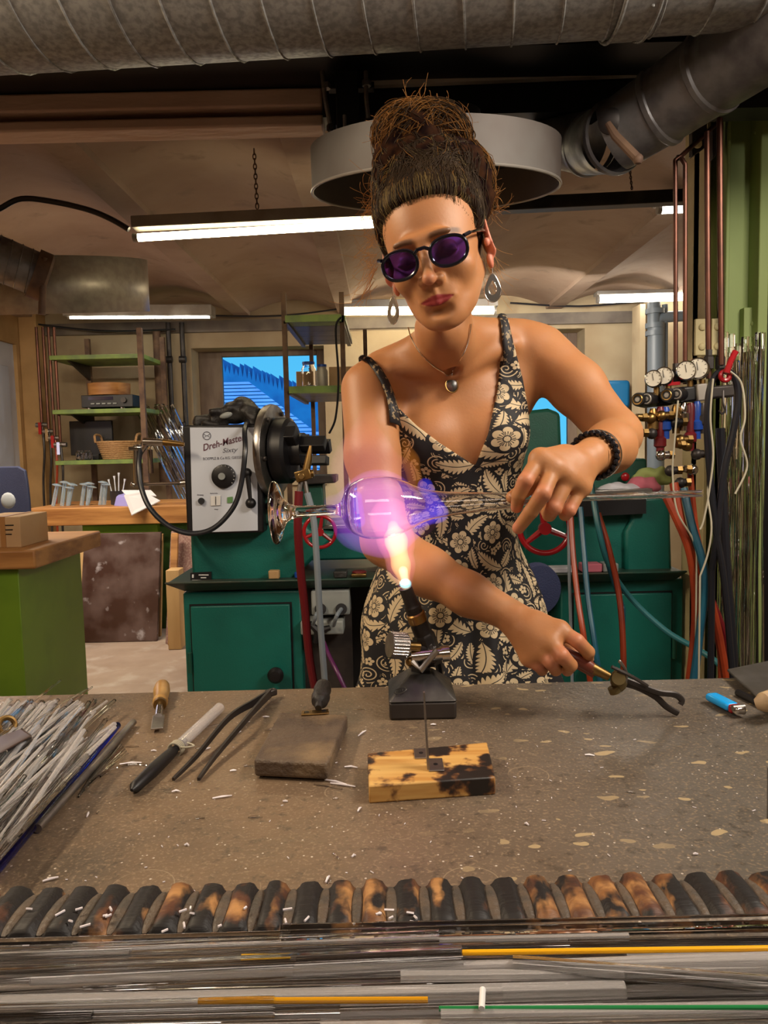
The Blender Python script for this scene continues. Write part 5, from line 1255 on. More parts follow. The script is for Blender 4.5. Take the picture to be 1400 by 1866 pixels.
# ---- right part of the room
tag(obj('paper_dispenser', MB().pbox(1097, 1150, 692, 745, 6.82, .175), M['bluebox'], None, .03), 'blue paper dispenser on the wall right of her elbow', 'dispenser')
dx0 = xpx(1150, 700, 5.72)
struct('wall_right_near', MB().box(xpx(1062, 600, 5.80), XR, 5.80, 5.90, 0, 2.50), M['plaster']) if False else None
dp = thing('drain_pipe', 'grey plastic drain pipe with side branch left of the copper pipes', 'pipe', W(1196, 900, 6.3))
Y = 6.3
obj('pipe', MB().cyl(Vector((W(1196, 830, Y).x, Y, 0)), W(1196, 598, Y), .068, n=24), M['pipegrey'], dp); obj('pipe', MB().cyl(W(1192, 600, Y), W(1192, 552, Y), .052, n=24), M['pipegrey'], dp)
for yy in (598, 612, 572): obj('sleeve', MB().cyl(W(1194, yy, Y), W(1194, yy-9, Y), .076, n=24), M['pipegrey'], dp)
obj('branch', MB().tube(smooth_path([W(1194, 590, Y), W(1205, 580, Y), W(1225, 577, Y), W(1300, 573, Y)]), .044, 16), M['pipegrey'], dp)
obj('thin_riser', MB().cyl(W(1212, 740, Y), W(1212, 555, Y), .024), M['pipegrey'], dp)
mb = MB().box(xpx(1166, 700, 6.5), xpx(1176, 700, 6.5), 6.5, 6.7, 0, 2.38); tag(obj('wall_edge_strip', mb, M['plaster']), 'pale vertical wall edge beside the drain pipe', 'strip', kind='structure')
struct('wall_niche', MB().box(xpx(1180, 700, 6.6), XR, 6.6, 6.7, 0, 2.49), M['plaster'])
# riveted steel columns
Y = 2.45
cg = thing('steel_column', 'green painted riveted steel column at the right edge', 'column', (xpx(1355, 900, Y), Y+.1, 0))
a, b_ = xpx(1320, 700, Y), xpx(1386, 700, Y)
obj('web_plate', MB().box(a, b_, Y+.03, Y+.06, 0, 2.36), M['colgreen'], cg)
obj('flange', MB().box(b_-.03, b_+.0, Y-.04, Y+.20, 0, 2.36), M['colgreen'], cg, .003)
obj('flange', MB().box(a, a+.012, Y-.0, Y+.2, 0, 2.36), M['colgreen'], cg, .003)
for (py0, py1) in ((150, 205), (560, 650), (1050, 1120)):
    obj('splice_plate', MB().box(b_-.055, b_-.003, Y+.0, Y+.03, zpx(1370,py1,Y), zpx(1370,py0,Y)), M['colgreen'], cg, .002)
for py in (165, 190, 215, 240, 590, 628, 1080):
    obj('rivet', MB().ell((b_-.024, Y-.002, zpx(1375,py,Y)), (.011,.008,.011), 10), M['colgreen'], cg)
cbg = thing('steel_column', 'beige painted riveted steel column left of the green one', 'column', (xpx(1295, 900, 2.55), 2.6, 0))
Y = 2.55; a, b_ = xpx(1275, 700, Y), xpx(1318, 700, Y)
obj('web_plate', MB().box(a, b_, Y+.02, Y+.06, 0, 2.36), M['colbeige'], cbg); obj('flange', MB().box(a, a+.012, Y-.04, Y+.14, 0, 2.36), M['colbeige'], cbg, .002); obj('flange', MB().box(b_-.012, b_, Y-.04, Y+.14, 0, 2.36), M['colbeige'], cbg, .002)
for px0, px1 in ((1268, 1292), (1298, 1318)):
    obj('splice_plate', MB().box(xpx(px0,600,Y-.05), xpx(px1,600,Y-.05), Y-.05, Y-.035, zpx(1290,650,Y), zpx(1290,585,Y)), M['colbeige'], cbg, .002)
    for py in (600, 635): obj('rivet', MB().ell((xpx((px0+px1)/2,600,Y-.05), Y-.052, zpx(1290,py,Y)), (.012,.008,.012), 10), M['colbeige'], cbg)
for (x0, x1, y0, y1) in ((1262,1318,150,205),(1262,1290,215,285),(1300,1318,215,290)):
    obj('gusset', pp([(x0,y0+20),(x1,y0),(x1,y1-20),(x0,y1)], Y-.10, .03), M['darksteel'], cbg, .004)
obj('gusset_rivet', MB().ell(W(1272,262,Y-.11), (.014,.01,.014), 10), M['colbeige'], cbg)
tag(obj('dark_panel', MB().box(xpx(1388,700,2.6), xpx(1388,700,2.6)+.5, 2.7, 2.75, 0, 2.3), M['black']), 'dark panel behind the green column at the right edge', 'panel', kind='structure')  # plain black panel beyond the green column
# copper supply pipes
Y = 2.12
for i, L in enumerate(([(1232,700),(1231,292),(1240,286),(1310,222)], [(1249,700),(1249,300),(1243,290),(1236,286)], [(1292,690),(1290,500),(1289,240)], [(1315,665),(1313,400),(1312,215)])):
    pts = [W(x, y, Y-.02*i if k < 3 else Y+.1) for k, (x, y) in enumerate(L)]
    pt = []
    for k in range(len(pts)-1): pt += [pts[k].lerp(pts[k+1], t) for t in (0, .04, .96)]
    pt.append(pts[-1])
    tag(obj('copper_pipe', MB().tube(pt, .0062 if i < 2 else .0075, 10), M['copper']), ['thin copper pipe with long bend, leftmost of the four on the right','second thin copper pipe joined to the leftmost by a bend','thicker copper pipe in front of the beige column','thicker copper pipe between beige and green columns'][i], 'pipe')
# regulator manifold
mf = thing('gas_manifold', 'gas manifold with four round gauges and black regulators right of her elbow', 'manifold', W(1240, 715, 2.05))
Y = 2.05
def dial(px, py, r_, Yd, ax):
    c = W(px, py, Yd); ax = Vector(ax).normalized()
    g_ = obj('pressure_gauge', MB().lathe([(0,.0),(r_*.98,0),(r_,.004),(r_,.030),(r_*.9,.034),(r_*.88,.030),(0,.030)], c-ax*.03, ax, 28), M['chrome'], mf)
    obj('gauge_face', MB().lathe([(0,.0),(r_*.87,0),(r_*.87,.001),(0,.001)], c+ax*.001, ax, 28), mat('gauge_face', (.62,.58,.48), .4), g_)
    x, y, d = frame(ax)
    for k in range(9):
        a = R(-40+k*32); u = x*math.cos(a)+y*math.sin(a); obj('scale_mark', MB().tube([c+ax*.003+u*r_*.66, c+ax*.003+u*r_*.80], .0006, 4), M['black'], g_)
    a = R(100); u = x*math.cos(a)+y*math.sin(a); obj('needle', MB().tube([c+ax*.003-u*r_*.2, c+ax*.003+u*r_*.6], .0007, 4), M['black'], g_)
for px, py, r_ in ((1191,690,.023),(1210,685,.024),(1251,675,.026),(1272,671,.028)): dial(px, py, r_, Y-.02, (-.55,-1,.05))
for px, py in ((1191,712),(1212,708),(1252,700),(1274,698)): obj('gauge_stem', MB().cyl(W(px+6,py-6,Y), W(px+6,py+22,Y), .008), M['brass'], mf)
for i, (px, py) in enumerate(((1162,728),(1178,727),(1215,720),(1233,718))):
    c = W(px, py, Y-.03); ax_ = Vector((-.75,-1,0)).normalized()
    g_ = obj('regulator_knob', MB().lathe([(0,0),(.019,0),(.020,.004),(.018,.05),(.016,.055),(0,.055)][::1], c-ax_*.055, ax_, 24), M['black'], mf)
    obj('knob_ring', MB().ring(c+ax_*.0005, ax_, .012, .0022, 24, 6), M['sheet'] if i % 2 else M['brass'], g_); obj('knob_centre', MB().cyl(c, c+ax_*.001, .006), M['sheet'], g_)
obj('regulator_body', pp([(1180,716),(1228,712),(1228,738),(1182,742)], Y, .06), M['black'], mf, .006); obj('regulator_body', pp([(1232,706),(1272,702),(1272,730),(1234,736)], Y-.01, .06), M['black'], mf, .006)
obj('white_block', pp([(1271,700),(1290,698),(1290,729),(1272,731)], Y-.02, .06), M['sheet'], mf, .003)
obj('outlet_bar', pp([(1290,704),(1342,700),(1344,722),(1290,728)], Y, .05), M['darksteel'], mf, .006)
obj('red_collar', pp([(1216,697),(1240,695),(1240,701),(1216,703)], Y-.01, .03), M['red'], mf)
for px in (1232, 1249, 1292, 1313): obj('union_nut', MB().lathe([(0,0),(.014,0),(.014,.03),(.009,.035),(.009,.05),(0,.05)], W(px, 697 if px < 1280 else 672, Y+.02), (0,0,1), 6), M['darksteel'], mf)
obj('outlet_hook', MB().tube(smooth_path([W(1318,712,Y-.02), W(1319,735,Y-.03), W(1322,748,Y-.03), W(1316,754,Y-.03), W(1311,748,Y-.03)]), .003, 6), M['darksteel'], mf)
rnd2 = random.Random(3)
for i, (px, col, y0, y1) in enumerate(((1190,'brass',745,800),(1203,'redhose',742,830),(1213,'blueaccent',742,800),(1232,'brass',738,790),(1246,'chrome',735,785),(1258,'redhose',735,822),(1270,'blueaccent',732,800),(1280,'darksteel',735,790))):
    v = obj('valve_stack', MB().lathe([(0,0),(.010,0),(.010,.02),(.016,.025),(.016,.045),(.011,.05),(.011,(W(px,y0,Y)-W(px,y1,Y)).length-.01),(.007,(W(px,y0,Y)-W(px,y1,Y)).length),(0,(W(px,y0,Y)-W(px,y1,Y)).length)], W(px,y1,Y-.02), (0,0,1), 12), M[col], mf)
for (px, py, dx_, m_) in ((1186,762,-26,'brass'),(1206,758,20,'brass'),(1240,802,22,'brass'),(1252,812,-20,'brass'),(1205,830,24,'chrome'),(1270,828,20,'darksteel'),(1188,790,-26,'darksteel'),(1232,770,18,'black'),(1222,858,20,'darksteel'),(1262,856,-18,'chrome'),(1240,880,16,'darksteel')):
    v = obj('valve_body', MB().cyl(W(px,py,Y-.03), W(px+dx_,py-2,Y-.04), .011, .009, 12).ell(W(px,py,Y-.03), (.015,.015,.015), 12), M[m_], mf)
    obj('hex_nut', MB().lathe([(0,0),(.012,0),(.012,.012),(0,.012)], W(px+dx_*.6,py-1,Y-.038), (1,0,0), 6), M['brass'], v)
# hoses
Y = 1.98
H_ = [('orange hose nearest the woman hanging from the lathe bed', 'orangehose', .0085, [(1040,930,2.3),(1044,1000,2.25),(1052,1080,2.2),(1064,1160,2.15),(1076,1245,2.15),(1082,1330,2.15)]),
 ('blue hose just right of the orange hose nearest the woman', 'bluehose', .0085, [(1058,925,2.3),(1064,1000,2.25),(1072,1090,2.2),(1085,1180,2.15),(1094,1250,2.15),(1100,1330,2.15)]),
 ('thin pale blue tube left of the orange hose', 'greyhose', .005, [(1038,930,2.32),(1037,1010,2.3),(1040,1120,2.3),(1043,1245,2.3),(1043,1330,2.3)]),
 ('teal hose sweeping down right across the right cabinet door', 'tealhose', .0085, [(1078,880,2.35),(1090,960,2.3),(1110,1030,2.3),(1150,1090,2.3),(1215,1150,2.25),(1275,1185,2.2),(1315,1215,2.15),(1340,1260,2.15)]),
 ('red orange hose crossing the right cabinet door', 'orangehose', .009, [(1090,935,2.32),(1110,1000,2.3),(1126,1070,2.28),(1134,1140,2.25),(1137,1230,2.22),(1137,1320,2.2)]),
 ('dark blue hose beside the red orange hose above the cabinet door', 'bluehose', .0075, [(1082,900,2.33),(1096,980,2.30),(1112,1040,2.30),(1128,1085,2.29),(1136,1110,2.27)]),
 ('orange hose arching out of the manifold to the floor', 'orangehose', .011, [(1212,900,2.0),(1236,950,1.98),(1256,1000,1.97),(1266,1060,1.97),(1268,1130,1.98),(1262,1200,1.98),(1250,1300,1.98)]),
 ('long orange hose sweeping right below the manifold', 'orangehose', .0115, [(1228,880,2.0),(1244,960,1.98),(1266,1020,1.97),(1290,1080,1.97),(1308,1150,1.97),(1322,1230,1.97),(1330,1300,1.98)]),
 ('red brown hose right of the long orange hose', 'redhose', .009, [(1235,880,2.02),(1240,950,2.01),(1262,1010,2.0),(1296,1090,2.0),(1322,1160,2.0),(1335,1230,2.0),(1340,1300,2.0)]),
 ('dark blue hose falling from the centre of the manifold', 'bluehose', .0105, [(1246,890,1.99),(1262,960,1.96),(1282,1030,1.94),(1284,1090,1.94),(1276,1150,1.94),(1268,1215,1.94),(1255,1300,1.94)]),
 ('thin orange hose behind the dark blue one', 'orangehose', .008, [(1258,860,2.04),(1268,960,2.03),(1285,1040,2.03),(1300,1120,2.02),(1312,1180,2.02),(1314,1240,2.02),(1312,1300,2.02)]),
 ('black hose coiled over the red hook beside the green column', 'blackhose', .0085, [(1338,1260,1.9),(1320,1060,1.9),(1304,960,1.9),(1294,860,1.9),(1289,780,1.9),(1292,720,1.9),(1304,685,1.9),(1322,676,1.9),(1340,690,1.9),(1345,730,1.9),(1336,790,1.9),(1322,850,1.9),(1312,920,1.9),(1306,980,1.9),(1298,1040,1.92)]),
 ('black tube standing in front of the green column', 'blackhose', .012, [(1313,780,2.1),(1318,900,2.1),(1326,1050,2.08),(1336,1180,2.06),(1342,1320,2.05)])]
for lb, mm_, r_, L in H_: hose('gas_hose', lb, M[mm_], r_, L)
for lb, L in (('white cable knotted round the black hose coil', [(1300,690,1.88),(1295,760,1.88),(1300,830,1.88),(1292,900,1.88),(1282,950,1.88),(1276,965,1.88)]), ('white cable looping down to a small plug in front of the hoses', [(1296,860,1.9),(1290,900,1.9),(1297,960,1.88),(1290,1010,1.88),(1276,1050,1.88)]), ('white cable trailing over the glass tubes', [(1330,676,1.87),(1352,700,1.87),(1358,760,1.86),(1350,800,1.86),(1362,850,1.86),(1340,900,1.86)]), ('beige cable hanging from the manifold centre', [(1236,730,1.97),(1230,800,1.96),(1226,860,1.96),(1234,930,1.95),(1262,980,1.95),(1270,1010,1.95)])):
    hose('cable', lb, M['cable'], .0024, L)
rc_ = thing('red_valve_lever', 'red lever clamp above the black hose coil', 'lever', W(1322, 684, 1.88))
obj('lever_arm', MB().tube([W(1324,680,1.87), W(1332,658,1.87), W(1341,640,1.87)], [.008,.007,.0075], 10), M['red'], rc_); obj('lever_ring', MB().ring(W(1322,685,1.88), (0,1,0), .011, .006, 20, 8), M['red'], rc_)
# bundle of glass tubes standing against the green column
for i in range(26):
    px = 1322+66*(i/25)+rnd2.uniform(-3,3); top = W(px, 605+rnd2.uniform(0,60), 2.30+rnd2.uniform(-.05,.04)); bot = W(px+rnd2.uniform(-2,8), 1000, 2.22); bot.z = .0; bot.y = 2.26+rnd2.uniform(-.08,.05)
    tag(obj('glass_tube', MB().tube([bot, top], .0075+.002*(i % 3), 8), M['glass']), 'tall thin clear glass tube standing against the green column', 'tube', 'glass tubes standing by the green column')

# ================================================================ THE BENCH
tm, nt, bs = newmat('bench_plate'); L = nt.links
tc = nd(nt, 'TexCoord'); sx_ = nd(nt, 'SeparateXYZ'); L.new(tc.outputs['Object'], sx_.inputs[0])
def nz(sc, dt=4, vec=None, rough=.5): n = nd(nt, 'TexNoise', Scale=sc, Detail=dt, Roughness=rough); L.new(vec or tc.outputs['Object'], n.inputs['Vector']); return n.outputs[0]
def ramp(v, lo, hi, a=0, b=1): r = nd(nt, 'MapRange'); r.inputs[1].default_value = lo; r.inputs[2].default_value = hi; r.inputs[3].default_value = a; r.inputs[4].default_value = b; L.new(v, r.inputs[0]); return r.outputs[0]
def mixv(a, c2, fac):
    x = nd(nt, 'Mix', data_type='RGBA'); L.new(fac, x.inputs[0])
    if isinstance(a, tuple): x.inputs[6].default_value = c4(a)
    else: L.new(a, x.inputs[6])
    x.inputs[7].default_value = c4(c2); return x.outputs[2]
c_ = mixv((.205,.138,.085), (.135,.118,.10), ramp(sx_.outputs[0], -.1, .35))  # warm left and neutral right lamp tints put into the plate colour
c_ = mixv(c_, (.105,.08,.058), ramp(nz(4.5, 6), .50, .74)); c_ = mixv(c_, (.34,.25,.16), ramp(nz(260, 3), .54, .66, 0, .6)); c_ = mixv(c_, (.05,.04,.032), ramp(nz(60, 5, None, .7), .56, .66, 0, .55))
# pale worn flecks and curved scratches
v1 = nd(nt, 'TexVoronoi', Scale=52, Randomness=1); wv = nd(nt, 'Mapping'); wv.inputs['Scale'].default_value = (.45,1,1); wv.inputs['Rotation'].default_value = (0,0,.25)
nn_ = nd(nt, 'TexNoise', Scale=22); L.new(tc.outputs['Object'], nn_.inputs['Vector']); ad = nd(nt, 'Mix', data_type='VECTOR'); ad.inputs[0].default_value = .035; L.new(tc.outputs['Object'], ad.inputs[4]); L.new(nn_.outputs['Color'], ad.inputs[5]); L.new(ad.outputs[1], wv.inputs[0]); L.new(wv.outputs[0], v1.inputs['Vector'])
fle = E(nt, v1.outputs['Distance']) < .25; rs = nd(nt, 'SeparateColor'); L.new(v1.outputs['Color'], rs.inputs[0]); fle = fle*(E(nt, rs.outputs[0]) > .60)*E(nt, ramp(sx_.outputs[0], -.02, .16))*E(nt, ramp(nz(5, 2), .36, .46))
c_ = mixv(c_, (.46,.35,.20), fle.k)
v2 = nd(nt, 'TexVoronoi', voronoi_dimensions='2D', Scale=9, Randomness=1); L.new(tc.outputs['Object'], v2.inputs['Vector'])
d2 = E(nt, v2.outputs['Distance']); r2 = nd(nt, 'SeparateColor'); L.new(v2.outputs['Color'], r2.inputs[0]); q = (d2-(E(nt, r2.outputs[0])*.22+.10)).fn('ABSOLUTE') < .006; q = q*(E(nt, r2.outputs[1]) > .62)*E(nt, ramp(nz(14, 2), .50, .56))
c_ = mixv(c_, (.34,.26,.17), (q*.7).k)
v3 = nd(nt, 'TexVoronoi', Scale=230, Randomness=1); L.new(tc.outputs['Object'], v3.inputs['Vector']); r3 = nd(nt, 'SeparateColor'); L.new(v3.outputs['Color'], r3.inputs[0])
c_ = mixv(c_, (.62,.55,.48), ((E(nt, v3.outputs['Distance']) < .28)*(E(nt, r3.outputs[0]) > .965)).k)
L.new(c_, bs.inputs['Base Color']); L.new(ramp(nz(7, 6), .35, .7, .28, .52), bs.inputs['Roughness']); bs.inputs['Metallic'].default_value = .25
bm_ = nd(nt, 'Bump', Strength=.22, Distance=.004); L.new(nz(130, 5), bm_.inputs['Height']); L.new(bm_.outputs[0], bs.inputs['Normal'])
yb0 = T(640, 1252).y; bench = thing('glass_bench', 'brown steel topped workbench in the foreground with scattered glass splinters', 'workbench', (0, .95, 0))
nL, nR = T(-500, 1284).y, T(1900, 1222).y
obj('bench_plate', MB().hexa([(-1.5,.40,BZ-.03),(1.6,.40,BZ-.03),(1.6,yb0+.012,BZ-.03),(-1.5,yb0-.012,BZ-.03),(-1.5,.40,BZ),(1.6,.40,BZ),(1.6,yb0+.012,BZ),(-1.5,yb0-.012,BZ)]), tm, bench, .002)
for x in (-1.4, 1.4):
    for y in (.48, yb0-.1): obj('leg', MB().box(x-.03, x+.03, y-.03, y+.03, 0, BZ-.03), M['darksteel'], bench)
# notched charred rest
bwm, nt, bs = newmat('charred_wood'); L = nt.links
tc = nd(nt, 'TexCoord'); mp = nd(nt, 'Mapping'); mp.inputs['Scale'].default_value = (3,1,3); L.new(tc.outputs['Object'], mp.inputs[0])
def nz2(sc, dt, scale=None):
    n = nd(nt, 'TexNoise', Scale=sc, Detail=dt); v = tc.outputs['Object']
    if scale: m_ = nd(nt, 'Mapping'); m_.inputs['Scale'].default_value = scale; L.new(v, m_.inputs[0]); v = m_.outputs[0]
    L.new(v, n.inputs['Vector']); return n.outputs[0]
c_ = mixv((.44,.22,.075), (.22,.09,.025), ramp(nz2(9, 5, (.3,6,6)), .4, .62)); c_ = mixv(c_, (.09,.03,.012), ramp(nz2(30, 5), .40, .54)); c_ = mixv(c_, (.007,.005,.005), ramp(nz2(27, 4, (1.2,.6,1)), .41, .50))
L.new(c_, bs.inputs['Base Color']); bs.inputs['Roughness'].default_value = .6
bm_ = nd(nt, 'Bump', Strength=.5, Distance=.003); L.new(nz2(30, 4, (.3,6,6)), bm_.inputs['Height']); L.new(bm_.outputs[0], bs.inputs['Normal'])
y1_ = T(700, 1640).y; y0_ = T(700, 1728).y; GZ = .024
rest = thing('notched_wood_rest', 'long charred wooden bar with rounded notches along the front of the bench', 'rod rest', (0, (y0_+y1_)/2, BZ))
sp = .0298; x0 = -.62
prof = []
nG = 42
for i in range(nG):
    xa = x0+i*sp
    for k in range(10):
        t = k/10; z = GZ-.0016*abs(t/.25-1)**3 if t <= .50 else GZ-.0016-.0075*math.sin(math.pi*(t-.50)/.50)**.7
        prof.append((xa+t*sp, z + (.0012*math.sin(i*2.3) if t < .4 else 0)))
prof.append((x0+nG*sp, GZ)); n_ = len(prof); vs = []
ys = [(y0_, -.004), (y0_+.004, 0), (y0_+.018, 0), (y1_-.006, 0), (y1_, -.004)]
for y, dz in ys: vs += [(x, y+.0006*math.sin(x*90), BZ+.0+max(z+dz, .004)) for x, z in prof]
vs += [(x, y0_, BZ) for x, z in prof]+[(x, y1_, BZ) for x, z in prof]
fs = [(j*n_+i, j*n_+i+1, (j+1)*n_+i+1, (j+1)*n_+i) for j in range(4) for i in range(n_-1)]+[(5*n_+i, 5*n_+i+1, i+1, i) for i in range(n_-1)]+[(4*n_+i, 4*n_+i+1, 6*n_+i+1, 6*n_+i) for i in range(n_-1)]
obj('notched_bar', MB().add(vs, fs), bwm, rest, sharp=50)
gm = mat('greasy_dust', (.10,.072,.05), .55, col2=(.06,.05,.04), nscale=60, bump=.3, bscale=150)
for i in range(nG):
    xc = x0+(i+.75)*sp; obj('notch_fill', MB().ell((xc, (y0_+y1_)/2-.002, BZ+GZ-.0085), (.0072,(y1_-y0_)*.46,.0046), 14), gm, rest)

# ---- tools on the bench
def tool_frame(p0, p1): a = T(*p0); b = T(*p1); return a, b
# tungsten/reaming tool with turned wooden handle
a, b_ = T(297, 1260), T(285, 1345); z_ = Vector((0,0,.014)); ts = thing('chisel', 'short tool with turned wooden handle lying near the back edge', 'tool', a)
d = (b_-a); Lh = d.length; dn = d.normalized(); h0 = a+z_
obj('handle', MB().lathe([(0,0),(.008,.002),(.0125,.014),(.014,.035),(.0125,.06),(.0100,.078),(.0125,.084),(.0125,.092),(.0105,.097),(0,.1)], h0, dn-Vector((0,0,.04)), 20), mat('varnished_wood', (.50,.30,.10), .35, col2=(.34,.18,.05), nscale=30, stretch=(1,1,.3)), ts)
obj('ferrule', MB().cyl(h0+dn*.098-Vector((0,0,.003)), h0+dn*.108-Vector((0,0,.003)), .0105), M['brass'], ts)
e = h0+dn*.108-Vector((0,0,.003)); obj('shank', MB().tube([e, e+dn*.05-Vector((0,0,.003))], [.006,.0065], 12), M['chrome'], ts)
x_, y_, d_ = frame(dn, (0,0,1)); Mx = Matrix((x_, y_, d_)).transposed(); obj('blade', MB().obox(e+dn*.07-Vector((0,0,.004)), (.018,.003,.06), Mx), M['steel'], ts, .001); 
# glass tube burner tool with dark tip
a, b_ = T(400, 1290, BZ+.008), T(240, 1440, BZ+.008); d = b_-a; t_ = thing('glass_handled_poker', 'clear glass tube with wire wrapped black carbon point', 'tool', a)
mb = MB(); mb.lathe([(.0085,0),(.0085,d.length*.52),(.0065,d.length*.52),(.0065,0)], a, d, 16, closed=True); obj('glass_handle', mb, M['rod'], t_)
w0 = a+d*.47; obj('inner_rod', MB().tube([w0, a+d*.62], .005, 10), M['darksteel'], t_)
obj('carbon_point', MB().tube([a+d*.58, a+d*.64, a+d*.80, a+d*.97, b_], [.006,.008,.0092,.0075,.002], 12), M['black'], t_)
for k in range(4): obj('wire_turn', MB().ring(a+d*(.545+.012*k), d, .0098, .0013, 18, 6), M['cable'], t_, label=None)
obj('wire_end', MB().tube(smooth_path([a+d*.58+Vector((.008,0,.004)), a+d*.60+Vector((.02,.0,.006)), a+d*.56+Vector((.024,.004,.002)), a+d*.54+Vector((.012,.004,.004))]), .0013, 6), M['cable'], t_)
# long tweezers
tw = thing('long_tweezers', 'long black tweezers lying open between glass tube tool and graphite paddle', 'tweezers', T(495, 1260))
hd = T(494, 1262, BZ+.012)
for p, s_ in ((T(316, 1420, BZ+.004), -1), (T(362, 1420, BZ+.004), 1)):
    d = p-hd; side = Vector((1,0,0)); mid = hd+d*.45+side*s_*.007+Vector((0,0,.012))
    pts = smooth_path([hd, hd+d*.2+side*s_*.003+Vector((0,0,.006)), mid, hd+d*.8+Vector((0,0,.004)), p], 5); n_ = len(pts)
    vs = []
    for k, q_ in enumerate(pts):
        t = k/(n_-1); w_ = .0055*(1-t)**.5*.6+.0028; up = Vector((0,0,.010*(1-t)+.004))*.5; tt = (pts[min(k+1,n_-1)]-pts[max(k-1,0)]).normalized(); sd_ = tt.cross(Vector((0,0,1))).normalized()*.0016*1.2
        vs += [q_-up*1-sd_, q_-up+sd_, q_+up+sd_, q_+up-sd_]
    fs = [(k*4+j, k*4+(j+1) % 4, (k+1)*4+(j+1) % 4, (k+1)*4+j) for k in range(n_-1) for j in range(4)]+[(3,2,1,0),((n_-1)*4,(n_-1)*4+1,(n_-1)*4+2,(n_-1)*4+3)]
    obj('tweezer_arm', MB().add(vs, fs), M['darksteel'], tw)
obj('joint', MB().obox(hd, (.012,.02,.012), Matrix.Rotation(R(-48),3,'Z')), M['darksteel'], tw, .003)
# graphite paddle
pdz = .026
p0, p1, p2, p3 = [T(x, y, BZ+pdz) for x, y in ((462,1384),(597,1390),(634,1302),(510,1297))]
pd_ = thing('graphite_paddle', 'thick brown black graphite paddle with screwed handle', 'paddle', (p0+p2)/2-Vector((0,0,pdz)))
def hexo(q, z0, z1): return [Vector((p.x, p.y, BZ+z0)) for p in q]+[Vector((p.x, p.y, BZ+z1)) for p in q]
gpm = mat('sooty_graphite', (.10,.068,.045), .6, col2=(.055,.036,.026), nscale=14, bump=.5, bscale=120, col3=(.21,.14,.075), n3=(.50,.68,9))
obj('plate', MB().hexa(hexo([p0,p1,p2,p3], .003, pdz)), gpm, pd_, .0045, seg=3)
c1, c2 = T(549, 1302, BZ+pdz+.003), T(600, 1299, BZ+pdz+.003); u = (c2-c1).normalized(); v = Vector((-u.y, u.x, 0))
obj('bracket', MB().hexa([c1-Vector((0,0,.0025)), c2-Vector((0,0,.0025)), c2+v*.018-Vector((0,0,.0025)), c1+v*.018-Vector((0,0,.0025)), c1, c2, c2+v*.018, c1+v*.018]), M['brass'], pd_, .001)
for t in (.2, .82): obj('bracket_hole', MB().cyl(c1.lerp(c2, t)+v*.009-Vector((0,0,.001)), c1.lerp(c2, t)+v*.009+Vector((0,0,.0006)), .0035), M['black'], pd_)
hh0 = c1.lerp(c2, .62)+v*.012+Vector((0,0,.004)); hh1 = T(590, 1247, BZ+.05); d = hh1-hh0
obj('handle', MB().tube([hh0, hh0+d*.15, hh0+d*.25, hh0+d*.45, hh0+d*.6, hh0+d*.75, hh0+d*.95, hh0+d*1.02], [.005,.006,.0125,.0145,.0125,.014,.012,.005], 16), M['glove'], pd_)
# burner on its pyramid foot
BY = 1.24
fb0 = [T(x, y, BZ) for x, y in ((710,1313),(833,1311),(828,1262),(716,1264))]
x0_, x1_ = (fb0[0].x), (fb0[1].x); yf = (fb0[0].y+fb0[1].y)/2; dpt = .115
bu = thing('bench_burner', 'black bench burner on a heavy square pyramid foot with ribbed valve wheel', 'burner', ((x0_+x1_)/2, yf+dpt/2, BZ))
cxm = (x0_+x1_)/2
q = [(x0_,yf),(x1_,yf),(x1_,yf+dpt),(x0_,yf+dpt)]; h1 = .028
cast = mat('cast_iron', (.045,.042,.042), .32, .6, col2=(.09,.085,.08), nscale=14, rvar=.25, bump=.1)
obj('foot_block', MB().hexa([(x, y, BZ) for x, y in q]+[(x, y, BZ+h1) for x, y in q]), M['darksteel'], bu, .004)
top = [(cxm-.020, yf+dpt/2-.018), (cxm+.020, yf+dpt/2-.018), (cxm+.020, yf+dpt/2+.018), (cxm-.020, yf+dpt/2+.018)]
qq = [(x0_-.002,yf-.002),(x1_+.002,yf-.002),(x1_+.002,yf+dpt+.002),(x0_-.002,yf+dpt+.002)]
obj('pyramid_cap', MB().hexa([(x, y, BZ+h1) for x, y in qq]+[(x, y, BZ+.060) for x, y in top]), cast, bu, .003)
# small embossed oval emblem on the cap's left face
ec = Vector((x0_+.018, yf+.012, BZ+h1+.0145)); nrm = Vector((-.30,-.45,1)).normalized(); x_, y_, d_ = frame(nrm, (0,1,0))
obj('oval_emblem', MB().tube([ec+nrm*.001+x_*math.cos(a*.262)*.010+y_*math.sin(a*.262)*.006 for a in range(24)], .0008, 5, closed=True), cast, bu)
for k in range(3): obj('emblem_stroke', MB().tube([ec+nrm*.001+x_*(-.005+.004*k)-y_*.0025, ec+nrm*.001+x_*(-.003+.004*k)+y_*.0025], .0007, 5), cast, bu)
pz = Vector((cxm, yf+dpt/2, BZ+.055)); jt = W(772, 1190, yf+dpt/2)
obj('post', MB().tube([pz, Vector((cxm, yf+dpt/2, jt.z-.01))], .016, 4), M['black'], bu, .002)
obj('joint_block', MB().obox(jt, (.036,.034,.036), Matrix.Rotation(R(-12),3,'Y')), M['darksteel'], bu, .005)
obj('joint_screw', MB().cyl(jt+Vector((-.02,-.02,.0)), jt+Vector((.03,-.02,.004)), .010).cyl(jt+Vector((.028,-.022,.004)), jt+Vector((.040,-.022,.005)), .013), M['chrome'], bu)
obj('wing_lever', MB().tube([jt+Vector((-.018,-.024,-.005)), jt+Vector((-.006,-.03,-.018)), jt+Vector((.02,-.03,.012))], [.006,.006,.005], 8), M['steel'], bu)
tip = W(739, 1071, yf+.040); ba = W(772, 1158, yf+.055)
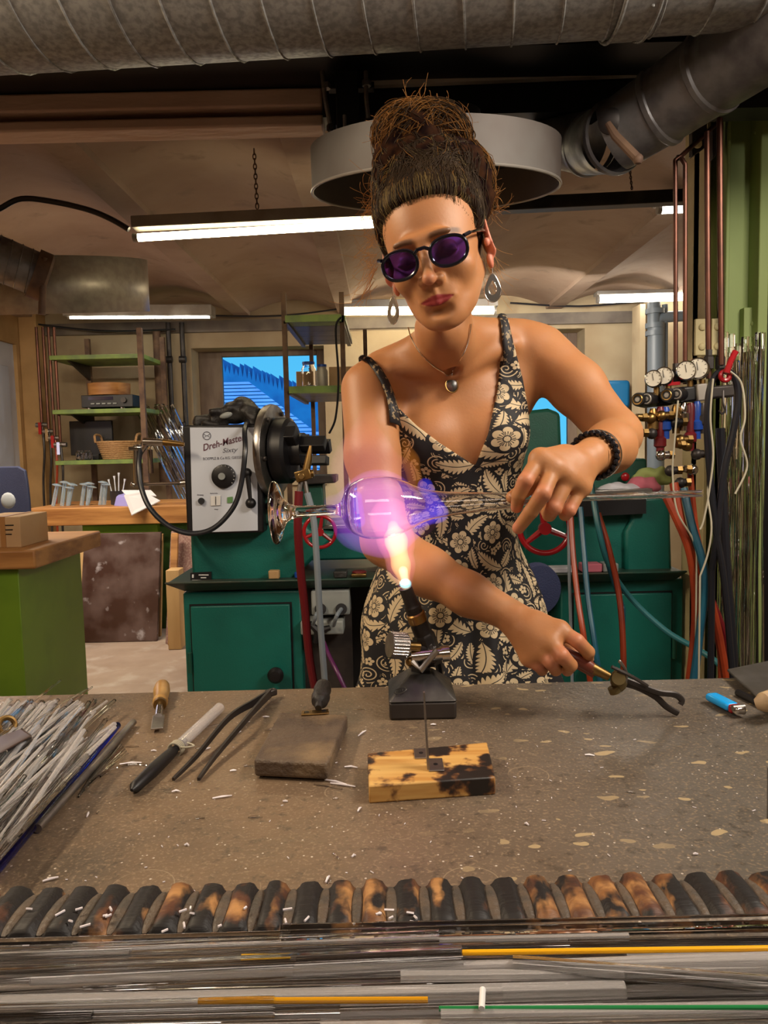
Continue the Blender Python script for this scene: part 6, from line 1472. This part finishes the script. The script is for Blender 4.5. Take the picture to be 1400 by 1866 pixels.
d = (tip-ba); obj('barrel', MB().lathe([(0,0),(.013,0),(.0145,.006),(.0145,.02),(.0125,.026),(.0125,d.length*.55),(.0135,d.length*.56),(.0135,d.length*.62),(.011,d.length*.66),(.0105,d.length),(.0085,d.length),(.0085,d.length-.004),(0,d.length-.006)], ba, d, 24), M['darksteel'], bu)
obj('heat_tinted_collar', MB().lathe([(.0130,0),(.0152,.002),(.0152,.016),(.0130,.018)], ba+d*.28, d, 24), M['brass'], bu, label='heat tinted collar')
obj('hex_body', MB().lathe([(0,-.05),(.016,-.05),(.018,-.045),(.018,.0),(.015,.004),(0,.004)], ba, d, 8), cast, bu)
wc = W(738, 1177, yf+.03); ax_ = Vector((-1,-.35,.18)).normalized(); ww = obj('valve_wheel', MB().cyl(wc-ax_*.002, wc+ax_*.026, .0195, n=24), M['steel'], bu)
x_, y_, d_ = frame(ax_)
for k in range(24):
    a = 2*math.pi*k/24; u = x_*math.cos(a)+y_*math.sin(a); obj('rib', MB().tube([wc+ax_*.0+u*.0198, wc+ax_*.025+u*.0198], .0014, 5), M['chrome'], ww)
obj('valve_stem', MB().cyl(wc-ax_*.025, wc, .007), M['brass'], bu); obj('small_tap', MB().ell(jt+Vector((-.022,-.02,-.008)), (.008,.008,.008), 12), M['brass'], bu)
obj('supply_nozzle', MB().tube(smooth_path([ba-d*.42, jt+Vector((.018,.03,0)), jt+Vector((.03,.06,-.05)), Vector((cxm+.03, yb0+.03, BZ-.05))]), .007, 8), M['blackhose'], bu)
# wooden block with V holder
q = [T(x, y, BZ+.022) for x, y in ((672,1432),(903,1416),(888,1352),(670,1372))]
wb2 = thing('wood_block_stand', 'scorched yellow wooden block carrying a thin upright steel fork', 'stand', (q[0]+q[2])/2-Vector((0,0,.022)))
sw, nt, bs = newmat('scorched_pine'); L = nt.links; tc = nd(nt, 'TexCoord')
c_ = mixv((.62,.38,.12), (.46,.22,.05), ramp(nz2(12, 5, (.3,4,4)), .4, .6)); c_ = mixv(c_, (.16,.06,.02), ramp(nz2(24, 4), .50, .57)); c_ = mixv(c_, (.012,.008,.007), ramp(nz2(24, 4), .53, .60))
L.new(c_, bs.inputs['Base Color']); bs.inputs['Roughness'].default_value = .5
obj('block', MB().hexa(hexo(q, 0, .022)), sw, wb2, .002)
def plate(x0p, y0p, x1p, y1p, z): a = T(x0p, y1p, z); b = T(x1p, y0p, z); return MB().box(a.x, b.x, a.y, b.y, z-.0018, z)
pl = [(756,1363,779,1381), (782,1381,806,1404)]
for x0p, y0p, x1p, y1p in pl:
    obj('angle_foot', plate(x0p, y0p, x1p, y1p, BZ+.024), M['steel'], wb2, .0005); c = T((x0p+x1p)/2, (y0p+y1p)/2, BZ+.024); obj('screw_hole', MB().cyl(c-Vector((0,0,.001)), c+Vector((0,0,.0006)), .0028), M['black'], wb2)
c = T(781, 1402, BZ+.024); tp = W(773, 1262, c.y+.01)
obj('upright_blade', MB().hexa([c+Vector((-.0015,-.001,0)), c+Vector((.0015,-.001,0)), c+Vector((.0015,.016,0)), c+Vector((-.0015,.016,0)), tp+Vector((-.001,-.001,0)), tp+Vector((.001,-.001,0)), tp+Vector((.001,.005,0)), tp+Vector((-.001,.005,0))]), M['steel'], wb2)
# lighter
a, b_ = T(1295, 1268, BZ+.011), T(1362, 1302, BZ+.011); d = b_-a; u = d.normalized(); v = Vector((-u.y, u.x, 0)); Mx = Matrix((u, v, Vector((0,0,1)))).transposed()
li_ = thing('pocket_lighter', 'bright blue pocket lighter lying near the back right corner', 'lighter', a)
obj('fuel_case', MB().obox(a+u*.029, (.058,.023,.013), Mx), mat('blue_lighter_plastic', (.01,.32,.80), .22), li_, .006, seg=4)
obj('thumb_tab', MB().obox(a+u*.0615, (.009,.020,.013), Mx), M['red'], li_, .003)
obj('metal_hood', MB().obox(a+u*.071, (.013,.017,.012), Mx), M['chrome'], li_, .003)
obj('spark_wheel', MB().cyl(a+u*.069-v*.010+Vector((0,0,.004)), a+u*.069+v*.010+Vector((0,0,.004)), .0045), M['steel'], li_)
# iron with wooden grip at right edge
s_ = [T(x, y, BZ+.02) for x, y in ((1322,1238),(1460,1210),(1460,1330),(1385,1300))]
ir = thing('shaping_iron', 'large dark spatula blade with wooden grip cut off by the right edge', 'tool', s_[0]-Vector((0,0,.02)))
mb = MB(); mb.hexa([Vector((p.x, p.y, BZ+.012)) for p in (T(1325,1236), T(1470,1205), T(1470,1300), T(1380,1288))]+[Vector((p.x, p.y, BZ+.017)) for p in (T(1325,1236), T(1470,1205), T(1470,1300), T(1380,1288))])
obj('blade', mb, mat('scale_steel', (.16,.15,.14), .35, .7, col2=(.10,.09,.08), nscale=12, rvar=.2), ir, .002)
obj('underside_bar', MB().tube([T(1345,1262,BZ+.006), T(1480,1330,BZ+.006)], .006, 8), M['black'], ir)
obj('grip', MB().tube([T(1378,1283,BZ+.030), T(1392,1280,BZ+.034), T(1440,1265,BZ+.036), T(1500,1250,BZ+.036)], [.008,.0145,.016,.015], 16), mat('pale_worn_wood', (.50,.36,.20), .6, col2=(.20,.12,.07), nscale=18), ir)
tag(obj('scriber', MB().tube([T(1399,1492,BZ+.004), T(1402,1440,BZ+.03), T(1404,1400,BZ+.05)], [.0008,.002,.003], 8), M['darksteel']), 'dark pointed scriber at the very right edge of the bench', 'tool')

# ---- glass held in the flame
GY = 1.155
gax0 = W(512, 934, GY); gax1 = W(935, 912, GY-.02); gd = (gax1-gax0).normalized(); pxm = GY/F_PX
def gp(px): return (W(px, 934-(px-512)*.052, GY)-gax0).dot(gd)
wgp = thing('glass_goblet_blank', 'clear blown glass goblet with foot, stem and bubble held in the flame', 'glass', gax0)
fo = [(505,55),(500,57),(497,53),(500,48),(508,40),(513,28),(520,16),(530,11),(545,9.5)]
outer = [(507,0),(507,22),(504,40),(500,56),(503,58),(508,52),(514,34),(522,20),(534,13),(550,10.5),(600,9.5),(618,11),(626,20),(632,34),(644,46),(665,55),(690,57),(715,55),(740,46),(765,34),(790,26),(830,21),(880,17.5),(935,15)]
inner = [(935,13.5),(880,16),(830,19.5),(790,24),(765,31.5),(740,43.5),(715,52.5),(690,54.5),(665,52.5),(646,44),(636,32),(631,16),(629,0)]
prof = [(max(r_*pxm, 0), gp(px)) for px, r_ in outer]+[(r_*pxm, gp(px)) for px, r_ in inner]
def dens(pr):
    P_ = smooth_path([Vector((a, b, 0)) for a, b in pr], 4); return [(max(p.x, 0), p.y) for p in P_]
obj('blown_glass', MB().lathe(dens(prof), gax0, gd, 64), M['glass'], wgp, sharp=60)
rod = MB(); e0 = W(930, 912, GY-.02); e1 = W(1280, 899, GY-.06)
rod.lathe([(15*pxm, 0), (9*pxm, .03), (6.2*pxm, .06), (6.2*pxm, (e1-e0).length), (4.2*pxm, (e1-e0).length), (4.2*pxm, .06), (7.6*pxm, .03), (13.5*pxm, 0)], e0, e1-e0, 32, closed=True)
obj('pulled_point', rod, M['glass'], wgp, label='long drawn-out glass tube in her hand')
# ---- flame: glowing gas volumes
def gas(name, col, st, sdops, h=.004, parent=None):
    m, nt, b = newmat(name); nt.nodes.remove(b); e = nd(nt, 'Emission'); e.inputs[0].default_value = c4(col); e.inputs[1].default_value = st
    nt.links.new(e.outputs[0], nt.nodes['Material Output'].inputs['Volume']); m.cycles.homogeneous_volume = True
    o, _ = sdf_obj(name, sdops, m, h, parent, smooth=1); return o
flm = thing('burner_flame', 'violet and yellow gas flame wrapping the glass bubble', 'flame', tip)
fp = lambda x, y, dy=0: W(x, y, GY+dy)
tF = W(739, 1068, yf+.04)
gas('flame_core', (1,.66,.20), 28, Sdf().chain([tF+Vector((0,0,.002)), fp(731,1030,.04), fp(722,985,.02), fp(716,958,.005)], [.0085,.0135,.016,.008], k=.01), .0015, flm)
gas('flame_sheath', (.95,.26,.40), 7, Sdf().chain([tF, fp(731,1032,.04), fp(722,985,.02), fp(712,945,.0)], [.0115,.0205,.027,.032], k=.012), .002, flm)
gas('blue_cone', (.10,.85,1), 70, Sdf().ell(tF+Vector((0,0,.004)), (.0098,.0098,.008)), .001, flm)
gas('white_cone', (1,.95,.75), 40, Sdf().chain([tF+Vector((0,0,.007)), fp(735,1040,.045)], [.006,.0075], k=.004), .001, flm)
gas('violet_body', (.40,.12,.95), 4.6, Sdf().ell(fp(690,930), (.062,.052,.062), k=.03).cap(fp(640,945), fp(600,915), .028, .008, k=.03).cap(fp(720,950), fp(790,925), .040, .018, k=.03).cap(fp(700,985), fp(650,970), .02, .02, k=.03), .003, flm)
gas('pink_plume', (1,.22,.50), 1.2, Sdf().cap(fp(690,960), fp(665,850), .045, .042, k=.04).cap(fp(665,850), fp(668,760,.03), .042, .014, k=.04).cap(fp(720,960), fp(735,860,.02), .035, .02, k=.03).cap(fp(660,985), fp(620,955), .012, .008, k=.02).cap(fp(750,985), fp(790,950), .012, .010, k=.02), .003, flm)
gas('blue_edge', (.05,.05,1), 16, Sdf().cap(fp(775,885), fp(800,935), .012, .010, k=.02).cap(fp(800,935), fp(760,950), .010, .012, k=.02).cap(fp(650,905), fp(655,950), .009, .010, k=.01), .002, flm)
gas('orange_wisp', (1,.30,.03), 6, Sdf().chain([fp(758,880,.03), fp(748,840,.05), fp(738,805,.06)], [.012,.013,.007], k=.01), .002, flm)
# ---- pliers in her right hand
pb_ = W(1032, 1190, 1.155); pc_ = W(1118, 1238, 1.145); pe_ = W(1240, 1290, 1.14)
plr = thing('spring_pliers', 'long dark tongs with red brown wooden grip held in her lower hand', 'pliers', pc_)
obj('grip', MB().tube([W(1000,1172,1.17), pb_, W(1060,1205,1.15), W(1082,1220,1.148)], [.006,.009,.0105,.009], 12), mat('red_brown_grip', (.16,.035,.02), .35), plr)
obj('grip', MB().tube([W(1005,1185,1.175), W(1040,1203,1.165), W(1084,1228,1.155)], [.006,.008,.007], 12), mat('red_brown_grip_b', (.22,.06,.03), .4), plr)
obj('copper_ferrule', MB().tube([W(1078,1217,1.148), W(1110,1233,1.145)], [.009,.0065], 12), M['brass'], plr)
obj('pivot', MB().ell(W(1128,1240,1.14), (.013,.013,.018), 14).cyl(W(1118,1252,1.135), W(1122,1262,1.135), .009).cyl(W(1128,1236,1.12), W(1128,1236,1.155), .010), mat('tarnished_brass', (.16,.12,.05), .5, .7), plr)
for L_ in (([1122,1232,1.14],[1160,1247,1.135],[1200,1262,1.135],[1230,1266,1.138],[1243,1276,1.14],[1240,1284,1.14]), ([1122,1242,1.145],[1160,1252,1.14],[1195,1270,1.14],[1215,1288,1.14],[1236,1300,1.14])):
    obj('jaw', MB().tube(smooth_path([W(*p) for p in L_]), .0048, 8, flat=.6), M['darksteel'], plr)
obj('spring_wire', MB().tube(smooth_path([W(1138,1252,1.135), W(1142,1228,1.13), W(1132,1208,1.13), W(1128,1205,1.13)]), .0025, 6), M['steel'], plr)
obj('jaw_spring', MB().tube(smooth_path([W(1115,1215,1.12), W(1150,1232,1.12), W(1180,1250,1.13)]), .003, 6), M['darksteel'], plr)

# ---- piles of glass rods
gr = random.Random(11)
def rods(n, fn, name, lab, grp, m_, n_s=8):
    for i in range(n):
        a, b, r_ = fn(i)
        tag(obj(name, MB().tube([a, b], r_, n_s), m_ if i % 2 else M['glass']), lab, 'rod', grp)
def left_rod(i):
    px = gr.uniform(-60, 175); y0 = 1560-px*1.25 if px > 20 else 1500; 
    base = T(-80+gr.uniform(0,60), 1330+gr.uniform(0,250), BZ)
    k = i/150; lay = BZ+.004+.035*gr.random()**1.5
    s0 = (gr.uniform(-90, 60), gr.uniform(1330, 1590)); an = R(gr.uniform(34, 58)); Ln = gr.uniform(140, 300)
    e0 = (s0[0]+math.cos(an)*Ln, s0[1]-math.sin(an)*Ln)
    lim = 1310+ (0 if e0[0] < 200 else (e0[0]-200)*2.0)
    if e0[1] < 1275: f_ = (s0[1]-1275)/(s0[1]-e0[1]); e0 = (s0[0]+(e0[0]-s0[0])*f_, 1275+gr.uniform(0,15))
    # stay left of the blue rod: line (0,1575)-(225,1315)
    edge = lambda y: 0+(1575-y)*225/260
    if e0[0] > edge(e0[1])-6: e0 = (edge(e0[1])-6-gr.uniform(0,12), e0[1])
    if s0[0] > edge(s0[1])-10: s0 = (edge(s0[1])-14-gr.uniform(0,20), s0[1])
    a = T(s0[0], s0[1], lay); b = T(e0[0], e0[1], lay+gr.uniform(-.003,.012)); return a, b, gr.choice((.0015,.0019,.0024,.003,.0038))
rods(178, left_rod, 'glass_rod', 'thin clear glass rod in the pile on the left of the bench', 'clear glass rods piled on the left', M['rod'], 6)
for i, (p, q_, r_) in enumerate((((0,1325),(110,1240),.0018),((10,1318),(85,1262),.002),((20,1335),(160,1255),.0016),((-10,1345),(105,1268),.0022),((60,1330),(168,1252),.0015))):
    tag(obj('glass_rod', MB().tube([T(*p, BZ+.02), W(q_[0], q_[1], T(*p).y+.22)], r_, 6), M['glass']), 'thin clear glass rod sticking out over the back edge of the bench', 'rod', 'glass rods over the back edge')
tag(obj('cobalt_rod', MB().tube([T(-40, 1625, BZ+.006), T(214, 1322, BZ+.010)], .0055, 14), M['glassblue']), 'thick cobalt blue glass rod along the pile of clear rods', 'rod')
tag(obj('grey_tube', MB().tube([T(68, 1510, BZ+.006), T(243, 1316, BZ+.007)], .0052, 14), M['steel']), 'grey metal tube lying right of the cobalt blue rod', 'tube')
for i in range(8):
    a = T(143+i*3.2, 1452-i*4, BZ+.002); b_ = T(212+i*3, 1345+i*4, BZ+.003); tag(obj('glass_rod', MB().tube([a, b_], .0013, 6), M['glass']), 'short clear glass rod right of the grey metal tube', 'rod', 'short glass rods beside the grey tube')
tag(obj('curved_glass_rod', MB().tube(smooth_path([T(183,1415,BZ+.002), T(205,1400,BZ+.003), T(240,1392,BZ+.003), T(268,1393,BZ+.002)]), .0014, 6), M['glass']), 'curved glass offcut right of the rod pile', 'rod')
dk = thing('dark_wooden_tool', 'dark flat wooden tool half buried under the glass rods', 'tool', T(20, 1360))
obj('blade', MB().hexa([T(x, y, BZ+.030) for x, y in ((-20,1388),(-20,1355),(40,1330),(60,1345))]+[T(x, y, BZ+.042) for x, y in ((-20,1384),(-20,1350),(40,1327),(60,1340))]), mat('dark_brown_wood', (.05,.025,.018), .4), dk, .003)
obj('brass_ring', MB().ring(T(12,1322,BZ+.035), (.5,-.6,.3), .011, .004, 24, 8), M['brass'], dk)
fr_g = random.Random(4)
def front_rod(i):
    y = fr_g.uniform(.40, y0_-.010); tz_ = BZ+.006+.020*fr_g.random(); x0 = fr_g.choice((-1.1, fr_g.uniform(-.5,.0), fr_g.uniform(-.1,.2))); x1 = x0+fr_g.uniform(.6, 1.5); sk = fr_g.uniform(-.012,.012)
    return Vector((x0, y, tz_)), Vector((x1, min(y+sk, y0_-.008), tz_+fr_g.uniform(-.003,.003))), fr_g.choice((.002,.003,.004,.005,.006))
rods(106, front_rod, 'glass_rod', 'clear glass rod lying lengthwise along the front edge of the bench', 'clear glass rods along the front', M['rod'], 8)
def ftube(p, q_, z, ro, m_, lb, nm='glass_tube'):
    a, b = T(*p, z), T(*q_, z); mb = MB(); Ln = (b-a).length; mb.lathe([(ro,0),(ro,Ln),(ro*.78,Ln),(ro*.78,0)], a, b-a, 24, closed=True); tag(obj(nm, mb, m_), lb, 'tube')
ftube((-60,1742), (800,1705), BZ+.030, .0048, M['glass'], 'clear glass tube ending in the middle, touching the notched bar')
ftube((-60,1790), (842,1745), BZ+.028, .009, M['glass'], 'wide clear glass tube ending below the yellow rod')
ftube((935,1756), (1500,1800), BZ+.028, .006, M['glass'], 'clear glass tube starting right of the centre in front')
ftube((-60,1850), (500,1835), BZ+.026, .007, M['glass'], 'clear glass tube low at the front left')
tag(obj('yellow_rod', MB().tube([T(842,1736,BZ+.030), T(1480,1727,BZ+.030)], .0022, 10), mat('yellow_glass', (.85,.42,.01), .2)), 'opaque yellow rod running to the right edge below the notched bar', 'rod')
tag(obj('amber_rod', MB().tube([T(362,1824,BZ+.030), T(780,1822,BZ+.030)], .0022, 10), mat('amber_yellow_glass', (.60,.28,.01), .15)), 'amber rod lying at the front left of centre', 'rod')
tag(obj('amber_rod', MB().tube([T(440,1742,BZ+.030), T(530,1741,BZ+.030)], .0014, 10), mat('amber_yellow_glass_b', (.60,.34,.01), .15)), 'short thin amber rod just below the notched bar', 'rod')
tag(obj('green_rod', MB().tube([T(800,1838,BZ+.030), T(1480,1836,BZ+.030)], .0018, 10), mat('green_glass_rod', (.02,.20,.06), .15)), 'dark green rod at the front right', 'rod')
tag(obj('white_rod', MB().tube([T(878,1838,BZ+.034), T(880,1802,BZ+.036)], .0022, 10), mat('white_glass_rod', (.8,.8,.8), .3)), 'short white rod piece lying crosswise at the front', 'rod')
# ---- splinters
sm_ = mat('bright_glass_chip', (.75,.70,.74), .12, spec=1)
spots = [(330,1305,8,20),(612,1425,40,-12),(598,1433,52,-10),(625,1430,46,-8),(545,1412,40,-8),(640,1398,24,-4),(655,1292,22,0),(660,1336,18,35),(492,1330,18,5),(485,1306,12,0),(505,1318,12,8),(238,1391,40,4),(390,1322,30,15),(376,1365,16,20),(362,1363,10,10),(405,1452,36,8),(465,1489,26,0),(320,1442,14,5),(365,1490,18,5),(160,1484,9,70),(178,1480,6,60),(92,1602,30,15),(85,1618,18,10),(597,1602,14,60),(612,1560,14,-40),(730,1372,16,5),(735,1455,26,25),(725,1290,5,60),(612,1455,12,5),(655,1475,10,50),(1176,1608,24,-35),(1075,1376,18,-5),(1150,1444,16,-8),(1268,1556,9,0),(1120,1160,0,0),(960,1502,8,-20),(240,1360,26,0),(280,1368,10,0),(450,1396,12,0),(425,1404,12,5),(500,1409,14,4),(340,1540,8,0),(415,1628,12,0),(353,1626,6,0),(600,1608,8,20),(790,1320,10,0),(560,1360,7,0),(645,1560,8,20),(440,1240,0,0),(435,1335,10,30),(545,1622,6,0),(520,1460,9,0)]
for i, (px, py, ln, an) in enumerate(spots):
    if ln == 0: continue
    a = T(px-ln/2*math.cos(R(an)), py+ln/2*math.sin(R(an)), BZ+.0016); b_ = T(px+ln/2*math.cos(R(an)), py-ln/2*math.sin(R(an)), BZ+.0016)
    mid = (a+b_)/2+Vector((0, .001*(i % 3), .0004)); tag(obj('glass_splinter', MB().tube([a, mid, b_], [.0009,.0014,.0008], 6), sm_ if i % 2 else M['glass']), 'tiny bright glass splinter lying on the brown bench top', 'splinter', 'glass splinters on the bench')
for i in range(70):
    px, py = gr.uniform(120, 1380), gr.uniform(1290, 1625); a = T(px, py, BZ+.0008); an = gr.uniform(0, 3.14); ln = gr.uniform(.0015,.005)
    tag(obj('glass_splinter', MB().tube([a, a+Vector((math.cos(an), math.sin(an), 0))*ln], .0006, 5), sm_), 'tiny bright glass splinter lying on the brown bench top', 'splinter', 'glass splinters on the bench')
for i in range(26):
    px = gr.uniform(20, 760); py = gr.uniform(1655, 1700); a = T(px, py, BZ+GZ+.001); an = gr.uniform(0, 3.14); tag(obj('glass_splinter', MB().tube([a, a+Vector((math.cos(an), math.sin(an), 0))*gr.uniform(.003,.009)], .0010, 5), sm_), 'glass splinter caught on the charred notched bar', 'splinter', 'glass splinters on the notched bar')
